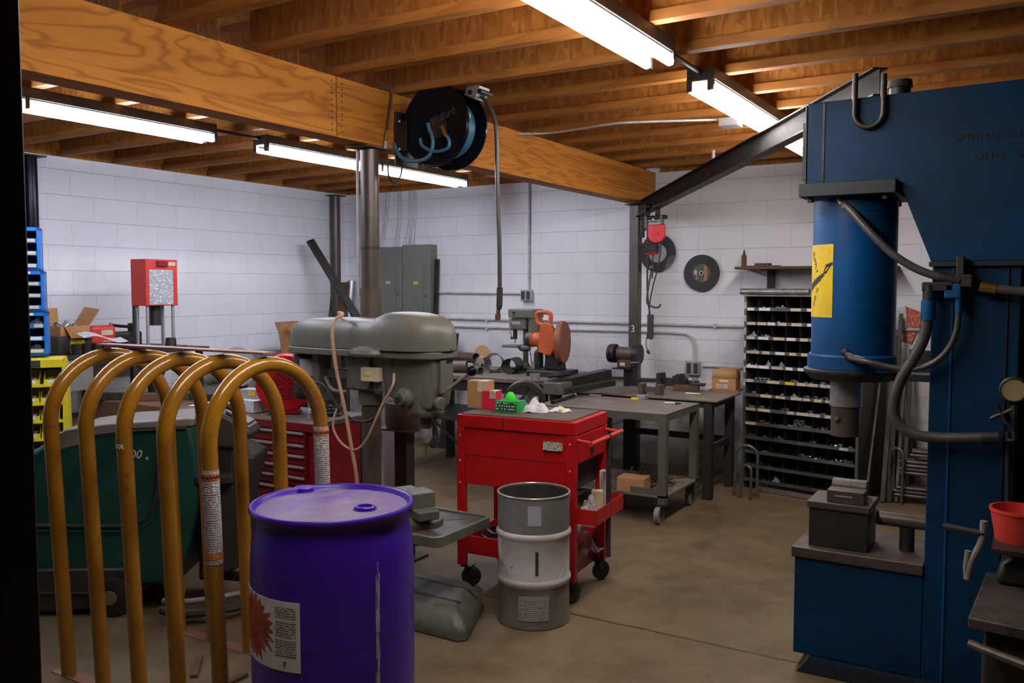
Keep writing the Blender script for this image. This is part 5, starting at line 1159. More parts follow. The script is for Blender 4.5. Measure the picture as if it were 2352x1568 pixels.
for x in (-0.07, 0.07): MB().box(x-0.02, x+0.02, -0.075, 0.075, -0.0, 0.012).build('rubber_foot', 'rub', t)
def flat(name, lab, cat, px, py, z, sx, sy, sz, rz, m, off=(0, 0)):
    q = onz(px, py, z); o = MB().box(-sx/2, sx/2, -sy/2, sy/2, 0, sz).build(name, m); o.location = (q.x+off[0], q.y+off[1], z+0.0006); o.rotation_euler = (0, 0, rz); return solo(o, lab, cat)
flat('paper_sheet', 'large white paper sheet lying on the left end of the maroon chest', 'paper', 470, 930, KZ, 0.24, 0.20, 0.001, R(15), 'white', (0.03, 0.05))
flat('paper_sheet', 'white paper sheet under the flat white box on the maroon chest', 'paper', 560, 935, KZ, 0.22, 0.16, 0.001, R(-20), 'white', (-0.01, 0.06))
t = carton('white_box', 'flat white printed box lying on the maroon chest left of the red blower', (-4.045, 3.66, KZ+0.002), 0.19, 0.12, 0.072, 'wlab', R(-8))
t = carton('parts_bag_box', 'grey bubble bag with yellow tag lying on the flat white box', (-4.06, 3.70, KZ+0.0755), 0.17, 0.10, 0.055, 'lgrey', R(10))
MB().box(-0.02, 0.035, -0.053, -0.0505, 0.018, 0.045).build('yellow_tag', 'yl', t)
carton('flat_carton', 'grey flat carton lying behind the white printed box on the chest', (-4.22, 3.86, KZ+0.001), 0.15, 0.12, 0.10, 'lgrey', R(12))
q = onz(712, 965, KZ); t = thing('pill_bottle', 'small grey capped bottle on the right front corner of the maroon chest', 'bottle', (q.x-0.02, q.y+0.03, KZ))
MB().cyl((0, 0, 0), (0, 0, 0.04), 0.017, n=16).build('body', 'lgrey', t); MB().cyl((0, 0, 0.04), (0, 0, 0.058), 0.014, n=16).build('cap', 'white', t)
mb = MB(); rg = random.Random(12)
for k in range(7):
    cx, cy = -3.53+rg.uniform(-0.05, 0.05), 3.76+rg.uniform(-0.04, 0.04); r1, r2 = rg.uniform(0.05, 0.10), rg.uniform(0.04, 0.07); a = rg.uniform(0, 3)
    mb.tube([(cx+r1*math.cos(2*PI*i/24)*math.cos(a)-r2*math.sin(2*PI*i/24)*math.sin(a), cy+r1*math.cos(2*PI*i/24)*math.sin(a)+r2*math.sin(2*PI*i/24)*math.cos(a), KZ+0.006+0.008*k+0.005*math.sin(3*i)) for i in range(24)], 0.0045, 6, closed=True)
solo(mb.build('power_cord', 'rub'), 'tangle of black cord on the right end of the maroon chest', 'cord')

# ================================================================ GREEN FLOOR SCRUBBER
t = thing('floor_scrubber', 'teal walk-behind floor scrubber with grey lid behind the yellow hoops', 'floor scrubber', (-3.965, 2.635, 0), R(33))
prof = [(-0.66, 0.14), (-0.64, 0.50), (-0.50, 0.74), (-0.235, 0.915), (0.415, 0.965), (0.45, 0.80), (0.455, 0.55), (0.40, 0.36), (0.33, 0.14)]
MB().prism(prof, 'xz', 0.0, 0.40).build('body_shell', 'teal', t, bev=0.03, seg=4)
MB().prism([(-0.30, 0.875), (-0.20, 0.94), (-0.02, 0.965), (0.02, 0.97), (0.20, 0.98), (0.40, 0.995), (0.435, 0.99), (0.43, 0.95), (0.10, 0.935), (0.09, 0.915), (-0.10, 0.895), (-0.13, 0.86), (-0.22, 0.835)], 'xz', -0.008, 0.408).build('lid', 'grey', t, bev=0.018, seg=3)
MB().tube([(-0.10, -0.010, 0.905), (0.05, -0.010, 0.925), (0.40, -0.010, 0.945)], 0.006, 6).build('lid_gap', 'ink', t)
MB().tube([(-0.60, -0.006, 0.46), (-0.3, -0.006, 0.455), (0.05, -0.006, 0.45), (0.17, -0.006, 0.48), (0.24, -0.006, 0.58), (0.26, -0.006, 0.72), (0.28, -0.006, 0.90)], 0.010, 8, k=6).build('tank_groove', 'inside', t)
MB().tube([(-0.62, -0.006, 0.435), (-0.3, -0.006, 0.43), (0.07, -0.006, 0.425), (0.19, -0.006, 0.455), (0.27, -0.006, 0.56), (0.285, -0.006, 0.72)], 0.008, 8, k=6).build('tank_ridge', 'teal', t)
q = onz(300, 1041, 0.8)
Xt = WM[t.name] @ Matrix.Translation((0.143, -0.0015, 0.81)) @ Matrix.Rotation(PI/2, 4, 'X')
lettering('00', 0.060, 'white', t, Xt, shear=0.25); lettering('e', 0.032, 'white', t, Xt @ Matrix.Translation((0.058, -0.016, 0)))
MB().prism([(-0.72, 0.02), (-0.72, 0.20), (-0.60, 0.24), (0.10, 0.24), (0.14, 0.20), (0.14, 0.07), (-0.2, 0.02)], 'xz', -0.03, 0.43).build('brush_skirt', 'greyd', t, bev=0.015)
MB().tube([(-0.70, -0.035, 0.125), (-0.35, -0.035, 0.12), (0.0, -0.035, 0.115)], 0.008, 8).build('skirt_rail', 'steel', t)
for y in (-0.055, 0.43):
    wv = MB().lathe([(0, 0), (0.075, 0), (0.10, 0.008), (0.10, 0.038), (0.092, 0.045), (0.04, 0.045), (0.035, 0.03), (0, 0.03)], (0.02, y, 0.10), (0, 1, 0), 36).build('drive_wheel', 'rub', t)
    MB().lathe([(0.0, 0), (0.035, 0), (0.035, 0.008), (0, 0.008)], (0.02, y-0.008, 0.10), (0, 1, 0), 20).build('hub', 'grey', wv)
MB().prism([(0.42, 0.14), (0.62, 0.20), (0.66, 0.56), (0.72, 0.78), (0.60, 0.84), (0.45, 0.78)], 'xz', 0.05, 0.36).build('rear_body', 'greyd', t, bev=0.02)
MB().prism([(0.47, 0.84), (0.49, 0.99), (0.55, 1.02), (0.70, 0.94), (0.72, 0.90), (0.62, 0.83)], 'xz', 0.02, 0.22).build('control_console', 'greyd', t, bev=0.02, seg=3)
MB().cb((0.632, 0.12, 0.985), (0.13, 0.12, 0.012), (0, R(29), 0)).build('console_panel', 'grey', t, bev=0.003)
MB().tube([(0.46, 0.06, 0.92), (0.49, 0.05, 1.02), (0.56, 0.05, 1.05), (0.62, 0.05, 1.03), (0.65, 0.05, 0.97)], 0.016, 12, k=5).build('handle_loop', 'greyd', t)
mb = MB()
for k in range(11): mb.tube([(0.50+0.033*math.cos(2*PI*i/16), 0.01+0.033*math.sin(2*PI*i/16), 0.50+0.014*k) for i in range(16)], 0.006, 6, closed=True)
mb.cyl((0.50, 0.01, 0.3), (0.50, 0.01, 0.66), 0.028); mb.build('ribbed_hose', 'greyd', t)
MB().prism([(0.45, 0.70), (0.60, 0.70), (0.62, 0.85), (0.48, 0.85)], 'xz', 0.05, 0.20).build('console_neck', 'greyd', t, bev=0.01)
MB().box(0.44, 0.62, -0.01, 0.10, 0.66, 0.70).build('side_ledge', 'greyd', t, bev=0.006)
MB().tube([(0.30, -0.12, 0.06), (0.42, -0.16, 0.055), (0.62, -0.10, 0.055), (0.78, 0.05, 0.055), (0.86, 0.25, 0.055), (0.84, 0.45, 0.055)], 0.022, 8, k=5).build('squeegee_blade', 'greyd', t)
MB().tube([(0.30, -0.10, 0.10), (0.42, -0.13, 0.105), (0.60, -0.07, 0.11), (0.74, 0.06, 0.11), (0.80, 0.25, 0.11)], 0.014, 8, k=5).build('squeegee_frame', 'bright', t)
MB().lathe([(0, 0), (0.035, 0), (0.045, 0.01), (0.04, 0.03), (0, 0.035)], (0.36, -0.09, 0.125), (0, 0, 1), 20).build('squeegee_knob', 'grey', t)
MB().bar((0.40, 0.20, 0.14), (0.72, 0.15, 0.12), 0.06, 0.03).build('squeegee_arm', 'steel', t)

# ================================================================ BIN RACKS (turned to face the camera)
rk = ony(101, 700, 0); rv = ray(103, 784); 
def camloc(px, t_): v = ray(px, 784); h = Vector((v.x, v.y, 0)); return h*t_
o_ = camloc(101, 5.55)
zb = lambda py, t_=5.45: EYE-(py-662)/2000*t_
TILT = R(55)
cards = [('white', 'bar'), ]
def blue_unit(z0, z1, dx, lab, seed, nrow=3):
    t = thing('bin_cabinet', lab, 'parts cabinet', (o_.x+RT[0]*dx, o_.y+RT[1]*dx, z0), TILT)
    h = z1-z0-0.002; W_ = 0.42; D_ = 0.22; rg = random.Random(seed)
    mb = MB(); mb.box(-W_, -W_+0.004, 0, D_, 0, h); mb.box(-0.018, 0, 0, D_, 0, h); mb.box(-W_, 0, D_-0.004, D_, 0, h)
    mb.build('side_panels', 'bbin', t)
    MB().box(-W_, 0, 0, D_, h-0.022, h).build('top_panel', 'bbin', t); MB().box(-W_, 0, 0, D_, 0, 0.012).build('bottom_panel', 'bbin', t)
    s = MB().box(-0.14, -0.075, -0.001, 0, h-0.019, h-0.004).build('card', 'white', t)
    p_ = (h-0.034)/nrow
    for k in range(nrow):
        zz = 0.014+k*p_
        d = MB().box(-W_+0.006, -0.019, -0.012, 0.002, zz, zz+p_*0.36).box(-W_+0.006, -0.019, 0.003, D_-0.01, zz, zz+0.004).build('bin_shelf', 'bbin', t)
        x1 = -0.022-rg.uniform(0, 0.01); x0 = x1-rg.uniform(0.05, 0.11)
        MB().box(x0, x1, -0.0135, -0.0125, zz+p_*0.06, zz+p_*0.32).build('card', rg.choice(['cream', 'cream', 'white']), d)
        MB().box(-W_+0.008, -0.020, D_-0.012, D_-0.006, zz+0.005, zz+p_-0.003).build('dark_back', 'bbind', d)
    return t
blue_unit(zb(620), zb(520), -0.006, 'topmost blue parts cabinet of the stack at the left edge', 1)
blue_unit(zb(716), zb(621), 0.012, 'middle blue parts cabinet of the stack at the left edge', 2)
blue_unit(zb(818), zb(717), 0.024, 'lowest blue parts cabinet of the stack, holding clear bags, at the left edge', 3)
for (py, px, lab, sd) in ((752, 78, 'crumpled clear bag on the upper shelf of the lowest blue cabinet', 41), (812, 75, 'crumpled clear bag on the bottom shelf of the lowest blue cabinet', 42)):
    q = camloc(px, 5.55); rag('plastic_bag', lab, (q.x+FW[0]*0.05, q.y+FW[1]*0.05, zb(py)+0.012), 0.04, 0.035, 0.06, 'bag', sd, 'bag', 12)
yo = camloc(145, 5.45); zt_ = zb(823)
t = thing('bin_rack', 'tall yellow steel rack of open yellow bins at the left edge under the blue cabinets', 'bin rack', (yo.x, yo.y, 0), TILT)
MB().box(-0.55, -0.005, 0.0, 0.30, zt_-0.055, zt_-0.002).build('top_header', 'ybin', t, bev=0.003)
MB().box(-0.55, -0.13, -0.002, -0.0004, zt_-0.052, zt_-0.008).build('grey_tape', 'greyd', t)
mb = MB(); mb.prism([(0.0, zt_-0.002), (0.012, zt_-0.06), (0.035, 0.0), (-0.02, 0.0), (-0.012, zt_-0.06)], 'xz', 0.0, 0.30); mb.build('side_leg', 'ybin', t)
MB().box(-0.57, -0.55, 0, 0.30, 0, zt_-0.002).build('side_leg', 'ybin', t)
rows = [882, 924, 965, 1006, 1046, 1090, 1135, 1180]
for k, py in enumerate(rows): MB().box(-0.55, 0.0, 0.0, 0.27, zb(py)-0.014, zb(py)).build('rail_shelf', 'ybin', t)
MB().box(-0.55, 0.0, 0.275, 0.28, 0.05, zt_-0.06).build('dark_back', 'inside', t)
bp_ = None
for k, py in enumerate(rows[:6]):
    for j in range(4):
        x = -0.065-0.125*j if k == 0 else -0.085-0.11*j
        loc = Matrix.Translation((yo.x, yo.y, 0)) @ Matrix.Rotation(TILT, 4, 'Z') @ Vector((x, 0.13, zb(py)+0.0005))
        lab = 'yellow plastic bin, yellow rack row %s from top, column %s from right' % (['one', 'two', 'three', 'four', 'five', 'six'][k], ['one', 'two', 'three', 'four'][j])
        if bp_ is None:
            bp_ = thing('storage_bin', lab, 'bin', tuple(loc), TILT, 'yellow bins on the left rack')
            w_, d__, h_ = 0.05, 0.11, 0.075
            mb = MB(); mb.box(-w_, w_, -d__, d__, 0, 0.003)
            for s in (-1, 1): mb.prism([(-d__, 0), (-d__, 0.03), (-d__*0.35, h_), (d__, h_), (d__, 0)], 'yz', s*w_-0.0015, s*w_+0.0015)
            mb.box(-w_, w_, -d__-0.002, -d__+0.001, 0, 0.032); mb.box(-w_, w_, d__-0.002, d__+0.001, 0, h_)
            mb.build('bin_body', 'ybin', bp_)
            MB().box(-0.03, 0.03, -d__-0.004, -d__-0.0025, 0.008, 0.026).build('card', 'white', bp_)
            mb = MB(); rg = random.Random(6)
            for q in range(26): mb.cyl((rg.uniform(-0.04, 0.03), rg.uniform(-0.1, 0.05), 0.008+rg.uniform(0, 0.025)), (rg.uniform(-0.03, 0.04), rg.uniform(-0.1, 0.05), 0.010+rg.uniform(0, 0.03)), 0.004, n=6)
            c_ = mb.build('bolts', 'galv', bp_); c_['kind'] = 'stuff'
        else: dup(bp_, loc, TILT, lab)

# ================================================================ LEFT WALL BENCH
LZ = 1.15
t = thing('machine_bench', 'high dark steel bench against the left wall under the red machine and cardboard box', 'bench', (-6.40, 4.15, 0))
MB().box(-6.78, -6.02, 3.30, 4.98, LZ-0.03, LZ).build('top', 'tdark', t, w=True, bev=0.003)
MB().box(-6.06, -6.03, 3.36, 3.92, LZ-0.26, LZ-0.03).build('front_panel', 'grey', t, w=True)
for x in (-6.72, -6.08):
    for y in (3.38, 4.30, 4.92): MB().box(x-0.022, x+0.022, y-0.022, y+0.022, 0, LZ-0.03).build('leg', 'steel', t, w=True)
MB().bar((-6.08, 4.32, 0.90), (-6.08, 4.05, 0.45), 0.012, 0.012).build('brace', 'blk', t, w=True)
MB().bar((-6.06, 4.62, LZ-0.05), (-6.06, 4.36, 0.55), 0.02, 0.012).build('brace', 'blk', t, w=True)
MB().box(-6.74, -6.04, 3.36, 4.95, 0.60, 0.625).build('lower_shelf', 'rust', t, w=True)
# red hydraulic swager
rx0, rx1 = -6.24, -6.05
r0y, r1y = onx(335, 650, rx1).y, onx(408, 650, rx1).y
rz0, rz1 = onx(360, 702, rx1).z, onx(360, 595, rx1).z
t = thing('red_press_machine', 'red boxy machine head on four silver posts with printed white chart', 'machine', ((rx0+rx1)/2, (r0y+r1y)/2, LZ))
bx = MB().box(rx0, rx1, r0y, r1y, rz0, rz1).build('head_box', 'redp', t, w=True, bev=0.006)
MB().box(rx1+0.0005, rx1+0.002, r0y+0.03, r1y-0.045, rz0+0.01, rz1-0.085).build('chart', 'paper', bx, w=True)
MB().box(rx1+0.0005, rx1+0.014, r0y+0.10, r1y-0.10, rz1-0.06, rz1-0.012).build('display', 'maroon', bx, w=True, bev=0.003)
MB().box(rx1+0.0005, rx1+0.002, r1y-0.085, r1y-0.02, rz1-0.05, rz1-0.02).build('small_label', 'cream', bx, w=True)
for x in (rx0+0.03, rx1-0.03):
    for y in (r0y+0.03, r1y-0.03): MB().cyl((x, y, LZ+0.02), (x, y, rz0), 0.013, n=14).build('post', 'galv', t, w=True)
MB().box(rx0-0.03, rx1+0.03, r0y-0.05, r1y+0.05, LZ, LZ+0.02).build('base_plate', 'steel', t, w=True, bev=0.003)
MB().cyl(((rx0+rx1)/2, (r0y+r1y)/2, rz0-0.16), ((rx0+rx1)/2, (r0y+r1y)/2, rz0), 0.045, n=24).build('ram', 'blk', t, w=True)
MB().cyl((rx0+0.03, r0y-0.0, LZ+0.1), (rx0+0.03, r0y-0.0, rz0), 0.012, n=10).build('thin_rod', 'steel', t, w=True)
MB().lathe([(0, 0), (0.045, 0), (0.040, 0.065), (0.034, 0.07), (0, 0.07)], (rx1+0.0, (r0y+r1y)/2+0.07, LZ+0.02), n=24).build('die_ring', 'steel', t, w=True)
def atx(px, py, x): return onx(px, py, x)
# black tool heads left of the red machine
q = atx(330, 790, -6.12)
t = thing('crimp_head', 'black iron crimping head with lever on the high bench left of the red machine', 'tool', (-6.56, 4.56, LZ))
MB().box(-0.09, 0.09, -0.14, 0.10, 0.0, 0.13).build('block', 'oily', t, bev=0.01)
MB().cb((0.05, 0.04, 0.15), (0.06, 0.06, 0.10)).build('jaw', 'steel', t, bev=0.006)
MB().tube([(0.06, -0.17, 0.19), (0.06, -0.05, 0.175), (0.06, 0.06, 0.17)], 0.013, 10, k=4).build('lever', 'blk', t)
MB().ball((0.06, -0.17, 0.19), 0.016, 10, (1, 1, 1.2)).build('lever_grip', 'brass', t)
t = thing('bench_motor', 'grey black motor body between the red case and the crimping head', 'motor', (-6.35, 4.36, LZ))
MB().cyl((0, -0.08, 0.065), (0, 0.085, 0.065), 0.062, n=24).build('motor_body', 'oily', t, bev=0.004); MB().box(-0.05, 0.05, -0.07, 0.07, 0, 0.02).build('foot', 'steel', t)
t = thing('red_case', 'small rounded red metal case with paper tags on the high left bench', 'case', (-6.32, 4.17, LZ))
MB().box(-0.07, 0.07, -0.115, 0.105, 0, 0.20).build('case_body', 'redp', t, bev=0.03, seg=4)
MB().box(0.0702, 0.0712, -0.03, 0.07, 0.125, 0.165).build('paper_tag', 'cream', t); MB().box(0.0702, 0.0712, -0.02, 0.06, 0.03, 0.08).build('paper_tag', 'rsign', t)
# open cardboard box on yellow black crate
t = thing('black_crate', 'dark crate with a bright yellow side under the open cardboard box', 'crate', (-6.32, 3.88, LZ), R(6))
MB().box(-0.14, 0.14, -0.16, 0.13, 0, 0.135).build('crate_body', 'greyd', t, bev=0.004)
MB().box(0.1405, 0.146, -0.06, 0.06, 0.0, 0.13).build('yellow_side', 'ybin', t)
t = thing('open_cardboard_box', 'open cardboard box with raised flaps full of steel fittings on the high left bench', 'box', (-6.31, 3.89, LZ+0.136), R(8))
mb = MB()
for s in (-1, 1): mb.box(s*0.10-0.002, s*0.10+0.002, -0.13, 0.13, 0, 0.07); mb.box(-0.10, 0.10, s*0.13-0.002, s*0.13+0.002, 0, 0.07)
mb.box(-0.10, 0.10, -0.13, 0.13, 0, 0.003).build('box_walls', 'card', t)
MB().prism([(-0.12, 0.07), (0.02, 0.07), (0.015, 0.205), (-0.09, 0.205)], 'yz', -0.106, -0.102).build('flap', 'card', t)
MB().add([(-0.08, 0.13, 0.07), (0.09, 0.13, 0.07), (0.07, 0.25, 0.19), (-0.09, 0.25, 0.21), (-0.08, 0.134, 0.07), (0.09, 0.134, 0.07), (0.07, 0.254, 0.19), (-0.09, 0.254, 0.21)], [(0, 1, 2, 3), (4, 7, 6, 5), (0, 4, 5, 1), (1, 5, 6, 2), (2, 6, 7, 3), (3, 7, 4, 0)]).build('flap', 'card', t)
MB().add([(0.102, -0.10, 0.07), (0.102, 0.10, 0.07), (0.16, 0.09, -0.02), (0.16, -0.09, -0.02), (0.105, -0.10, 0.072), (0.105, 0.10, 0.072), (0.163, 0.09, -0.018), (0.163, -0.09, -0.018)], [(0, 1, 2, 3), (4, 7, 6, 5), (0, 4, 5, 1), (1, 5, 6, 2), (2, 6, 7, 3), (3, 7, 4, 0)]).build('flap', 'cardd', t)
mb = MB(); rg = random.Random(19)
for k in range(30):
    p = Vector((rg.uniform(-0.07, 0.07), rg.uniform(-0.10, 0.10), rg.uniform(0.02, 0.085))); d = Vector((rg.uniform(-1, 1), rg.uniform(-1, 1), rg.uniform(-0.3, 1))).normalized()*0.035; mb.pipe(p, p+d, rg.uniform(0.01, 0.02), 0.003, 12)
c_ = mb.build('steel_fittings', 'bright', t); c_['kind'] = 'stuff'
# paper and steel cups
q = atx(200, 783, -6.05)
vs = []; n = 12
for i in range(n+1):
    for j in range(4): vs.append((-6.10+0.10*j/3, 3.84+0.36*i/n, LZ+0.125-0.035*(i/n)+0.02*math.sin(6*i/n)+0.03*(1-j/3)))
solo(MB().add(vs, [(4*i+j, 4*i+4+j, 4*i+5+j, 4*i+1+j) for i in range(n) for j in range(3)]).build('instruction_sheet', 'wlab'), 'curling white printed sheet draped over the row of steel cups', 'paper')
cup0 = None
for k in range(6):
    y = 3.82+0.082*k; lab = 'ridged dark steel cup under the curling sheet, number %s from the left' % ['one', 'two', 'three', 'four', 'five', 'six'][k]
    if cup0 is None:
        cup0 = thing('die_cup', lab, 'die', (-6.075, y, LZ), 0, 'steel die cups on the high left bench')
        MB().lathe([(0, 0), (0.030, 0), (0.038, 0.075), (0.030, 0.08), (0, 0.078)], n=12).build('cup_body', 'steel', cup0, sharp=15)
    else: dup(cup0, (-6.075, y, LZ), 0.3*k, lab)
# ================================================================ CORNER BENCH, CARTON, DISC
CZ = 1.0
t = thing('corner_bench', 'black topped bench against the left wall near the far corner', 'bench', (-6.40, 6.1, 0))
MB().box(-6.78, -6.08, 5.35, 6.85, CZ-0.04, CZ).build('top', 'blk', t, w=True, bev=0.004)
for x in (-6.72, -6.12):
    for y in (5.42, 6.78): MB().box(x-0.03, x+0.03, y-0.03, y+0.03, 0, CZ-0.04).build('leg', 'tdark', t, w=True)
MB().box(-6.72, -6.12, 5.4, 6.8, 0.3, 0.33).build('shelf', 'tdark', t, w=True)
t = thing('tall_cardboard_box', 'tall open cardboard box on the corner bench behind the drill press cover', 'box', (-6.28, 6.24, CZ), R(10))
mb = MB(); w0, w1 = 0.11, 0.16; V = []
for z, w_ in ((0, w0), (0.20, w0+0.02), (0.31, w1)):
    V += [(-w_*0.8, -w_, z), (w_*0.8, -w_, z), (w_*0.8, w_*1.3, z), (-w_*0.8, w_*1.3, z)]
F = []
for k in range(2):
    for j in range(4): F.append((4*k+j, 4*k+(j+1) % 4, 4*k+4+(j+1) % 4, 4*k+4+j))
F.append((3, 2, 1, 0)); o = mb.add(V, F).build('box_walls', 'card', t, sharp=20)
s_ = o.modifiers.new('thick', 'SOLIDIFY'); s_.thickness = 0.004
MB().add([(0.02, -0.17, 0.31), (0.12, -0.17, 0.31), (0.10, -0.20, 0.22), (0.04, -0.20, 0.24)], [(0, 1, 2, 3)]).build('flap', 'cardd', t)
c_ = atx(545, 842, -6.0)
t = thing('fan_guard', 'big round grey ribbed disc leaning behind the hoops', 'disc', (c_.x, c_.y, c_.z), rot=(0, 0, R(-20)))
MB().lathe([(0, -0.03), (0.10, -0.022), (0.17, 0.0), (0.175, 0.012), (0.16, 0.014), (0, 0.014)], (0, 0, 0), (1, 0, 0.25), 64).build('disc_body', 'grey', t)
mb = MB()
for k in range(9):
    r_ = 0.03+0.016*k
t = thing('duct_hose', 'grey ribbed duct hose bending behind the yellow hoops', 'hose', (-5.45, 4.9, 0.0))
pts = spline([onx(478, 868, -5.45), onx(500, 862, -5.38), onx(520, 880, -5.35), onx(512, 915, -5.4), onx(500, 960, -5.45), onx(495, 1040, -5.5), Vector((-5.5, onx(495, 1040, -5.5).y, 0.06))], 14)
mb = MB()
for i in range(0, len(pts)-1):
    pass
V = []; n = 18; mb = MB()
prof_ = []
mb.tube(pts, 0.050, 18); o = mb.build('duct', 'greyd', t, w=True)
for i in range(0, len(pts)-1, 2):
    tdir = (pts[min(i+1, len(pts)-1)]-pts[max(i-1, 0)]).normalized(); a = Vector((0, 1, 0)); a = (a-tdir*a.dot(tdir)).normalized(); b_ = tdir.cross(a)
    MB().tube([pts[i]+a*0.053*math.cos(2*PI*j/18)+b_*0.053*math.sin(2*PI*j/18) for j in range(18)], 0.005, 6, closed=True).build('rib', 'grey', t, w=True)
# low clutter behind the scrubber
t = thing('scrap_pallet', 'low heap support of rusty timber behind the scrubber lid', 'pallet', (-5.2, 4.1, 0))
MB().box(-0.5, 0.4, -0.4, 0.15, 0.0, 0.86).build('crate_stack', 'rust', t, bev=0.01)
for k, (px, py, l, a, m_, lab) in enumerate(((250, 935, 0.5, 10, 'steel', 'dark steel bar lying behind the grey scrubber lid'), (330, 928, 0.35, 25, 'rust', 'rusty plank offcut lying behind the scrubber lid'), (375, 922, 0.18, -15, 'blk', 'short black block behind the scrubber lid'), (215, 945, 0.25, 0, 'rust', 'rusty orange angle behind the left hoops'))):
    q = onz(px, py, 0.80)
    o = MB().box(-l/2, l/2, -0.03, 0.03, 0, 0.05).build('steel_offcut', m_, bev=0.003); o.location = (q.x*0.86, q.y*0.86, 0.781+0.052*(k == 1)); o.location = (-5.45+0.24*k, 3.80+0.12*k, 0.8615); o.rotation_euler = (0, 0, R(20+a)); solo(o, lab, 'steel offcut')
# ================================================================ CORNER LEANING STOCK
a_ = onx(712, 552, -6.62); bb = ony(845, 770, 7.0); dd = (bb-a_); ft = a_+dd*((a_.z-0.01)/(a_.z-bb.z))
t = thing('leaning_bar', 'long dark flat steel bar leaning diagonally across the far corner', 'steel bar', (ft.x, ft.y, 0))
MB().bar(ft, a_, 0.035, 0.085, (0.3, 1, 0.2)).build('bar', 'steel', t, w=True, bev=0.002)
def lean_plate(name, lab, cat, px0, px1, ptop, y, wd, th, m, zt=None, kind='box', yb=None):
    a = ony((px0+px1)/2, ptop, y); t = thing(name, lab, cat, (a.x, (yb or y)-0.0, 0)); b = Vector((a.x, (yb or y-0.25), 0.004))
    mb = MB()
    if kind == 'box': mb.bar(b, a, wd, th, (0, 1, 0))
    elif kind == 'tube': mb.pipe(b, a, wd/2, 0.003, 20)
    mb.build('stock', m, t, w=True, bev=0.001 if kind == 'box' else 0); return t
lean_plate('rust_plate', 'rusty brown steel plate leaning in the far corner behind the long bar', 'steel plate', 768, 806, 648, 7.34, 0.19, 0.008, 'rust', yb=7.12)
lean_plate('sheet_tube', 'shiny silver tube standing in the far corner beside the rusty plate', 'tube', 797, 818, 645, 7.42, 0.10, 0.1, 'galv', kind='tube', yb=7.20)
lean_plate('thin_rod', 'thin grey rod leaning left of the rusty plate in the far corner', 'rod', 757, 766, 680, 7.30, 0.015, 0.015, 'steel', kind='tube', yb=7.05)
lean_plate('steel_channel', 'grey steel channel leaning on the wall right of the breaker panels', 'steel channel', 999, 1010, 595, 7.56, 0.045, 0.03, 'steel', yb=7.45)
lean_plate('angle_stock', 'dark steel angle with white chalk marks leaning left of the bench pipes', 'steel angle', 1040, 1052, 765, 7.45, 0.09, 0.01, 'steel', yb=7.2)
# ================================================================ LEFT BACK BENCH (pipes, small drill, saw)
BZ = 0.90
t = thing('work_bench', 'long dark work bench along the back wall under the pipes and chop saw', 'bench', (-4.1, 6.5, 0))
MB().box(-4.95, -3.36, 6.07, 6.98, BZ-0.035, BZ).build('top', 'ttop', t, w=True, bev=0.003)
MB().box(-4.90, -3.40, 6.10, 6.12, BZ-0.13, BZ-0.035).build('apron', 'tdark', t, w=True)
for x in (-4.88, -3.42):
    for y in (6.14, 6.90): MB().box(x-0.03, x+0.03, y-0.03, y+0.03, 0, BZ-0.035).build('leg', 'tdark', t, w=True)
MB().box(-4.88, -3.42, 6.12, 6.92, 0.50, 0.52).build('shelf', 'tdark', t, w=True)
MB().bar((-4.5, 6.10, 0.50), (-3.9, 6.10, 0.05), 0.03, 0.01).build('brace', 'steel', t, w=True)
def bz(px, py, z=BZ): return onz(px, py, z)
def pipe_thing(name, lab, p0, p1, r, wl, m, grp=None):
    p0, p1 = Vector(p0), Vector(p1); t = thing(name, lab, 'pipe', tuple((p0+p1)/2), 0, grp)
    MB().pipe(p0, p1, r, wl, 28).build('pipe', m, t, w=True); return t
g = 'pipe offcuts on the long back bench'
t = pipe_thing('pipe_offcut', 'long brown steel pipe with turquoise tape lying at the back of the bench', (-4.93, 6.72, BZ+0.105), (-4.38, 6.60, BZ+0.105), 0.048, 0.006, 'steelb', g)
MB().lathe([(0.0485, 0), (0.0495, 0), (0.0495, 0.045), (0.0485, 0.045), (0.0485, 0)], (-4.80, 6.692, BZ+0.105), Vector((0.55, -0.12, 0)), 28).build('tape_band', 'bbin', t, w=True)
pipe_thing('pipe_offcut', 'thin upper steel rod lying left on the bench under the brown pipe', (-4.95, 6.50, BZ+0.052), (-4.46, 6.36, BZ+0.052), 0.012, 0.011, 'galv', g)
pipe_thing('pipe_offcut', 'thin lower dark rod lying left on the bench under the brown pipe', (-4.95, 6.46, BZ+0.022), (-4.42, 6.32, BZ+0.022), 0.020, 0.016, 'steel', g)
pipe_thing('pipe_offcut', 'second dark rod flat on the bench behind the thin rods', (-4.93, 6.58, BZ+0.022), (-4.46, 6.46, BZ+0.022), 0.020, 0.016, 'steel', g)
pipe_thing('pipe_offcut', 'short wide rusty grey pipe ring open to the left on the bench', (-4.42, 6.28, BZ+0.053), (-4.30, 6.33, BZ+0.053), 0.052, 0.004, 'grind', g)
pipe_thing('pipe_offcut', 'short grey pipe offcut at the bench front, open end to the right', (-4.235, 6.31, BZ+0.034), (-4.10, 6.25, BZ+0.034), 0.033, 0.005, 'greend', g)
pipe_thing('pipe_offcut', 'shiny galvanised pipe offcut behind the small bench ring', (-4.40, 6.67, BZ+0.061), (-4.27, 6.59, BZ+0.061), 0.06, 0.003, 'galv', g)
pipe_thing('pipe_offcut', 'large thin walled dark pipe section left of the black one on the bench', (-4.19, 6.60, BZ+0.082), (-4.075, 6.45, BZ+0.082), 0.078, 0.003, 'steel', g)
pipe_thing('pipe_offcut', 'biggest black pipe section with open end facing right, beside the small drill base', (-3.96, 6.62, BZ+0.067), (-3.91, 6.40, BZ+0.067), 0.066, 0.003, 'blk', g)
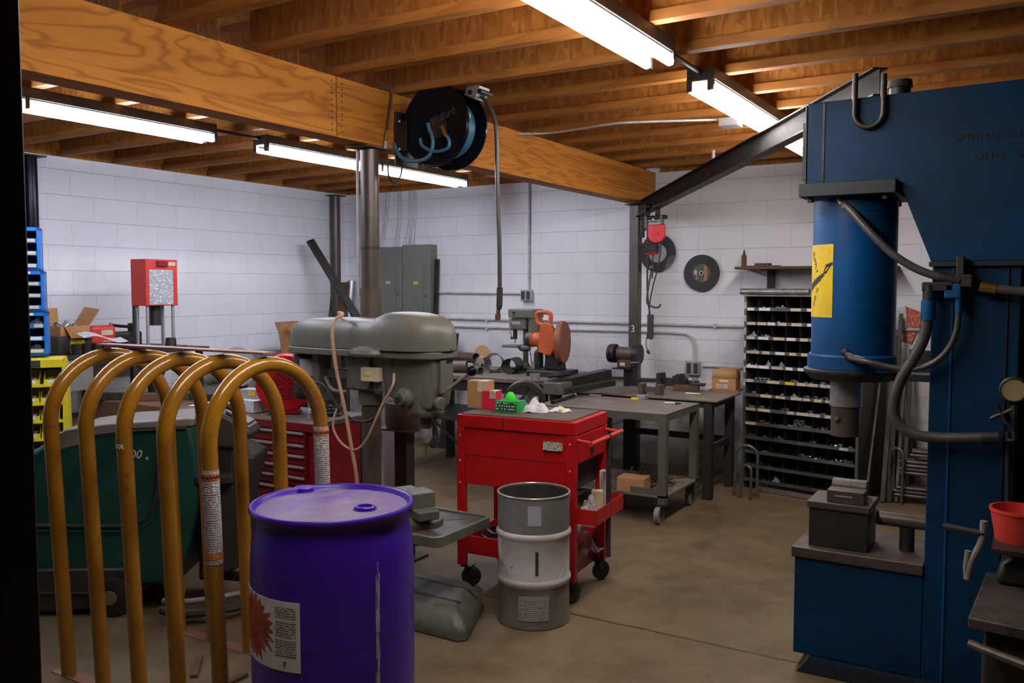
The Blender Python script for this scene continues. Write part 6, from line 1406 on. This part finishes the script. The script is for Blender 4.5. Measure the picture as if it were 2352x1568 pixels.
t = thing('kraft_disc', 'round tan fibre disc standing on edge behind the bench pipes', 'disc', (ony(1109, 818, 6.86).x, 6.86, BZ), 0)
q = ony(1110, 815, 6.86)
MB().lathe([(0, 0), (0.092, 0), (0.092, 0.006), (0, 0.006)], (0, 0, 0.115), (0, 1, 0.12), 48).build('disc', 'ring', t)
MB().cyl((0, 0.0, 0), (0, 0.0, 0.03), 0.02, n=12).build('peg', 'steel', t) 
# small drill press
sx = ony(1210, 850, 6.80); 
t = thing('bench_drill', 'small grey green bench drill press on the back bench', 'drill press', (sx.x, 6.78, BZ), R(0))
S_ = 1.0
MB().box(-0.10, 0.18, -0.12, 0.12, 0, 0.035).build('base', 'blk', t, bev=0.008)
MB().lathe([(0.024, 0.035), (0.038, 0.035), (0.034, 0.06), (0.024, 0.07)], n=20).build('column_collar', 'greend', t)
MB().cyl((0, 0, 0.035), (0, 0, 0.42), 0.024, n=20).build('column', 'steelb', t)
MB().box(-0.205, -0.04, -0.08, 0.08, 0.205, 0.228).build('table', 'green', t, bev=0.004)
MB().ball((-0.01, 0, 0.20), 0.042, 12, (1.5, 1, 0.8)).build('table_bracket', 'greend', t)
MB().box(-0.145, 0.035, -0.06, 0.06, 0.37, 0.47).build('head', 'green', t, bev=0.012)
MB().box(-0.11, -0.02, -0.0615, -0.0603, 0.415, 0.445).build('name_plate', 'lgrey', t)
MB().cyl((0.10, 0, 0.34), (0.10, 0, 0.47), 0.066, n=28).build('motor', 'green', t)
MB().cb((0.185, 0, 0.41), (0.04, 0.08, 0.09)).build('capacitor_box', 'green', t, bev=0.006)
MB().prism(rrect(-0.165, 0.165, -0.085, 0.085, 0.07), 'xy', 0.475, 0.555).build('belt_cover', 'green', t, bev=0.012, seg=3)
MB().cyl((-0.10, -0.02, 0.28), (-0.10, -0.02, 0.37), 0.020, n=16).build('chuck', 'blk', t)
MB().cyl((-0.10, -0.02, 0.245), (-0.10, -0.02, 0.28), 0.004, n=8).build('bit', 'steel', t)
MB().tube([(-0.08, -0.09, 0.52), (-0.11, -0.10, 0.41), (-0.09, -0.10, 0.30)], 0.006, 8).build('feed_handle', 'bright', t)
MB().ball((-0.078, -0.09, 0.525), 0.012, 8).ball((-0.088, -0.10, 0.295), 0.012, 8).build('handle_knob', 'blk', t)
MB().tube([(0.05, -0.04, 0.35), (0.06, -0.05, 0.27), (0.075, -0.05, 0.18), (0.09, -0.04, 0.05)], 0.004, 6, k=4).build('cord', 'rub', t)
q = ony(1237, 850, 6.72)
t = thing('black_bottle', 'black squeeze bottle with nozzle standing beside the small drill column', 'bottle', (ony(1237, 850, 6.62).x, 6.62, BZ))
MB().lathe([(0, 0), (0.040, 0), (0.042, 0.005), (0.042, 0.16), (0.035, 0.19), (0.014, 0.205), (0, 0.205)], n=28).build('body', 'rub', t)
MB().lathe([(0.0, 0.205), (0.015, 0.205), (0.012, 0.225), (0.004, 0.24), (0.003, 0.262), (0, 0.262)], n=14).build('nozzle', 'greyd', t)
# chop saw
q = ony(1310, 862, 6.45)
t = thing('chop_saw', 'orange abrasive chop saw with round rusty guard standing on the bench end', 'saw', (-3.56, 6.50, BZ), R(-4))
MB().box(-0.14, 0.19, -0.16, 0.16, 0, 0.05).build('base', 'blk', t, bev=0.008)
MB().prism([(-0.05, 0.05), (0.11, 0.05), (0.08, 0.20), (0.05, 0.26), (-0.04, 0.26), (-0.04, 0.12)], 'xz', -0.02, 0.10).build('pivot_post', 'blk', t, bev=0.01)
MB().lathe([(0, 0), (0.175, 0), (0.18, 0.012), (0.18, 0.045), (0.17, 0.055), (0, 0.055)], (0.095, 0.0, 0.285), (1, 0.28, 0), 48, 0, 2*PI).build('wheel_guard', 'sawg', t, bev=0.003)
MB().prism([(-0.07, 0.20), (0.055, 0.17), (0.10, 0.24), (0.11, 0.36), (0.06, 0.44), (-0.005, 0.46), (-0.05, 0.42)], 'xz', -0.085, -0.045).build('orange_shroud', 'orange', t, bev=0.01)
MB().lathe([(0, 0), (0.055, 0), (0.062, 0.015), (0.062, 0.10), (0.058, 0.11), (0.066, 0.115), (0.060, 0.16), (0.03, 0.18), (0, 0.18)], (-0.03, -0.02, 0.30), (-1, -0.1, 0.03), 28).build('motor_housing', 'orange', t)
MB().lathe([(0.055, 0), (0.067, 0.005), (0.060, 0.055), (0.03, 0.072), (0, 0.072)], (-0.147, -0.03, 0.303), (-1, -0.1, 0.03), 28).build('motor_end_cap', 'greyd', t)
MB().tube([(-0.02, -0.05, 0.43), (-0.075, -0.05, 0.44), (-0.095, -0.05, 0.475), (-0.095, -0.05, 0.525), (-0.055, -0.05, 0.538), (0.01, -0.05, 0.535), (0.04, -0.05, 0.515), (0.04, -0.05, 0.46)], 0.019, 12, k=5).build('loop_handle', 'orange', t)
MB().tube([(-0.10, -0.10, 0.06), (-0.10, -0.10, 0.12)], 0.012, 8).build('vise_handle', 'galv', t)
# overhanging vise beam
e0 = onz(1248, 893, 0.86); 
t = thing('band_saw_vise', 'dark green black vise table overhanging the right end of the long bench', 'vise', (-3.25, 6.14, 0))
MB().box(-0.10, 0.07, -0.14, 0.10, 0.80, 0.90).build('cast_body', 'greend', t, bev=0.012)
MB().bar((-0.05, -0.10, 0.865), (0.20, 0.44, 0.93), 0.10, 0.085).build('table_rail', 'oily', t, bev=0.006)
MB().bar((0.02, -0.13, 0.82), (0.30, 0.34, 0.875), 0.05, 0.05).build('lower_rail', 'blk', t, bev=0.006)
MB().box(-0.085, -0.01, -0.06, 0.02, 0.0, 0.80).build('pedestal', 'blk', t, bev=0.004)
MB().box(-0.10, 0.04, -0.12, 0.10, 0, 0.02).build('foot', 'blk', t)
MB().cyl((-0.22, -0.11, 0.90), (-0.22, -0.11, 0.96), 0.012, n=10).cb((-0.18, -0.10, 0.935), (0.05, 0.03, 0.05)).build('clamp_screw', 'bright', t)
MB().tube([(-0.10, -0.05, 0.935), (0.04, 0.06, 0.955)], 0.016, 10).build('vise_spindle', 'steel', t)
MB().tube([(-0.22, -0.15, 0.80), (-0.22, -0.15, 0.62)], 0.004, 6).build('thin_rod', 'blk', t)
# ================================================================ MOBILE TABLE
TZ = 0.775; x0, x1, y0, y1 = -3.20, -2.175, 5.64, 6.33
t = thing('rolling_table', 'olive steel rolling table with brown top behind the red cart', 'table', ((x0+x1)/2, (y0+y1)/2, 0))
MB().box(x0, x1, y0, y1, TZ-0.008, TZ).build('top_plate', 'ttop', t, w=True, bev=0.001)
mb = MB(); mb.box(x0+0.002, x1-0.002, y0+0.002, y0+0.05, TZ-0.055, TZ-0.0085); mb.box(x0+0.002, x1-0.002, y1-0.05, y1-0.002, TZ-0.055, TZ-0.0085); mb.box(x1-0.05, x1-0.002, y0+0.05, y1-0.05, TZ-0.055, TZ-0.0085); mb.box(x0+0.002, x0+0.05, y0+0.05, y1-0.05, TZ-0.055, TZ-0.0085)
mb.build('top_frame', 'tleg', t, w=True)
for x in (x0+0.03, x1-0.03):
    for y in (y0+0.03, y1-0.03):
        MB().box(x-0.028, x+0.028, y-0.028, y+0.028, 0.14, TZ-0.055).build('leg', 'tleg', t, w=True)
        c = MB().box(x-0.035, x+0.035, y-0.035, y+0.035, 0.132, 0.14).build('caster', 'steel', t, w=True)
        MB().cyl((x-0.02-0.018, y-0.02, 0.062), (x-0.02+0.018, y-0.02, 0.062), 0.062, n=28).build('wheel', 'grey', c, w=True)
        MB().box(x-0.046, x-0.042, y-0.045, y+0.005, 0.06, 0.132).box(x+0.002, x+0.006, y-0.045, y+0.005, 0.06, 0.132).build('fork', 'steel', c, w=True)
MB().box(x0+0.002, x1-0.002, y0+0.002, y1-0.002, 0.185, 0.20).build('lower_shelf', 'ttop', t, w=True)
MB().box(x0+0.058, x1-0.058, y0+0.003, y0+0.008, 0.20, 0.245).build('shelf_lip', 'tleg', t, w=True)
t = carton('cardboard_box', 'cardboard tray box on the lower shelf of the rolling table', (onz(1445, 1130, 0.2).x, onz(1445, 1130, 0.2).y+0.08, 0.2005), 0.20, 0.15, 0.10, 'card', R(5))
mb = MB(); rg = random.Random(77)
for k in range(60):
    p = Vector((rg.uniform(-2.62, -2.24), rg.uniform(5.76, 6.2), 0.205+rg.uniform(0, 0.04))); d = Vector((rg.uniform(-1, 1), rg.uniform(-1, 1), rg.uniform(-0.2, 0.4))).normalized()*rg.uniform(0.03, 0.09); mb.bar(p, p+d, rg.uniform(0.006, 0.02), rg.uniform(0.006, 0.02))
solo(mb.build('scrap_metal', 'rust'), 'loose heap of rusty metal scraps on the rolling table lower shelf', 'scrap metal', kind='stuff')
def blk(name, lab, cat, px, py, z, s, rz, m, lift=0.0):
    q = onz(px, py, z); o = MB().box(-s[0]/2, s[0]/2, -s[1]/2, s[1]/2, 0, s[2]).build(name, m, bev=0.003); o.location = (q.x, q.y, z+0.0006+lift); o.rotation_euler = (0, 0, rz); return solo(o, lab, cat)
blk('tape_measure', 'silver tape measure on the rolling table', 'tape measure', 1476, 916, TZ, (0.075, 0.05, 0.030), R(-10), 'galv')
blk('yellow_block', 'small yellow block beside the silver tape measure', 'block', 1458, 919, TZ, (0.05, 0.04, 0.020), R(-25), 'yl')
marker(1545, 928, TZ, 'black and white marker lying on the rolling table', 0.12, R(12), 'white', 'rub', 0.007)
pipe_thing('loose_pipe', 'dark pipe lying along the left part of the rolling table, poking over its edge', onz(1268, 928, TZ)+Vector((0, 0, 0.014)), onz(1318, 912, TZ)+Vector((0, 0, 0.014)), 0.013, 0.004, 'steel')
# ================================================================ FIXED BENCH
TZ2 = 0.78; x0, x1, y0, y1 = -3.08, -2.085, 6.47, 7.11
t = thing('steel_bench', 'dark steel bench against the back wall right of the jib column', 'bench', ((x0+x1)/2, (y0+y1)/2, 0))
MB().box(x0, x1, y0, y1, TZ2-0.012, TZ2).build('top_plate', 'ttop', t, w=True, bev=0.001)
MB().box(x0+0.02, x1-0.05, y0+0.03, y0+0.07, TZ2-0.065, TZ2-0.0125).build('front_rail', 'tdark', t, w=True)
MB().box(x1-0.09, x1-0.05, y0+0.07, y1-0.03, TZ2-0.065, TZ2-0.0125).build('end_rail', 'tdark', t, w=True)
for x in (x0+0.05, x1-0.08):
    for y in (y0+0.05, y1-0.06): MB().box(x-0.033, x+0.033, y-0.033, y+0.033, 0, TZ2-0.0125).build('leg', 'tdark', t, w=True, bev=0.003)
MB().box(x0+0.083, x1-0.113, y1-0.075, y1-0.045, 0.37, 0.42).build('stretcher', 'tdark', t, w=True)
MB().box(x1-0.095, x1-0.065, y0+0.083, y1-0.093, 0.37, 0.42).build('stretcher', 'tdark', t, w=True)
MB().bar((x0+0.55, y0+0.03, 0.70), (x0+0.1, y0+0.05, 0.52), 0.006, 0.006).build('hanging_wire', 'rub', t, w=True)
pl_ = MB().box(-3.30, -3.10, 6.42, 7.0, 0.775, 0.785)
t = thing('steel_plate', 'dark steel plate bridging the end of the steel bench in front of the jib column', 'steel plate', (-3.2, 6.7, 0))
MB().box(-3.32, -3.085, 6.46, 7.05, 0.768, 0.78).build('plate', 'ttop', t, w=True)
for y in (6.52, 7.0): MB().box(-3.30, -3.25, y-0.025, y+0.025, 0, 0.768).build('leg', 'tdark', t, w=True)
# channel vise blocks
q = onz(1500, 905, TZ2)
t = thing('channel_block', 'rusty steel channel block standing on the steel bench behind the yellow block', 'steel block', (q.x, q.y, TZ2+0.0005), R(-5))
MB().box(-0.11, -0.075, -0.05, 0.03, 0, 0.085).build('end_plate', 'grind', t, bev=0.002); MB().box(0.045, 0.085, -0.05, 0.03, 0, 0.085).build('end_plate', 'grind', t, bev=0.002); MB().box(-0.075, 0.045, -0.02, 0.0, 0.015, 0.06).build('web', 'grind', t)
q = onz(1532, 893, TZ2)
t = thing('channel_block', 'larger dark steel channel block on the steel bench behind the rusty one', 'steel block', (q.x+0.02, q.y+0.06, TZ2+0.0005), R(-4))
MB().box(-0.12, -0.08, -0.06, 0.05, 0, 0.13).build('end_plate', 'steel', t, bev=0.002); MB().box(0.06, 0.10, -0.06, 0.05, 0, 0.13).build('end_plate', 'steel', t, bev=0.002); MB().box(-0.08, 0.06, -0.02, 0.01, 0.02, 0.09).build('web', 'steel', t)
q = onz(1555, 880, TZ2)
t = thing('angle_grinder', 'black hand grinder with silver guard lying on the steel bench', 'angle grinder', (q.x+0.05, q.y+0.02, TZ2+0.001), R(-12))
MB().cyl((-0.10, 0, 0.035), (0.06, 0, 0.035), 0.030, 0.026, 20).build('motor_body', 'rub', t); MB().cyl((0.05, 0, 0.03), (0.11, -0.01, 0.04), 0.028, 0.02, 16).build('gear_head', 'galv', t)
MB().lathe([(0, 0), (0.05, 0), (0.05, 0.012), (0, 0.012)], (0.09, -0.02, 0.004), n=24).build('guard', 'steel', t); MB().cyl((0.06, -0.03, 0.04), (0.07, -0.12, 0.03), 0.012, n=10).build('side_handle', 'rub', t)
MB().tube([(-0.10, 0, 0.03), (-0.25, 0.02, 0.01), (-0.40, -0.06, 0.006), (-0.46, -0.16, 0.006), (-0.34, -0.20, 0.006), (-0.22, -0.12, 0.006)], 0.004, 6, k=6).build('cord', 'rub', t)
q = onz(1603, 888, TZ2)
t = thing('oily_tray', 'brown oily steel block on the steel bench behind the yellow marker', 'steel block', (q.x+0.03, min(q.y+0.07, 7.0), TZ2+0.0005), R(12))
MB().box(-0.12, 0.09, -0.05, 0.05, 0, 0.045).build('block', 'rust', t, bev=0.004); MB().box(0.02, 0.14, -0.045, 0.06, 0.0455, 0.065).build('cap', 'steel', t, bev=0.003)
marker(1592, 906, TZ2, 'white paint marker with yellow end lying on the steel bench', 0.13, R(-4), 'white', 'yl', 0.007)
q = onz(1658, 898, TZ2)
t = thing('open_parts_box', 'open brown cardboard box with white label on the steel bench corner', 'box', (q.x+0.015, q.y+0.06, TZ2+0.012), R(4))
MB().box(-0.125, 0.125, -0.10, 0.11, -0.0115, -0.0005).build('card_sheet', 'cardd', t)
mb = MB()
mb.box(-0.10, 0.10, -0.08, -0.076, 0, 0.10); mb.box(-0.10, 0.10, 0.086, 0.09, 0, 0.10); mb.box(-0.10, -0.096, -0.076, 0.086, 0, 0.10); mb.box(0.096, 0.10, -0.076, 0.086, 0, 0.10); mb.box(-0.10, 0.10, -0.08, 0.09, 0, 0.003)
mb.build('box_walls', 'card', t)
for (P) in ([(-0.10, -0.08, 0.10), (0.10, -0.08, 0.10), (0.10, -0.055, 0.155), (-0.10, -0.055, 0.165)], [(0.10, -0.08, 0.10), (0.10, 0.09, 0.10), (0.075, 0.09, 0.16), (0.075, -0.07, 0.155)], [(-0.10, 0.09, 0.10), (0.10, 0.09, 0.10), (0.10, 0.10, 0.17), (-0.09, 0.10, 0.17)]):
    o = MB().add(P, [(0, 1, 2, 3)]).build('flap', 'card', t); s_ = o.modifiers.new('thick', 'SOLIDIFY'); s_.thickness = 0.003
MB().box(-0.06, 0.035, -0.0815, -0.0803, 0.012, 0.048).build('label_strip', 'bar', t); MB().box(-0.035, 0.04, -0.0815, -0.0803, 0.07, 0.085).build('tape_bit', 'white', t)
MB().box(0.02, 0.07, -0.05, 0.0, 0.12, 0.15).build('yellow_tag', 'yl', t)
# pedestal grinder in front of the jib column
gx = ony(1432, 820, 7.1)
t = thing('pedestal_grinder', 'brown bench grinder with two wheels on a black pedestal at the back wall', 'grinder', (ony(1436, 820, 7.16).x, 7.16, 0))
gz = ony(1436, 812, 7.16).z
MB().cyl((-0.07, 0, gz), (0.085, 0, gz), 0.062, n=28).build('motor_body', 'grind', t, bev=0.006)
MB().box(-0.06, 0.08, -0.05, 0.05, gz-0.125, gz-0.05).build('switch_base', 'grind', t, bev=0.008)
MB().box(-0.03, 0.02, -0.0525, -0.0503, gz-0.105, gz-0.075).build('switch_plate', 'white', t)
MB().box(-0.10, 0.12, -0.07, 0.07, gz-0.137, gz-0.126).build('mount_plate', 'oily', t, bev=0.003)
for s, r_ in ((-1, 0.085), (1, 0.09)):
    MB().cyl((s*0.115-0.03, 0, gz), (s*0.115+0.03, 0, gz), r_, n=32).build('wheel_guard', 'oily', t, bev=0.004)
    MB().cyl((s*0.115-0.012+s*0.02, -0.012, gz), (s*0.115+0.012+s*0.02, -0.012, gz), r_*0.93, n=32).build('grinding_wheel', 'steel', t)
MB().box(0.10, 0.16, -0.12, -0.05, gz-0.07, gz-0.062).build('tool_rest', 'galv', t)
MB().box(0.0, 0.085, -0.035, 0.04, 0.01, gz-0.138).build('pedestal_post', 'blk', t, bev=0.003)
MB().box(-0.10, 0.18, -0.035, 0.10, 0, 0.01).build('foot_plate', 'blk', t)
MB().tube([(0.07, -0.03, gz-0.13), (0.12, -0.04, gz-0.2), (0.13, -0.05, gz-0.35)], 0.005, 6, k=4).build('cord', 'rub', t)

# ================================================================ PARTS CABINET
cab0 = onz(1703, 1118, 0); CRZ = R(-12)
t = thing('parts_cabinet', 'tall dark pigeonhole parts cabinet with labelled shelves right of the steel bench', 'parts cabinet', (cab0.x, cab0.y, 0), CRZ)
WC, DC, HC = 0.955, 0.29, 1.575
MB().box(0, 0.022, 0, DC, 0, HC).build('side_panel', 'cab', t); MB().box(WC-0.022, WC, 0, DC, 0, HC).build('side_panel', 'cab', t)
MB().box(0.0, WC, DC-0.004, DC, 0, HC).build('back_panel', 'cabd', t); MB().box(-0.006, WC+0.004, -0.01, DC, HC, HC+0.012).build('top_panel', 'ttop', t)
pit = 0.1165; zs = [1.487-pit*k for k in range(13)]
rg = random.Random(55)
for k, z in enumerate(zs):
    s = MB().box(0.0225, WC-0.0225, 0.0, DC-0.005, z-0.028, z-0.024).box(0.0225, WC-0.0225, -0.004, 0.0, z-0.028, z-0.001).build('shelf', 'cab', t)
    if k < 9 or k in (9,):
        x = 0.03
        while x < WC-0.12:
            w_ = rg.uniform(0.055, 0.11)
            if (k < 8 and rg.random() < 0.82) or rg.random() < 0.25:
                if k < 5 and x < 0.75: m_ = rg.choice(['white', 'white', 'white', 'cream', 'bar'])
                else: m_ = rg.choice(['cream', 'bar', 'cream', 'ywarn' if rg.random() < 0.2 else 'bar'])
                MB().box(x, x+w_, -0.0052, -0.0042, z-0.0265, z-0.003).build('label_card', m_, s)
            x += w_+rg.uniform(0.004, 0.05)
for j in range(1, 8):
    for (za, zb_) in ((zs[4]-0.024, HC-0.002), (zs[12]-0.024, zs[4]-0.03)):
        MB().box(0.119*j-0.001, 0.119*j+0.001, 0.006, DC-0.006, za, zb_).build('divider', 'cabd', t)
for j in range(7): MB().box(0.0, 0.0, 0, 0, 0, 0) if False else MB().box(0.003, 0.019, -0.0012, -0.0002, HC-0.10-0.105*j, HC-0.045-0.105*j).build('label_card', 'bar', t)
Xc = Matrix.Translation((cab0.x, cab0.y, 0)) @ Matrix.Rotation(CRZ, 4, 'Z')
# contents
mb = MB()
for k, z in enumerate(zs):
    for j in range(8):
        if rg.random() < (0.75 if k in (1, 4, 5, 6, 7, 8, 9, 10) else 0.4):
            for q in range(rg.randint(3, 12)):
                p = Vector((0.119*j+rg.uniform(0.03, 0.10), rg.uniform(0.012, 0.08), z-0.02+rg.uniform(0.0, 0.022))); d = Vector((rg.uniform(-1, 1), rg.uniform(-1, 1), rg.uniform(-0.1, 0.6))).normalized()*rg.uniform(0.006, 0.022)
                if p.x > WC-0.04: continue
                mb.cyl(p, p+d, rg.uniform(0.003, 0.008), n=6)
o = mb.build('small_hardware', 'galv'); o.matrix_world = Xc; solo(o, 'loose small bolts and fittings scattered in the parts cabinet pigeonholes', 'hardware', kind='stuff')
ring0 = None
spots = [(5, 0.13), (5, 0.165), (5, 0.20), (5, 0.42), (5, 0.66), (6, 0.53), (6, 0.60), (6, 0.68), (7, 0.15), (7, 0.36), (7, 0.56), (8, 0.44), (8, 0.475), (8, 0.515), (8, 0.455), (8, 0.495), (9, 0.59), (9, 0.80), (10, 0.50), (10, 0.84)]
bays = {5: 'sixth', 6: 'seventh', 7: 'eighth', 8: 'ninth', 9: 'tenth', 10: 'eleventh'}
for n_, (k, x) in enumerate(spots):
    z = zs[k]-0.0235+0.019+(0.036 if n_ in (14, 15) else 0); p = Xc @ Vector((x, 0.012, z))
    near = 'short pipe bushing, end on, on the %s shelf of the parts cabinet' % bays[k]
    pos = 'left' if x < 0.3 else 'middle' if x < 0.6 else 'right'
    lab = near+', '+pos+' part'
    if ring0 is None:
        ring0 = thing('pipe_bushing', lab, 'bushing', tuple(p), CRZ, 'bushings on shelf %s %s' % (bays[k], pos))
        MB().pipe((0, 0, 0), (0, 0.05, 0), 0.0175, 0.003, 20).build('tube', 'bright', ring0)
    else: dup(ring0, p, CRZ, lab, 'bushings on shelf %s %s' % (bays[k], pos))
for (k, x, sx, h, sd, lab) in ((2, 0.065, 0.045, 0.075, 61, 'clear bag of parts in the third row of the cabinet, far left pigeonhole'), (2, 0.18, 0.04, 0.05, 62, 'clear bag of parts in the third row of the cabinet, second pigeonhole'), (4, 0.20, 0.035, 0.07, 63, 'clear bag of fittings in the fifth cabinet row, second pigeonhole'), (4, 0.31, 0.04, 0.065, 64, 'clear bag of fittings in the fifth cabinet row, third pigeonhole'), (0, 0.31, 0.04, 0.05, 65, 'shiny bag in the top cabinet row, third pigeonhole'), (6, 0.42, 0.05, 0.05, 66, 'cloudy bag in the seventh cabinet row, centre'), (12, 0.28, 0.04, 0.07, 67, 'clear bag in the lowest cabinet row')):
    rag('parts_bag', lab, Xc @ Vector((x, 0.045, zs[k]-0.0235)), sx*0.8, 0.03, h, 'bag', sd, 'bag', 12)
t = thing('wrapped_tube', 'long film wrapped silver tube lying on top of the parts cabinet', 'tube', tuple(Xc @ Vector((0, 0.05, HC+0.012))), CRZ)
MB().cyl((-0.06, 0, 0.027), (0.53, 0, 0.027), 0.026, n=24).build('tube', 'foil', t); MB().ball((-0.07, 0, 0.027), 0.025, 10, (1, 0.9, 0.9)).build('wrapped_end', 'film', t)
t = thing('nitrile_box', 'small white glove box lettered NITRILE on top of the parts cabinet', 'box', tuple(Xc @ Vector((0.66, 0.06, HC+0.0125))), CRZ)
MB().box(-0.07, 0.09, -0.05, 0.05, 0, 0.062).build('carton', 'white', t, bev=0.001)
lettering('NITRILE', 0.030, 'ink', t, WM[t.name] @ Matrix.Translation((0.0, -0.0515, 0.018)) @ Matrix.Rotation(PI/2, 4, 'X'))
# bars on floor in front of the cabinet
for k, (a, b, lab) in enumerate((((1737, 1126), (1885, 1151), 'front shiny steel angle lying on the floor along the parts cabinet'), ((1742, 1117), (1880, 1136), 'rear shiny steel angle lying on the floor against the parts cabinet'))):
    p, q = onz(*a), onz(*b); d = (q-p); q2 = p+d*1.5
    solo(MB().bar(p+Vector((0, 0, 0.019)), q2+Vector((0, 0, 0.019)), 0.04, 0.034, (0, 0, 1)).build('floor_bar', 'bright' if k else 'foil', bev=0.003), lab, 'steel bar')
# U bolts
def ubolt(p0, p1, h, r, lab, ln=0.0, m='armd'):
    p0, p1 = Vector(p0), Vector(p1); c = (p0+p1)/2; rr = (p1-p0).length/2; d = (p1-p0).normalized(); nrm = Vector((-d.y, d.x, 0))
    t = thing('u_bolt', lab, 'U-bolt', (c.x, c.y, 0), 0, 'bent U-bolts standing by the back wall')
    def P(s, z): return c+d*s+nrm*(ln*z)+Vector((0, 0, z))
    pts = [P(-rr, 0.002), P(-rr, (h-rr)/2), P(-rr, h-rr)]+[P(-rr*math.cos(PI*i/14), h-rr+rr*math.sin(PI*i/14)) for i in range(1, 14)]+[P(rr, h-rr), P(rr, (h-rr)/2), P(rr, 0.002)]
    MB().tube(pts, r, 12).build('bent_rod', m, t, w=True)
    for s in (-1, 1): MB().cyl(P(s*rr, 0.0005), P(s*rr, 0.03), r*1.25, n=6).build('threaded_end', 'rust', t, w=True)
    return t
ubolt(onz(1687, 1137), onz(1738, 1142), 0.40, 0.0125, 'tallest steel U-bolt standing against the left side of the parts cabinet', 0.06)
ubolt(onz(1706, 1139)+Vector((0.0, -0.07, 0)), onz(1729, 1143)+Vector((0, -0.07, 0)), 0.26, 0.0115, 'shorter U-bolt standing inside the tallest one by the cabinet', 0.05)
ubolt(onz(2040, 1152), onz(2070, 1158), 0.42, 0.0115, 'front U-bolt standing between the cabinet and the blue press column', 0.03)
ubolt(onz(2052, 1138)+Vector((0, 0.12, 0)), onz(2085, 1142)+Vector((0, 0.12, 0)), 0.55, 0.0115, 'taller rear U-bolt behind the front one beside the rod rack', 0.0)
# leaning stock right of cabinet
rg = random.Random(8)
names = ['steel angle', 'galvanised strut', 'dark flat bar', 'thin rod', 'rusty angle']
for k, (px, pyt, w_, m_) in enumerate(((1990, 690, 0.018, 'steel'), (2000, 770, 0.035, 'steel'), (2010, 720, 0.03, 'tdark'), (2020, 830, 0.025, 'steel'), (1982, 800, 0.03, 'tdark'))):
    a = ony(px-8, pyt, 7.45); b = ony(px-8+(-38 if k == 0 else 14-4*k), 1135, 7.12); b.z = 0.006
    b = Vector((-1.075 if k == 0 else -1.03+0.045*k, 6.88 if k == 0 else 7.08+0.03*k, 0.004)); a = Vector((-1.02+0.04*k, 7.50+0.012*k, a.z))
    t = thing('leaning_stock', ['bright perforated strut', 'dull steel angle', 'dark flat bar', 'shortest thin steel bar', 'dark bar nearest the cabinet side'][k]+' leaning on the back wall behind the press ram', 'steel stock', tuple(b))
    MB().bar(b, a, w_, 0.02, (0, 1, 0)).build('stock', m_, t, w=True, bev=0.002)
# rod rack
t = thing('rod_rack', 'low steel rack holding bundles of short dark rods behind the blue press column', 'rack', (-0.55, 7.3, 0))
for x in (-0.62, -0.30):
    MB().box(x-0.012, x+0.012, 7.20, 7.40, 0, 0.012).build('foot', 'blk', t, w=True); MB().box(x-0.01, x+0.01, 7.36, 7.38, 0.012, 0.70).build('upright', 'blk', t, w=True)
    for z in (0.045, 0.22, 0.36, 0.50): MB().box(x-0.01, x+0.01, 7.16, 7.36, z-0.012, z).build('bracket_arm', 'blk', t, w=True)
rod0 = None; cnt = 0
LV = {0.045: (3, 4, -0.90), 0.22: (4, 4, -0.86), 0.36: (2, 3, -0.80), 0.50: (2, 3, -0.76)}
for z, (rows_, cols, xs) in LV.items():
    nm = {0.045: 'lowest', 0.22: 'second', 0.36: 'third', 0.50: 'top'}[z]
    for i in range(rows_):
        for j in range(cols):
            p = (xs+rg.uniform(-0.02, 0.02), 7.18+0.034*j+(0.008 if i % 2 else 0), z+0.014+0.0285*i)
            lab = 'short dark steel rod in the %s bundle of the rod rack' % nm
            if rod0 is None:
                rod0 = thing('steel_rod', lab, 'rod', p, 0, 'rods in the %s bundle' % nm)
                MB().cyl((0, 0, 0), (0.66, 0, 0), 0.0138, n=12).build('rod', 'steelb', rod0)
            else: dup(rod0, p, 0, lab, 'rods in the %s bundle' % nm)
# ================================================================ CAMERA, WORLD
cam = bpy.data.cameras.new('camera'); cam.sensor_width = 36; cam.lens = 36*FPX/2352; cam.clip_start = 0.05
co = bpy.data.objects.new('camera', cam); COL.objects.link(co); co.location = (0, 0, EYE)
co.rotation_euler = (PI/2-PITCH, 0, YAW)
sc = bpy.context.scene; sc.camera = co
w = bpy.data.worlds.new('world'); w.use_nodes = True; sc.world = w
w.node_tree.nodes['Background'].inputs[0].default_value = (0.5, 0.55, 0.6, 1); w.node_tree.nodes['Background'].inputs[1].default_value = 0.05
sc.view_settings.view_transform = 'Standard'; sc.view_settings.look = 'None'; sc.view_settings.gamma = 1; sc.view_settings.use_curve_mapping = False
sc.view_settings.exposure = EXPO
